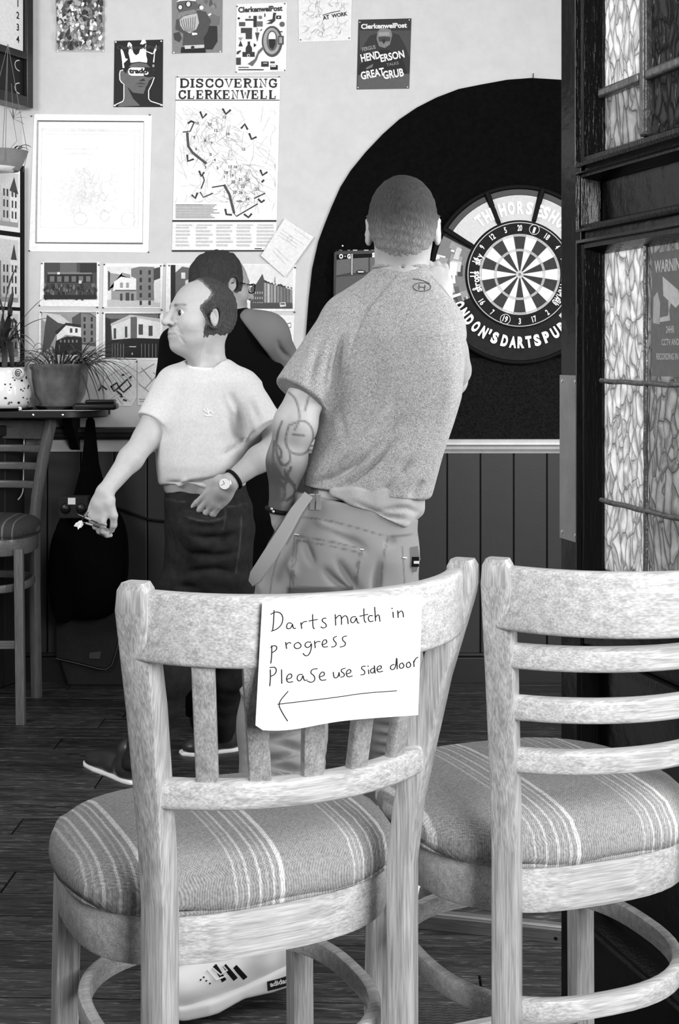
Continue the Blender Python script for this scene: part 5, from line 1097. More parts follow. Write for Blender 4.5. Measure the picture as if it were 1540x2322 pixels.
def hand_sdf(Q, wrist, fwd, up, L_=.185, curl=(.9, .95, 1.0, 1.05), spread=.06, side=1, thumb=(.55, .5), r=.0092):
    """palm + five bent fingers; fwd = direction of the hand, up = back of the hand; side +1 puts the thumb on +lat"""
    w_ = np.array(wrist, float); f = nrm(fwd); u = nrm(np.array(up)-np.dot(up, f)*f); lat = np.cross(f, u)*side; pl = L_*.50
    Rm = np.stack([lat, f, u], 1)
    d = eld(Q, w_+f*pl*.58, (.042*L_/.185, pl*.62, .0165), Rm); d = smin(d, cap(Q, w_, w_+f*pl*.4, .026, .026), .02)
    for i, (lx, ln) in enumerate(((.030, .94), (.0105, 1.05), (-.0095, .98), (-.028, .78))):
        a = w_+f*pl*(.97-.05*abs(i-1.2))+lat*lx*L_/.185; p_ = a; an = 0; c_ = curl[i]; segs = [.245*L_*ln, .155*L_*ln, .12*L_*ln]
        pts = [a-f*.02, a]; sp = (1.2-i)*spread
        for j, s_ in enumerate(segs):
            an += c_*(.75, 1.05, .8)[j]; dr = (f*math.cos(an)-u*math.sin(an))+lat*sp*math.cos(an); p_ = p_+nrm(dr)*s_; pts.append(p_)
        d = smin(d, tube_sdf(Q, pts, [r*1.08, r*1.1, r, r*.92, r*.82], .004), .006)
    t0 = w_+f*pl*.28+lat*.030; t1 = t0+nrm(f*.75+lat*thumb[0]-u*.35)*.042; t2 = t1+nrm(f*.95+lat*(thumb[0]-.45)-u*thumb[1])*.034; t3 = t2+nrm(f*.9-lat*.35-u*thumb[1])*.026
    return smin(d, tube_sdf(Q, [t0-f*.01, t0, t1, t2, t3], [.016, .0165, .0125, .0108, .009], .006), .012)
def surfnet(F, org, h):
    s = F < 0; nx, ny, nz = F.shape; c = s[:-1, :-1, :-1].astype(np.int8)
    cnt = np.zeros((nx-1, ny-1, nz-1), np.int8)
    for a in (0, 1):
        for b in (0, 1):
            for e in (0, 1): cnt += s[a:nx-1+a, b:ny-1+b, e:nz-1+e]
    act = (cnt > 0) & (cnt < 8); idx = np.argwhere(act); n = len(idx); ids = -np.ones(act.shape, np.int64); ids[act] = np.arange(n)
    pos = np.zeros((n, 3)); wt = np.zeros(n)
    cor = [(a, b, e) for a in (0, 1) for b in (0, 1) for e in (0, 1)]
    for i, p in enumerate(cor):
        for ax in range(3):
            if p[ax]: continue
            q = list(p); q[ax] = 1
            f0 = F[idx[:, 0]+p[0], idx[:, 1]+p[1], idx[:, 2]+p[2]]; f1 = F[idx[:, 0]+q[0], idx[:, 1]+q[1], idx[:, 2]+q[2]]
            m = (f0 < 0) != (f1 < 0); t = np.where(m, f0/np.where(m, f0-f1, 1), 0); pp = np.array(p, float)[None].repeat(n, 0); pp[:, ax] += t
            pos[m] += pp[m]; wt[m] += 1
    V = (idx+pos/wt[:, None])*h+org; faces = []
    for ax in range(3):
        o1, o2 = [(1, 2), (2, 0), (0, 1)][ax]; sl = [slice(1, -1)]*3; sl[ax] = slice(0, -1)
        A = s[tuple(sl)]; sl2 = list(sl); sl2[ax] = slice(1, None); B = s[tuple(sl2)]
        e = np.argwhere(A != B); 
        if not len(e): continue
        off = np.array([1, 1, 1]); off[ax] = 0; e = e+off; fl_ = s[e[:, 0], e[:, 1], e[:, 2]]
        def gi(d1, d2):
            q = e.copy(); q[:, o1] -= d1; q[:, o2] -= d2; return ids[q[:, 0], q[:, 1], q[:, 2]]
        quad = np.stack([gi(1, 1), gi(0, 1), gi(0, 0), gi(1, 0)], 1); quad[~fl_] = quad[~fl_][:, ::-1]; faces.append(quad)
    return V, np.concatenate(faces)
def field_mesh(fn, lo, hi, h, B=8):
    lo = np.array(lo, float); hi = np.array(hi, float); nb = np.ceil((hi-lo)/(h*B)).astype(int); N_ = nb*B
    g_ = [lo[i]+(np.arange(nb[i])+.5)*B*h for i in range(3)]; CC = np.stack(np.meshgrid(*g_, indexing='ij'), -1).reshape(-1, 3)
    dc = fn(CC); F = np.repeat(np.repeat(np.repeat(dc.reshape(nb), B, 0), B, 1), B, 2).astype(np.float32)
    act = np.argwhere(np.abs(dc.reshape(nb)) < B*h*1.25)
    o_ = np.arange(B); G = np.stack(np.meshgrid(o_, o_, o_, indexing='ij'), -1).reshape(-1, 3)
    for k_ in range(0, len(act), 400):
        a = act[k_:k_+400]; ii = (a[:, None]*B+G[None]).reshape(-1, 3); F[ii[:, 0], ii[:, 1], ii[:, 2]] = fn(lo+ii*h)
    F[0] = F[-1] = 1; F[:, 0] = F[:, -1] = 1; F[:, :, 0] = F[:, :, -1] = 1
    return surfnet(F, lo, h)
def vnormals(V, Fc):
    a = V[Fc[:, 0]]; n = np.cross(V[Fc[:, 2]]-a, V[Fc[:, 3]]-V[Fc[:, 1]]); out = np.zeros_like(V)
    for k_ in range(4): np.add.at(out, Fc[:, k_], n)
    return out/(np.linalg.norm(out, axis=1)[:, None]+1e-12)
def relax(V, Fc, it=1, lam=.5):
    for _ in range(it):
        acc = np.zeros_like(V); cn = np.zeros(len(V))
        for a, b in ((0, 1), (1, 2), (2, 3), (3, 0)):
            np.add.at(acc, Fc[:, a], V[Fc[:, b]]); np.add.at(acc, Fc[:, b], V[Fc[:, a]]); np.add.at(cn, Fc[:, a], 1); np.add.at(cn, Fc[:, b], 1)
        V = V*(1-lam)+lam*acc/cn[:, None]
    return V
def sobj(name, fn, lo, hi, h, m, parent=None, folds=None, col=None, smooth_it=1, label=None, noise=0):
    V, Fc = field_mesh(fn, lo, hi, h); V = relax(V, Fc, smooth_it)
    if folds is not None or noise:
        nn = vnormals(V, Fc); hh = np.zeros(len(V))
        if folds is not None: hh += folds(V)
        V = V+nn*hh[:, None]; V = relax(V, Fc, 1, .3)
    me = bpy.data.meshes.new(name); W_ = V.copy()
    if parent is not None: W_ = np.array(inv(parent, V))
    me.vertices.add(len(V)); me.vertices.foreach_set('co', W_.astype(np.float32).ravel())
    me.loops.add(len(Fc)*4); me.loops.foreach_set('vertex_index', Fc.astype(np.int32).ravel()); me.polygons.add(len(Fc)); me.polygons.foreach_set('loop_start', np.arange(0, len(Fc)*4, 4, dtype=np.int32))
    me.update(calc_edges=True); me.validate(); me.polygons.foreach_set('use_smooth', [True]*len(me.polygons)); me.materials.append(m)
    if col is not None:
        c_ = col(V); a = me.color_attributes.new('Col', 'FLOAT_COLOR', 'POINT'); a.data.foreach_set('color', np.stack([c_, c_, c_, np.ones_like(c_)], 1).astype(np.float32).ravel())
    o = bpy.data.objects.new(name, me); link(o, parent); return tag(o, label)
def seglines(V, strokes, project=True):
    """smallest distance of each vertex to polylines given in frame px (as seen by the eye position used for measuring)"""
    u = CX+FPX*V[:, 0]/V[:, 1]; v = HY+FPX*(HC-V[:, 2])/V[:, 1]; out = np.full(len(V), 1e9)
    for s_ in strokes:
        for a, b in zip(s_[:-1], s_[1:]):
            a = np.array(a, float); b = np.array(b, float); ba = b-a; t = np.clip(((u-a[0])*ba[0]+(v-a[1])*ba[1])/(ba@ba+1e-9), 0, 1)
            out = np.minimum(out, np.hypot(u-a[0]-t*ba[0], v-a[1]-t*ba[1]))
    return out
def foldlines(V, strokes):
    u, v = uv(V); best = np.full(len(V), 1e9); tp = np.zeros(len(V))
    for s_ in strokes:
        q = [np.array(p, float) for p in s_]; L_ = [np.linalg.norm(b-a) for a, b in zip(q[:-1], q[1:])]; tot = sum(L_)+1e-9; acc = 0
        for a, b, l_ in zip(q[:-1], q[1:], L_):
            ba = b-a; t = np.clip(((u-a[0])*ba[0]+(v-a[1])*ba[1])/(ba@ba+1e-9), 0, 1); d = np.hypot(u-a[0]-t*ba[0], v-a[1]-t*ba[1]); m = d < best
            best = np.where(m, d, best); tp = np.where(m, (acc+t*l_)/tot, tp); acc += l_
    return best, np.clip(np.sin(np.pi*np.clip(tp*.96+.02, 0, 1)), 0, 1)**.7
def foldfn(groups, front=None, base=None):
    """groups: (strokes px, width px, depth m) ; only on the side facing the room"""
    def f(V):
        h_ = np.zeros(len(V))
        for st_, wd, am in groups:
            d_, t_ = foldlines(V, [smoothline(q, 1) for q in st_]); h_ += am*2.1*t_*np.exp(-(d_/wd)**2)
        if front is not None: h_ *= front(V)
        if base is not None: h_ += base(V)
        return h_
    return f
def uv(V): return CX+FPX*V[:, 0]/V[:, 1], HY+FPX*(HC-V[:, 2])/V[:, 1]
def sstep(x, a, b): t = np.clip((x-a)/(b-a), 0, 1); return t*t*(3-2*t)
def row(y, xl, xr, d, ry, yaw=0, grow=0):           # loft row from the outline at frame row y
    a, b = P(xl, y, d), P(xr, y, d); return (a[2], (a[0]+b[0])/2, d, (b[0]-a[0])/2+grow, ry+grow, yaw)
def near(Q, c, R_, fn):
    """evaluate fn only close to c; far away the distance to a small ball stands in"""
    c = np.array(c, float); r_ = np.linalg.norm(Q-c, axis=1); out = r_-R_*.55; m = r_ < R_
    if m.any(): out[m] = fn(Q[m])
    return out
class Head:
    def __init__(s, org, yaw, pitch=0, roll=0, sc=(1, 1, 1), old=0.0):
        s.o = np.array(org); s.R = rot(yaw, pitch, roll); s.s = np.array(sc, float); s.old = old; s.m = float(min(sc))
    def loc(s, Q): return ((Q-s.o)@s.R)/s.s
    def wor(s, q): return s.o+s.R@(np.array(q, float)*s.s)
    def d(s, Q, detail=True): return near(Q, s.o, .26, lambda q: head_sdf(s.loc(q), detail, s.old)*s.m)
def fmat(name, v, **k): return mat(name, v, attr=True, **k)
M['skin'] = fmat('skin', 165, rough=.5, spec=.35, var=.05, vscale=60, bump=.05, bscale=260)
def heather(name, v, contrast, sc_=210):
    m = mat(name, v, .9, .1, attr=True); nt = m.node_tree; N = nt.nodes.new; L = nt.links.new; b = nt.nodes['Principled BSDF']; b.inputs['Sheen Weight'].default_value = .15
    a = [n for n in nt.nodes if n.type == 'ATTRIBUTE'][0]; tc = N('ShaderNodeTexCoord'); n = N('ShaderNodeTexNoise'); n.inputs['Scale'].default_value = sc_; n.inputs['Detail'].default_value = 3; n.inputs['Distortion'].default_value = 2.5; L(tc.outputs['Object'], n.inputs[0])
    r = N('ShaderNodeMapRange'); r.inputs[1].default_value = .38; r.inputs[2].default_value = .62; r.inputs[3].default_value = 1-contrast; r.inputs[4].default_value = 1+contrast; L(n.outputs['Fac'], r.inputs[0])
    mx = N('ShaderNodeMix'); mx.data_type = 'RGBA'; mx.blend_type = 'MULTIPLY'; mx.inputs[0].default_value = 1; L(a.outputs['Color'], mx.inputs[6]); L(r.outputs[0], mx.inputs[7]); L(mx.outputs[2], b.inputs['Base Color'])
    bp = N('ShaderNodeBump'); bp.inputs['Strength'].default_value = .3; bp.inputs['Distance'].default_value = .001; L(n.outputs['Fac'], bp.inputs['Height']); L(bp.outputs[0], b.inputs['Normal']); return m
M['heather'] = heather('heathered_jersey', 150, .42); M['white_tee'] = heather('pale_jersey', 225, .05, 60)
M['canvas'] = mat('work_trouser_cloth', 128, .8, .15, attr=True, bump=.15, bscale=500); M['denim'] = mat('dark_denim', 30, .8, .2, attr=True, var=.35, vscale=40, bump=.2, bscale=500)
M['hair'] = mat('short_hair', 60, .75, .25, attr=True, var=.45, vscale=240, stretch=(1, 1, .25), bump=.9, bscale=420)
M['leather'] = mat('dark_shoe_leather', 52, .35, .5); M['sole_white'] = mat('white_rubber_sole', 238, .5, .4); M['shoe_white'] = mat('white_trainer_leather', 232, .5, .35)
M['eye'] = mat('eye_white', 190, .2, .5, attr=True); M['black_vest'] = mat('black_sportswear', 6, .9, .1); M['grey_sleeve'] = mat('grey_sleeve_cloth', 112, .85, .15)

def wnoise(V, amp, fr, seed=0):
    r_ = np.random.RandomState(seed); o = np.zeros(len(V))
    for k_ in range(5):
        k = r_.normal(size=3); k = k/np.linalg.norm(k)*fr*(1+k_*.6); o += np.sin(V@k+r_.rand()*6)/(1+k_*.6)
    return o*amp
def eyes(parent, H, look=(0, 0)):
    for s_ in (-1, 1):
        c = (s_*.031, .0712, .0010); mb = MB(); rings = []
        for j in range(1, 12):
            ph = pi*j/12; rings.append([tuple(H.wor((c[0]+.0146*math.sin(ph)*math.cos(t), c[1]+.0146*math.cos(ph), c[2]+.0146*math.sin(ph)*math.sin(t)))) for t in np.linspace(0, 2*pi, 17)[:-1]])
        o_ = len(mb.v); vs = [q for r in rings for q in r]; mb.v += vs; n = 16
        for i in range(10):
            for j in range(n): mb.f.append((o_+i*n+j, o_+i*n+(j+1) % n, o_+(i+1)*n+(j+1) % n, o_+(i+1)*n+j)); mb.c.append(g(12) if i < 1 else (g(58) if i < 2 else g(200)))
        mb.f.append(tuple(range(o_, o_+n))); mb.c.append(g(8)); obj('eye', mb, M['eye'], parent, smooth=80)

# ================================================================== thrower, seen from behind
A = thing('person', 'man seen from behind in heathered grey T-shirt and work trousers, raising a dart', 'person', (P(760, 1400, 3.45)[0], 3.45, 0))
HA = Head(P(914, 521, 3.55), rd(-4), rd(3), 0, (1.09, 1.06, 1.14))
aS, aE, aW = P(752, 760, 3.47), P(668, 962, 3.40), P(636, 1150, 3.41)
bS, bE, bW = P(995, 745, 3.53), P(1022, 862, 3.80), P(1000, 690, 3.74)
torA = [row(y, l, r, d, ry) for y, l, r, d, ry in ((1128, 680, 976, 3.445, .118), (1070, 690, 995, 3.45, .118), (1020, 706, 1010, 3.46, .120), (960, 722, 1030, 3.48, .122), (900, 738, 1046, 3.49, .124), (830, 744, 1053, 3.50, .126), (760, 742, 1054, 3.51, .122), (715, 746, 1036, 3.52, .110), (684, 765, 1016, 3.525, .095), (655, 800, 995, 3.53, .080), (630, 838, 978, 3.535, .068), (612, 852, 966, 3.54, .060))]
def bodyA(Q):
    d = HA.d(Q)
    d = smin(d, cap(Q, P(914, 545, 3.57), P(906, 650, 3.53), .064, .068), .03)
    for q0, q1 in (((878, 588), (948, 583)), ((884, 603), (944, 600))): d = smax(d, -tube_sdf(Q, [P(q0[0], q0[1]-4, 3.50), P(913, q0[1]+2, 3.478), P(q1[0], q1[1]-4, 3.50)], [.002, .003, .002], .004), .006)
    core = [(z, cx, cy, rx-.020, ry-.018, ya) for z, cx, cy, rx, ry, ya in torA]; d = smin(d, rows_sdf(Q, core), .02)
    d = smin(d, tube_sdf(Q, [aS, (aS+aE)/2, aE], [.048, .048, .050], .02), .03)
    m_ = (aE*.55+aW*.45)+np.array([-.004, 0, 0])
    d = smin(d, tube_sdf(Q, [aE, m_, aW], [.050, .0455, .0285], .03), .02)
    d = smin(d, eld(Q, aE+np.array([.008, -.012, .0]), (.046, .045, .055)), .02)
    d = smin(d, near(Q, aW, .24, lambda q: hand_sdf(q, aW, (.10, .30, -1), (-.9, -.4, 0), .185, (.6, .6, .6, .6), side=1)), .012)
    d = smin(d, tube_sdf(Q, [bS, (bS+bE)/2, bE, (bE+bW)/2, bW], [.056, .052, .044, .037, .0265], .02), .03)
    d = smin(d, near(Q, bW, .24, lambda q: hand_sdf(q, bW, (-.13, .05, 1), (.10, -1, .05), .180, (1.15, 1.12, 1.05, 1.0), .05, side=-1, thumb=(.35, .55), r=.0098)), .012)
    return d
TAT = [[(655, 890), (672, 905), (682, 950), (668, 975)], [(655, 965), (690, 950), (712, 975), (708, 1010), (690, 1032), (658, 1028), (645, 1000), (655, 965)], [(640, 955), (628, 985), (626, 1030), (642, 1060), (660, 1045), (655, 1020)], [(622, 1000), (618, 1050), (630, 1090), (650, 1110), (640, 1140), (622, 1130)],
       [(625, 1060), (640, 1085), (665, 1095), (672, 1120), (650, 1135)], [(618, 1090), (624, 1120), (636, 1150)], [(660, 1060), (650, 1080), (668, 1100)], [(700, 900), (692, 930)], [(630, 1010), (640, 1025), (634, 1044)], [(664, 985), (690, 988)], [(646, 1066), (652, 1092), (640, 1104)]]
TATS = [smoothline(s_, 2) for s_ in TAT]
def colA(V):
    u, v = uv(V); L = HA.loc(V); c = np.full(len(V), g(168))
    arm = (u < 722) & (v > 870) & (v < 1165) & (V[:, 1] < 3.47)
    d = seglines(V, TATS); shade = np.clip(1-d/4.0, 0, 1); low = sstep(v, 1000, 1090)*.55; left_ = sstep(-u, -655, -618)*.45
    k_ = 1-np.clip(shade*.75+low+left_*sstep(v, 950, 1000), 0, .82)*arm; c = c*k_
    st = (L[:, 2] > -.13) & (np.linalg.norm(L, axis=1) < .2) & (L[:, 2] < -.03); c = np.where(st, c*(.93), c); return c
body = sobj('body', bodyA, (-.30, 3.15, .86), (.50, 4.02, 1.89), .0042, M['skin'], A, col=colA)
def hairA(Q):
    def f(q):
        L = HA.loc(q); d = head_sdf(L, False)*HA.m; up = sstep(L[:, 2], -.07, .03); d = d-(.0005+.0045*up)
        ear = eld(np.stack([np.abs(L[:, 0]), L[:, 1], L[:, 2]], 1), (.088, -.004, -.008), (.022, .026, .036))
        return smax(smax(d, np.maximum(-.060-L[:, 2]-.012*np.cos(L[:, 0]*40), L[:, 1]-.050-.35*np.maximum(L[:, 2]-.05, 0)), .008), -ear, .006)
    return near(Q, HA.o, .24, f)
def hcol(H, top, low, z0=-.06, z1=.03, reg=None, edge=125):
    def f(V):
        L = H.loc(V); t = sstep(L[:, 2], z0, z1); c = g(low)+(g(top)-g(low))*t
        if reg is not None: e = sstep(-reg(L)+.0015*np.sin(L[:, 2]*900)+.0015*np.sin(L[:, 0]*700), -.002, .012); c = g(edge)+(c-g(edge))*e
        return c
    return f
sobj('hair', hairA, HA.o-.17, HA.o+.17, .004, M['hair'], A, folds=lambda V: wnoise(V, .0005, 300, 2), col=hcol(HA, 56, 140, -.075, .05))
def clipline(Q, p0, p1, below=True):                # half space under (or over) a line given in frame px, at the depth of each point
    u, v = CX+FPX*Q[:, 0]/Q[:, 1], HY+FPX*(HC-Q[:, 2])/Q[:, 1]; a = np.array(p1, float)-np.array(p0, float); n = np.array([-a[1], a[0]])/np.hypot(*a)
    if n[1] < 0: n = -n
    d = ((u-p0[0])*n[0]+(v-p0[1])*n[1])*Q[:, 1]/FPX; return d if below else -d    # positive below the line
def teeA(Q):
    d = rows_sdf(Q, [(z, cx, cy, rx, ry, ya) for z, cx, cy, rx, ry, ya in torA], 2.25)
    d = smin(d, tube_sdf(Q, [P(880, 668, 3.53), P(792, 716, 3.51)], [.06, .058], .03), .05)
    d = smin(d, tube_sdf(Q, [P(945, 662, 3.53), P(996, 722, 3.53)], [.055, .053], .03), .04)
    s0, s1 = P(783, 745, 3.49), P(672, 912, 3.41); sl = cap(Q, s0, s1, .074, .073); hm = P(681, 894, 3.41); ax = nrm(s1-s0); sl = smax(sl, (Q-hm)@ax, .004)
    d = smin(d, sl, .028)
    s2, s3 = P(992, 745, 3.53), P(1022, 850, 3.76); sr_ = cap(Q, s2, s3, .065, .062); sr_ = smax(sr_, (Q-P(1032, 850, 3.74))@nrm(s3-s2), .004); d = smin(d, sr_, .03)
    d = smax(d, clipline(Q, (668, 1103), (972, 1142)), .006)
    d = smax(d, -cap(Q, P(912, 540, 3.57), P(906, 618, 3.545), .067, .068), .006)
    return d
fA = foldfn([([[(778, 765), (768, 830), (758, 880), (738, 926)]], 9, -.013), ([[(800, 745), (786, 800), (782, 850)]], 10, .005),
             ([[(735, 755), (716, 820), (700, 880)], [(752, 780), (742, 840), (728, 900)]], 9, -.005), ([[(716, 770), (690, 840), (668, 868)]], 11, .004),
             ([[(905, 950), (850, 1020), (780, 1075), (690, 1103)]], 9, -.010), ([[(900, 990), (850, 1050), (790, 1098), (755, 1116)]], 8, -.008), ([[(890, 970), (840, 1035), (785, 1088)], [(880, 920), (820, 1000), (735, 1070)]], 10, .006),
             ([[(935, 1040), (890, 1095), (850, 1132)], [(965, 1090), (930, 1130)]], 8, -.006), ([[(915, 1070), (880, 1110)]], 9, .005), ([[(860, 800), (845, 900), (800, 1000)]], 22, -.004), ([[(770, 930), (780, 985), (790, 1005)]], 9, -.005), ([[(1030, 800), (1020, 900), (1000, 1000)]], 16, .003)],
            front=lambda V: (V[:, 1] < 3.53).astype(float), base=lambda V: wnoise(V, .0012, 22, 4))
seamA = [smoothline(s_, 1) for s_ in ([(903, 622), (868, 662), (836, 700), (812, 752), (796, 800), (786, 850)], [(978, 626), (1000, 650), (1040, 690)])]
hemA = [smoothline([(640, 856), (672, 874), (705, 894), (742, 916)], 1)]; logoA = [[(936, 632), (958, 636), (974, 643)], ell(957, 651, 20, 10, 14)+[(977, 651)], [(951, 645), (950, 657)], [(964, 646), (963, 658)], [(951, 651), (964, 652)]]
def colTA(V):
    c = np.full(len(V), g(146)); fr = V[:, 1] < 3.55; d = seglines(V, seamA); c = c*(1-.32*np.exp(-(d/2.2)**2)*fr); d = seglines(V, hemA); c = c*(1-.25*np.exp(-(d/1.8)**2)*fr); return c
tee = sobj('t_shirt', teeA, (-.24, 3.28, .96), (.42, 3.92, 1.68), .0042, M['heather'], A, folds=fA, col=colTA, smooth_it=1)
def onsurf(px, py, obj_, lift=.001):
    """point of a built surface under a frame position (for things that lie on it)"""
    dg = bpy.context.evaluated_depsgraph_get(); r_ = Vector(((px-CX)/FPX, 1, -(py-HY)/FPX)).normalized(); Mi = obj_.matrix_world.inverted(); o_ = Mi @ Vector((0, 0, HC)); dr = (Mi.to_3x3() @ r_).normalized()
    ok, loc, no, _ = obj_.ray_cast(o_, dr)
    if not ok: return None
    return tuple(obj_.matrix_world @ (loc+no*lift))
bpy.context.view_layer.update()
def surftube(name, strokes, obj_, r, m, parent, lift=.0008):
    for s_ in strokes:
        pts = [onsurf(x, y, obj_, lift) for x, y in s_]; pts = [p_ for p_ in pts if p_]
        if len(pts) > 1: obj(name, MB().tube(pts, r, 5), M[m] if isinstance(m, str) else m, parent, smooth=60)
stitch = mat('stitching', 92, .9); stitch_d = mat('dark_stitching', 70, .9)
surftube('logo_line', [smoothline(logoA[0], 1), logoA[1]]+logoA[2:], tee, .0011, mat('printed_logo', 72, .8), tee)
mb = MB(); cpts = [P(*q) for q in ()]
rings = []
for t in np.linspace(0, 2*pi, 41)[:-1]: rings.append((P(909, 611, 3.545)[0]+.0705*math.cos(t), 3.55+.072*math.sin(t), P(909, 609, 3.5)[2]+.010*math.sin(t)*-1+.004*math.cos(2*t)))
mb.tube(rings, .0055, 8, closed=True, col=g(140)); obj('collar', mb, M['heather'], A, smooth=60)
# undershirt hanging out below the hem
trsA = [row(y, l, r, d, ry) for y, l, r, d, ry in ((1420, 578, 944, 3.45, .135), (1330, 588, 947, 3.45, .145), (1260, 606, 949, 3.45, .148), (1200, 630, 950, 3.45, .138), (1150, 652, 956, 3.45, .126), (1095, 668, 955, 3.45, .115))]
def under(Q):
    d = rows_sdf(Q, [(z, cx+.002, cy, rx+.004, ry+.006, ya) for z, cx, cy, rx, ry, ya in trsA], 2.3)
    d = smax(d, clipline(Q, (780, 1138), (925, 1200)), .005); d = smax(d, clipline(Q, (925, 1196), (965, 1160)), .008); d = smax(d, clipline(Q, (660, 1085), (980, 1105), False), .004); return smax(d, P(745, 1140, 3.4)[0]-Q[:, 0], .01)
sobj('undershirt_hem', under, (-.06, 3.28, .92), (.30, 3.62, 1.10), .0045, M['white_tee'], A, folds=foldfn([([[(800, 1138), (870, 1170), (930, 1180)]], 6, -.006), ([[(860, 1160), (915, 1150), (950, 1162)]], 5, -.006)], base=lambda V: wnoise(V, .0016, 60, 3)), col=lambda V: np.full(len(V), g(150)))
lh, lk, ls_, la = P(678, 1395, 3.45), P(640, 1640, 3.30), P(640, 1860, 3.14), P(612, 2150, 2.97)
rh, rk, ra_ = P(862, 1395, 3.47), P(884, 1650, 3.54), P(905, 1975, 3.50)
def trA(Q):
    d = rows_sdf(Q, trsA, 2.35); d = smax(d, clipline(Q, (655, 1114), (955, 1176), False), .004)
    d = smin(d, tube_sdf(Q, [lh, lk, ls_, la], [.108, .103, .102, .078], .04), .05)
    d = smin(d, tube_sdf(Q, [rh, rk, ra_], [.105, .092, .078], .04), .05)
    return d
fT = foldfn([([[(690, 1225), (700, 1255), (712, 1280)]], 8, -.008), ([[(735, 1290), (760, 1320), (800, 1345)], [(765, 1270), (790, 1310), (815, 1345)]], 8, -.009), ([[(730, 1190), (775, 1215), (812, 1232), (830, 1250)]], 7, -.007), ([[(715, 1180), (760, 1205), (800, 1225)]], 7, .006), ([[(660, 1270), (668, 1310)]], 9, .006),
             ([[(860, 1270), (850, 1330), (858, 1400)]], 9, -.007), ([[(600, 1250), (590, 1310), (592, 1345)]], 9, .006), ([[(870, 1235), (900, 1225)]], 8, -.004)]+
            [([[(560, y), (620, y+10*s_), (690, y-12*s_), (735, y+4)]], 7, -.009) for y, s_ in ((1662, 1), (1686, -1), (1712, 1), (1738, -1), (1775, 1))]+[([[(845, y), (890, y+8), (925, y-6)]], 6, -.006) for y in (1645, 1668, 1690, 1712)]+[([[(550, 1560), (575, 1600), (600, 1612)]], 8, .010)],
            front=lambda V: (V[:, 1] < 3.60).astype(float), base=lambda V: wnoise(V, .002, 26, 9))
stA = [smoothline(s_, 1) for s_ in ([(668, 1214), (740, 1226), (822, 1244)], [(668, 1224), (740, 1236), (820, 1254)], [(668, 1214), (664, 1270), (656, 1340)], [(674, 1225), (670, 1280), (662, 1340)], [(822, 1244), (812, 1290), (806, 1340)], [(815, 1254), (806, 1300), (798, 1340)],
        [(655, 1170), (740, 1178), (820, 1200), (880, 1218), (944, 1212)], [(700, 1128), (672, 1175), (640, 1235), (618, 1300), (612, 1350)], [(706, 1134), (680, 1178), (650, 1235)], [(880, 1218), (868, 1270), (862, 1350)], [(912, 1240), (916, 1290), (918, 1340)])]
def colTr(V):
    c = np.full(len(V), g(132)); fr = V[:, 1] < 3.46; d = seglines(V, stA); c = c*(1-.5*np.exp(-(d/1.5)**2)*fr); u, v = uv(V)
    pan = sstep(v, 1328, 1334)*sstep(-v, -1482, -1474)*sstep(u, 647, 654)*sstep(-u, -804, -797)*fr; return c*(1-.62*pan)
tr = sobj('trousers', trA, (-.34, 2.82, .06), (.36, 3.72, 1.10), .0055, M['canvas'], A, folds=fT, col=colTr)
bpy.context.view_layer.update()
def strip(name, pts, wd, th, m, parent, up=(0, -1, 0), **k):
    pts = [np.array(p_, float) for p_ in pts]; rings = []
    for i, p_ in enumerate(pts):
        t = nrm(pts[min(i+1, len(pts)-1)]-pts[max(i-1, 0)]); u = np.array(up, float); u = nrm(u-np.dot(u, t)*t); s_ = np.cross(t, u); w_ = wd[i] if hasattr(wd, '__len__') else wd
        rings.append([tuple(p_+s_*a+u*b) for a, b in rrect(w_, th, th*.3, 1)])
    return obj(name, MB().loft(rings), m, parent, smooth=40, **k)
trm = mat('trouser_trim_cloth', 138, .8, .15); 
strip('hanging_strap', [P(700, 1122, 3.325), P(672, 1158, 3.31), P(645, 1205, 3.29), P(612, 1258, 3.28), P(580, 1308, 3.29), P(570, 1322, 3.31)], [.026, .030, .034, .036, .036, .020], .006, trm, A, (-.4, -1, .1))
strip('strap_underside', [P(690, 1128, 3.335), P(650, 1178, 3.32), P(615, 1235, 3.32), P(590, 1290, 3.33)], .02, .004, mat('trouser_trim_dark', 84, .8), A, (-.7, -1, .1))
for x0_ in (708, 722): strip('belt_loop', [onsurf(x0_+4, 1121, tr, .003) or P(x0_, 1121, 3.33), onsurf(x0_+2, 1138, tr, .004) or P(x0_, 1138, 3.33), onsurf(x0_, 1156, tr, .002) or P(x0_, 1156, 3.33)], .013, .004, trm, A)
tg = strip('pocket_tag', [onsurf(932, 1240, tr, .004) or P(932, 1240, 3.36), onsurf(934, 1268, tr, .007) or P(934, 1268, 3.36), onsurf(937, 1296, tr, .004) or P(937, 1296, 3.36)], [.030, .030, .012], .004, trm, A)
q_ = [onsurf(934, 1262, tr, .0105), onsurf(934, 1284, tr, .0105)]
if all(q_): strip('tag_patch', q_, .018, .003, M['black'], tg); q2_ = [onsurf(934, 1271, tr, .013), onsurf(934, 1277, tr, .013)]; strip('tag_bar', q2_, .013, .002, M['paper'], tg)
for x_, y_ in ((673, 1212), (820, 1246), (916, 1264)):
    q_ = [onsurf(x_-4, y_, tr, .002), onsurf(x_+5, y_+1, tr, .002)]
    if all(q_): obj('bar_tack', MB().tube(q_, .0014, 6), M['paper'], A)
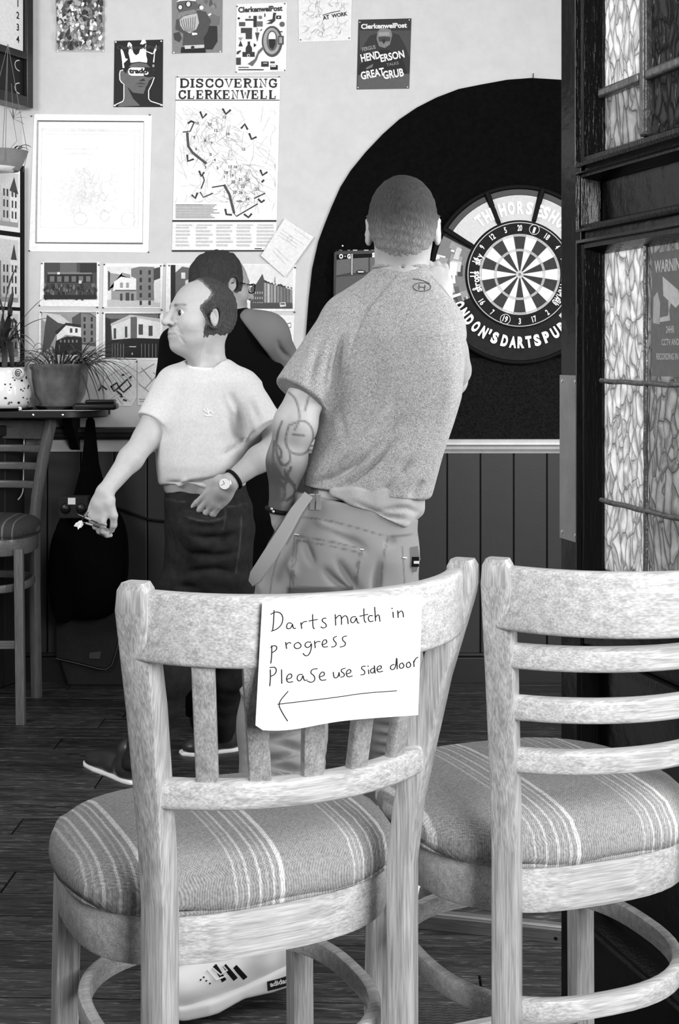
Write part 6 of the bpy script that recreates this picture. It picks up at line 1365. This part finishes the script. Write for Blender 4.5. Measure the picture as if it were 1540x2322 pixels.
# bracelet, trainer, dart
def ring(name, c, ax, r, t, m, parent, n=28, flat=1.0):
    ax = nrm(ax); a = nrm(np.cross(ax, (0.1, 1, .2))); b = np.cross(ax, a); mb = MB(); mb.tube([tuple(np.array(c)+a*r*math.cos(q)+b*r*math.sin(q)*flat) for q in np.linspace(0, 2*pi, n+1)[:-1]], t, 7, closed=True); return obj(name, mb, m, parent, smooth=60)
ring('bracelet', aW+np.array([0, 0, -.008]), aE-aW, .0345, .0055, M['black'], A)
for q in ((616, 1154), (620, 1160)): obj('bracelet_bead', MB().lathe([(.0035*math.sin(a)+.00001, -.0035*math.cos(a)) for a in np.linspace(0, pi, 7)], tuple(P(q[0], q[1], 3.365)), 10), M['chrome'], A)
toe, heel = P(372, 2266, 2.84), P(728, 2226, 2.96); toe[2] = .052; heel[2] = .100; fx = nrm(heel-toe); up_ = nrm(np.array([0, 0, 1])-fx*fx[2]); lt_ = np.cross(fx, up_)
FR = np.stack([fx, lt_, up_], 1)
def shoeL(Q): return (Q-toe)@FR
def upper(Q):
    q = shoeL(Q); d = eld(q, (.055, 0, .005), (.072, .046, .042)); d = smin(d, eld(q, (.15, 0, .012), (.09, .042, .050)), .03); d = smin(d, eld(q, (.258, 0, .016), (.055, .037, .055)), .03); d = smin(d, cap(q, (.205, 0, .03), (.225, 0, .085), .042, .040), .02)
    return smax(d, -.020-q[:, 2], .006)
def soleA(Q):
    q = shoeL(Q); x = q[:, 0]; w_ = np.interp(x, [-.02, .02, .08, .15, .22, .29, .30], [.03, .046, .052, .044, .042, .040, .03]); zt = np.interp(x, [-.02, .03, .10, .16, .22, .30], [-.004, -.012, -.016, -.012, -.004, .012]); zb = np.interp(x, [-.02, .03, .10, .16, .22, .29, .31], [-.030, -.046, -.050, -.040, -.046, -.046, -.020])
    d = np.abs(q[:, 1])-w_; e = np.maximum(q[:, 2]-zt, zb-q[:, 2]); f = np.maximum(-.018-x, x-.318); return smax(smax(d, e, .012), f, .02)
lo_ = np.minimum(toe, heel)-.09; hi_ = np.maximum(toe, heel)+.11
tn = sobj('trainer', upper, lo_, hi_, .0035, M['shoe_white'], A); so = sobj('sole', soleA, lo_, hi_, .0035, M['sole_white'], tn)
bpy.context.view_layer.update()
for a, b in (((486, 2190), (508, 2224)), ((508, 2190), (534, 2220)), ((532, 2192), (556, 2218))):
    q_ = [onsurf(a[0]+(b[0]-a[0])*t, a[1]+(b[1]-a[1])*t, tn, .001) for t in np.linspace(0, 1, 5)]; q_ = [x for x in q_ if x]
    if len(q_) > 2: strip('side_stripe', q_, .011, .002, M['dark_plastic'], tn)
q_ = [onsurf(x, y, so, .0015) or onsurf(x, y, tn, .0015) for x, y in ((606, 2236), (630, 2230), (655, 2222))]
if all(q_):
    bd_ = strip('heel_badge', q_, .020, .002, M['dark_plastic'], tn)
    mb = MB(); addtext(mb, 'adidas', 612, 2236, 15, lambda u, v, d: onsurf(u, v, so, .004) or onsurf(u, v, tn, .004) or P(u, v, 2.9), 0, None, bold=.03, width=42, rot=.25); obj('badge_lettering', mb, M['paper'], bd_, fixn=False)
surftube('lace', [[(482, 2196), (500, 2210), (515, 2200), (505, 2190)], [(470, 2200), (490, 2222), (512, 2212)]], tn, .0022, 'paper', tn, .002)
for x_, y_ in ((462, 2216), (468, 2224), (476, 2230), (455, 2222)):
    q_ = onsurf(x_, y_, tn, .0005)
    if q_: obj('eyelet', MB().lathe([(.0022*math.sin(a)+.00001, -.0015*math.cos(a)) for a in np.linspace(0, pi, 6)], q_, 8), M['black'], tn)
# right foot, set further forward behind the stools
def shoe_simple(name, toe, heel, m, parent, hgt=.065, wd=.044, sole=True):
    toe, heel = np.array(toe, float), np.array(heel, float); f = nrm(heel-toe); l_ = np.linalg.norm(heel-toe); u = nrm(np.array([0, 0, 1])-f*f[2]); s_ = np.cross(f, u); R3 = np.stack([f, s_, u], 1)
    def up(Q):
        q = (Q-toe)@R3; d = eld(q, (l_*.18, 0, .028), (l_*.22, wd, .030)); d = smin(d, eld(q, (l_*.5, 0, .034), (l_*.32, wd*.9, .042)), .03); d = smin(d, eld(q, (l_*.84, 0, .04), (l_*.17, wd*.8, .05)), .03); d = smin(d, cap(q, (l_*.78, 0, .05), (l_*.80, 0, .10), wd*.95, wd*.9), .02); return smax(d, .014-q[:, 2], .004)
    def so(Q):
        q = (Q-toe)@R3; x = q[:, 0]/l_; w_ = np.interp(x, [-.03, .08, .3, .55, .85, 1.02], [wd*.6, wd*.98, wd*1.12, wd*.95, wd*.95, wd*.7]); return smax(smax(np.abs(q[:, 1])-w_, np.maximum(q[:, 2]-.018, .001-q[:, 2]), .006), np.maximum(-.02-q[:, 0], q[:, 0]-l_-.005), .02)
    lo_, hi_ = np.minimum(toe, heel)-.09, np.maximum(toe, heel)+.13; o_ = sobj(name, up, lo_, hi_, .0045, m, parent)
    if sole: sobj('sole', so, lo_, hi_, .0045, M['sole_white'], o_)
    return o_
shoe_simple('trainer', (P(925, 2010, 3.66)[0], 3.68, 0), (P(905, 2010, 3.45)[0], 3.41, 0), M['shoe_white'], A)
# the dart in his right hand
hd = P(976, 586, 3.70); dx_ = nrm((.02, -1, -.02)) 
dt = thing('dart', 'dart raised between the fingers of the man in the heathered T-shirt', 'dart', P(972, 584, 3.74))
obj('barrel', MB().tube([P(971, 583, 3.70), P(972, 584, 3.76)], .0034, 10), M['steel'], dt, smooth=60); obj('point', MB().tube([P(972, 584, 3.76), P(973, 585, 3.80)], [.0012, .0004], 8), M['steel'], dt); obj('shaft', MB().tube([P(971, 583, 3.70), P(970, 583, 3.665)], .0018, 8), M['chrome'], dt)
for a in (0, pi/2):
    c0_ = P(970, 583, 3.665); c1_ = P(969, 583, 3.63); v_ = np.array([math.cos(a+.6), 0, math.sin(a+.6)]); obj('flight', MB().add([c0_-v_*.002, c0_+v_*.002, (c0_+c1_)/2+v_*.009, c1_+v_*.008, c1_-v_*.008, (c0_+c1_)/2-v_*.009], [(0, 1, 2, 3, 4, 5)]), M['paper'], dt)

# ================================================================== man in the white T-shirt
Bp = thing('person', 'grey-haired man in a plain white T-shirt looking left, hand in jeans pocket', 'person', (P(470, 1700, 4.5)[0], 4.5, 0))
HB = Head(P(450, 716, 4.47), rd(125), rd(4), 0, (1.06, 1.07, 1.02), old=1.0)
torB = [row(y, l, r, d, ry) for y, l, r, d, ry in ((1132, 384, 545, 4.50, .118), (1112, 366, 556, 4.50, .132), (1090, 360, 560, 4.49, .138), (1050, 356, 562, 4.49, .142), (1000, 353, 562, 4.50, .142), (950, 353, 566, 4.51, .136), (900, 356, 584, 4.52, .124), (865, 364, 592, 4.52, .112), (843, 382, 570, 4.52, .096), (828, 408, 540, 4.52, .078), (815, 424, 520, 4.52, .066))]
cS, cE, cW = P(563, 900, 4.50), P(640, 1000, 4.44), P(522, 1093, 4.335)
eS, eE, eW = P(385, 885, 4.50), P(334, 992, 4.43), P(238, 1116, 4.30)
def bodyB(Q):
    d = HB.d(Q)
    d = smin(d, cap(Q, P(474, 752, 4.50), P(470, 850, 4.53), .050, .062), .03)
    d = smin(d, cap(Q, P(432, 790, 4.44), P(452, 838, 4.46), .020, .018), .03)
    d = smin(d, rows_sdf(Q, [(z, cx, cy, rx-.012, ry-.012, ya) for z, cx, cy, rx, ry, ya in torB]), .02)
    d = smin(d, tube_sdf(Q, [cS, cE], [.052, .045], .02), .03); d = smin(d, tube_sdf(Q, [cE, cE*.55+cW*.45, cW], [.044, .041, .0275], .02), .02)
    d = smin(d, near(Q, cW, .24, lambda q: hand_sdf(q, cW, (-.66, .22, -.70), (-.10, -1, .0), .19, (.12, .15, .18, .2), .05, side=1, thumb=(.4, .3))), .012)
    d = smin(d, tube_sdf(Q, [eS, eE], [.052, .043], .02), .03); d = smin(d, tube_sdf(Q, [eE, eE*.6+eW*.4, eW], [.042, .0385, .0255], .02), .02)
    d = smin(d, near(Q, eW, .24, lambda q: hand_sdf(q, eW, (-.32, 0, -.93), (-.45, -.85, .12), .180, (.62, .75, .85, .95), .02, side=-1, thumb=(.45, .5))), .012)
    return d
def faceCol(H, base, lips=.72, brow=.35, stub=.9):
    def f(V):
        L = H.loc(V); S_ = np.stack([np.abs(L[:, 0]), L[:, 1], L[:, 2]], 1); c = np.full(len(V), g(base)); inh = np.linalg.norm(L, axis=1) < .17
        d = cap(S_, (.015, .087, .0245), (.045, .072, .0250), .0045, .0028); c = np.where(inh, c*(1-(1-brow)*np.exp(-np.maximum(d, 0)/.0022)), c)
        d = cap(S_, (0, .093, -.0676), (.021, .083, -.0680), .0035, .0015); c = np.where(inh, c*(1-(1-lips)*np.exp(-np.maximum(d, 0)/.0025)), c)
        d = cap(S_, (.019, .082, .0085), (.042, .073, .0080), .0018, .0013); c = np.where(inh, c*(1-.55*np.exp(-np.maximum(d, 0)/.0016)), c)
        d = cap(S_, (.019, .082, -.006), (.042, .073, -.005), .0012, .001); c = np.where(inh, c*(1-.3*np.exp(-np.maximum(d, 0)/.0016)), c)
        st = inh & (L[:, 2] < -.05) & (L[:, 1] > .0); return np.where(st, c*stub, c)
    return f
bodB = sobj('body', bodyB, (-1.0, 4.12, .60), (-.14, 4.76, 1.66), .0035, M['skin'], Bp, col=faceCol(HB, 172, .42, .22, .9), smooth_it=1)
eyes(Bp, HB)
def hairfn(H, reg, t=.006):
    def fn(Q):
        def f(q):
            L = H.loc(q); d = head_sdf(L, False)*H.m-t*sstep(L[:, 2], -.08, -.02)*sstep(-reg(L), .0, .016)-.0008; ear = eld(np.stack([np.abs(L[:, 0]), L[:, 1], L[:, 2]], 1), (.088, -.006, -.006), (.017, .0195, .031))
            return smax(smax(d, reg(L), .006), -ear, .006)
        return near(Q, H.o, .24, f)
    return fn
regB = lambda L: np.maximum(np.maximum(-.075-L[:, 2], L[:, 1]-.026+.25*np.maximum(L[:, 2]-.02, 0)-.012*np.sin(L[:, 2]*70)), np.where(L[:, 1] > .012, -.024-L[:, 2], -1))
sobj('hair', hairfn(HB, regB, .007), HB.o-.17, HB.o+.17, .004, M['hair'], Bp, folds=lambda V: wnoise(V, .0011, 200, 6), col=hcol(HB, 60, 76, reg=regB, edge=132))
def teeB(Q):
    d = rows_sdf(Q, torB, 2.3)
    s0, s1 = P(545, 888, 4.50), P(612, 994, 4.43); sl = smax(cap(Q, s0, s1, .070, .077), (Q-P(603, 980, 4.44))@nrm(s1-s0), .004); d = smin(d, sl, .03)
    s0, s1 = P(398, 872, 4.51), P(345, 965, 4.45); sl = smax(cap(Q, s0, s1, .066, .062), (Q-P(347, 958, 4.45))@nrm(s1-s0), .004); d = smin(d, sl, .03)
    d = smax(d, clipline(Q, (365, 1100), (560, 1104)), .008)
    d = smax(d, -cap(Q, P(470, 760, 4.50), P(466, 832, 4.50), .060, .066), .006); return d
fB = foldfn([([[(540, 920), (548, 970), (556, 1010)]], 7, -.012), ([[(505, 900), (530, 960), (540, 1010)], [(520, 890), (538, 930)]], 9, -.005), ([[(440, 950), (410, 1000), (395, 1050)], [(500, 980), (520, 1030)]], 18, -.003), ([[(375, 1095), (430, 1098), (480, 1090), (520, 1080)]], 6, -.010), ([[(380, 1105), (430, 1110), (500, 1100)]], 6, .006), ([[(365, 960), (375, 1000)]], 12, -.003), ([[(575, 900), (600, 950)], [(560, 920), (580, 980)]], 9, .003), ([[(500, 1035), (530, 1015), (556, 1000)]], 6, -.006), ([[(425, 1088), (400, 1105)]], 5, .006)], base=lambda V: wnoise(V, .0016, 24, 8))
tb = sobj('t_shirt', teeB, (-.72, 4.28, .90), (-.12, 4.76, 1.40), .0042, M['white_tee'], Bp, folds=fB, col=lambda V: np.full(len(V), g(200)))
bpy.context.view_layer.update()
surftube('chest_motif', [[(462, 930), (470, 936), (478, 932), (484, 938)], [(470, 926), (474, 940), (468, 944)], [(464, 942), (480, 944)]], tb, .0022, 'paper', tb)
rings = [(P(468, 826, 4.52)[0]+.068*math.cos(t), 4.505+.072*math.sin(t), P(468, 829, 4.5)[2]+.012*math.sin(t)-.004*math.cos(t)) for t in np.linspace(0, 2*pi, 41)[:-1]]
obj('collar', MB().tube(rings, .006, 8, closed=True), M['paper_wall'], Bp, smooth=60)
jB = [row(y, l, r, d, ry) for y, l, r, d, ry in ((1360, 386, 562, 4.51, .118), (1300, 380, 570, 4.505, .130), (1240, 376, 575, 4.50, .136), (1190, 373, 575, 4.50, .136), (1150, 372, 569, 4.50, .130), (1108, 374, 556, 4.50, .122), (1090, 378, 552, 4.50, .118))]
jl = [P(428, 1335, 4.50), P(392, 1520, 4.46), P(318, 1728, 4.43)]; jr = [P(522, 1335, 4.52), P(508, 1530, 4.60), P(492, 1680, 4.74)]
def jeansB(Q):
    d = rows_sdf(Q, jB, 2.3); d = smin(d, tube_sdf(Q, jl, [.096, .074, .056], .04), .04); d = smin(d, smax(eld(Q, P(452, 1200, 4.375), (.072, .045, .075)), clipline(Q, (400, 1162), (520, 1172), False), .008), .01); return smin(d, tube_sdf(Q, jr, [.096, .074, .055], .04), .04)
stB = [smoothline(s_, 1) for s_ in ([(425, 1172), (450, 1180), (480, 1182), (512, 1172)], [(548, 1170), (545, 1230), (535, 1300)], [(510, 1150), (512, 1172), (506, 1200)], [(376, 1132), (420, 1138)], [(515, 1150), (560, 1142)])]
def colJ(V): d = seglines(V, stB); return np.full(len(V), g(34))*(1+2.2*np.exp(-(d/1.6)**2)*(V[:, 1] < 4.5))
jn = sobj('jeans', jeansB, (-.78, 4.22, .05), (-.22, 4.88, .98), .0055, M['denim'], Bp, folds=foldfn([([[(425, 1176), (470, 1186), (515, 1176)]], 6, .008), ([[(430, 1215), (480, 1225), (540, 1210)], [(420, 1300), (480, 1290), (530, 1300)], [(440, 1255), (500, 1262), (540, 1250)], [(400, 1330), (450, 1335)]], 8, -.006), ([[(385, 1180), (390, 1260)]], 8, -.004)], base=lambda V: wnoise(V, .003, 34, 12)), col=colJ)
# watch
wc = cW*.93+cE*.07; ring('watch_strap', wc, cE-cW, .0315, .006, M['black'], Bp)
wf = P(510, 1097, 4.30); nv3 = nrm((-.05, -1, .12)); a_ = nrm(np.cross(nv3, (0, 0, 1))); b_ = np.cross(a_, nv3)
mb = MB(); mb.loft([[tuple(wf+a_*r_*math.cos(q)+b_*r_*math.sin(q)+nv3*h_) for q in np.linspace(0, 2*pi, 33)[:-1]] for r_, h_ in ((.019, -.006), (.0205, -.002), (.0205, .003), (.0185, .005))]); wt_ = obj('watch_case', mb, M['chrome'], Bp, smooth=40)
mb = MB(); mb.add([tuple(wf+a_*.0172*math.cos(q)+b_*.0172*math.sin(q)+nv3*.0056) for q in np.linspace(0, 2*pi, 33)[:-1]], [tuple(range(32))]); obj('watch_dial', mb, M['clip'], wt_)
for an, l_ in ((.5, .011), (2.0, .014)): obj('watch_hand', MB().tube([tuple(wf+nv3*.0062), tuple(wf+nv3*.0062+(a_*math.sin(an)+b_*math.cos(an))*l_)], .0005, 5), M['black'], wt_)
# his shoes
sB = shoe_simple('shoe', (P(205, 1728, 4.62)[0], 4.63, 0), (P(318, 1770, 4.42)[0], 4.40, 0), M['leather'], Bp)
shoe_simple('shoe', (P(418, 1700, 4.73)[0], 4.73, 0), (P(540, 1700, 4.78)[0], 4.80, 0), M['leather'], Bp)
# three darts in his lowered hand
for i, (p0_, p1_, dd) in enumerate((((190, 1172), (222, 1186), 4.26), ((194, 1186), (226, 1196), 4.275), ((200, 1160), (186, 1180), 4.25))):
    a, b = P(p0_[0], p0_[1], dd), P(p1_[0], p1_[1], dd+.01); dr = nrm(b-a); dn = thing('dart', ('upper', 'lower', 'crosswise')[i]+' dart of the three held low by the white T-shirt man', 'dart', a, 0, 'darts held in the lowered hand')
    obj('barrel', MB().tube([a, a*.5+b*.5], .0038, 10), M['steel'], dn, smooth=60); obj('shaft', MB().tube([a*.5+b*.5, b], .002, 8), M['dark_plastic'], dn); obj('point', MB().tube([a, a-dr*.02], [.0013, .0005], 6), M['chrome'], dn)
    for an in (0, pi/2):
        sv = nrm(np.cross(dr, (math.cos(an), .4, math.sin(an)))); e0, e1 = b, b+dr*.028; obj('flight', MB().add([tuple(e0), tuple(e0*.5+e1*.5+sv*.015), tuple(e1+sv*.014), tuple(e1-sv*.014), tuple(e0*.5+e1*.5-sv*.015)], [(0, 1, 2, 3, 4)]), M['clip'], dn)

# ================================================================== man behind, black top with grey sleeve, spectacles
Cp = thing('person', 'bespectacled dark-haired man in black top with grey sleeve, facing right', 'person', (P(510, 1650, 5.02)[0], 5.02, 0))
HCc = Head(P(506, 646, 4.97), rd(-58), rd(-7), 0, (1.04, 1.06, .98))
torC = [row(y, l, r, d, ry) for y, l, r, d, ry in ((1180, 420, 622, 5.04, .12), (1100, 408, 628, 5.04, .125), (1000, 388, 640, 5.03, .132), (900, 372, 648, 5.02, .138), (820, 366, 652, 5.02, .140), (770, 374, 645, 5.02, .135), (735, 405, 622, 5.02, .115), (712, 448, 590, 5.01, .09), (696, 475, 560, 5.0, .07))]
fS, fE, fH = P(612, 770, 4.99), P(648, 850, 5.12), P(640, 930, 5.36)
gS, gE, gH = P(400, 780, 5.03), P(388, 900, 5.15), P(430, 960, 5.38)
def bodyC(Q):
    d = HCc.d(Q); d = smin(d, cap(Q, P(500, 690, 5.0), P(506, 730, 5.03), .058, .064), .03)
    d = smin(d, rows_sdf(Q, [(z, cx, cy, rx-.012, ry-.012, ya) for z, cx, cy, rx, ry, ya in torC]), .02)
    for s0, s1, s2 in ((fS, fE, fH), (gS, gE, gH)):
        d = smin(d, tube_sdf(Q, [s0, s1, s2], [.05, .043, .028], .02), .03); d = smin(d, near(Q, s2, .22, lambda q: hand_sdf(q, s2, (0, 1, -.3), (0, .3, 1), .18, side=1)), .012)
    return d
sobj('body', bodyC, (-.78, 4.72, .72), (-.04, 5.62, 1.80), .0045, M['skin'], Cp, col=faceCol(HCc, 150))
eyes(Cp, HCc)
regC = lambda L: np.maximum(np.maximum(-.062-L[:, 2], L[:, 1]-.045+.1*np.maximum(L[:, 2]-.02, 0)), np.where(L[:, 1] > .005, -.030-L[:, 2], -1))
sobj('hair', hairfn(HCc, regC, .008), HCc.o-.17, HCc.o+.17, .004, M['hair'], Cp, folds=lambda V: wnoise(V, .0012, 200, 3), col=hcol(HCc, 48, 62, reg=regC, edge=112))
def topC(Q):
    d = rows_sdf(Q, torC, 2.3); d = smin(d, tube_sdf(Q, [gS, gE], [.066, .06], .02), .03); return smax(d, -cap(Q, P(498, 650, 4.97), P(504, 706, 5.0), .060, .064), .006)
sobj('black_top', topC, (-.78, 4.78, .76), (-.08, 5.30, 1.60), .005, M['black_vest'], Cp, folds=lambda V: wnoise(V, .002, 22, 5))
def slC(Q):
    d = cap(Q, P(604, 768, 4.965), fE, .088, .074); d = smin(d, cap(Q, P(560, 735, 4.96), P(600, 758, 4.955), .055, .07), .05); d = smax(d, (Q-fE)@nrm(fE-fS), .004)
    return smax(d, -clipline(Q, (520, 690), (650, 860), False)*1.0, .006)
sobj('grey_sleeve', slC, (-.50, 4.80, 1.10), (-.06, 5.26, 1.62), .0045, M['grey_sleeve'], Cp, folds=foldfn([([[(630, 770), (640, 800), (662, 815)]], 6, -.006)], base=lambda V: wnoise(V, .0012, 28, 2)))
rings = [(P(503, 700, 4.99)[0]+.068*math.cos(t), 4.985+.070*math.sin(t), P(503, 698, 4.99)[2]-.014*math.cos(t)) for t in np.linspace(0, 2*pi, 37)[:-1]]
obj('collar', MB().tube(rings, .009, 8, closed=True), M['black_vest'], Cp, smooth=60)
def trC(Q):
    d = rows_sdf(Q, [row(1340, 425, 618, 5.04, .115), row(1250, 418, 622, 5.04, .125), row(1160, 420, 620, 5.04, .118)], 2.3)
    return smin(smin(d, tube_sdf(Q, [P(470, 1310, 5.04), P(462, 1480, 5.02), P(455, 1640, 5.06)], [.09, .07, .055], .03), .04), tube_sdf(Q, [P(575, 1310, 5.04), P(585, 1480, 5.02), P(590, 1640, 5.04)], [.09, .07, .055], .03), .04)
sobj('trousers', trC, (-.70, 4.84, .05), (-.14, 5.22, .84), .006, M['black_soft'], Cp)
for px in (455, 592): shoe_simple('shoe', (P(px+20, 1660, 5.3)[0], 5.24, 0), (P(px, 1650, 5.0)[0], 4.98, 0), M['black'], Cp, sole=False)
# spectacles
sp = None
def HWt(q): return tuple(HCc.wor(q))
fr_ = MB()
for s_ in (-1, 1):
    pts = [(s_*.034+.023*math.copysign(abs(math.cos(t))**.7, math.cos(t)), .098-.004*abs(math.cos(t)), .000+.017*math.copysign(abs(math.sin(t))**.7, math.sin(t))) for t in np.linspace(0, 2*pi, 25)[:-1]]
    ob = obj('spectacle_rim', MB().tube([HWt(q) for q in pts], .0022, 6, closed=True), M['black'], Cp, smooth=60)
    obj('spectacle_arm', MB().tube([HWt(q) for q in ((s_*.057, .096, .008), (s_*.074, .06, .008), (s_*.083, .005, .008), (s_*.086, -.012, .000))], .0020, 6), M['black'], Cp, smooth=60)
    obj('hinge', MB().tube([HWt((s_*.0775, .050, .0085)), HWt((s_*.0782, .044, .0085))], .0032, 6), M['chrome'], Cp)
obj('spectacle_bridge', MB().tube([HWt(q) for q in ((-.011, .098, .004), (0, .102, .007), (.011, .098, .004))], .0020, 6), M['black'], Cp, smooth=60)
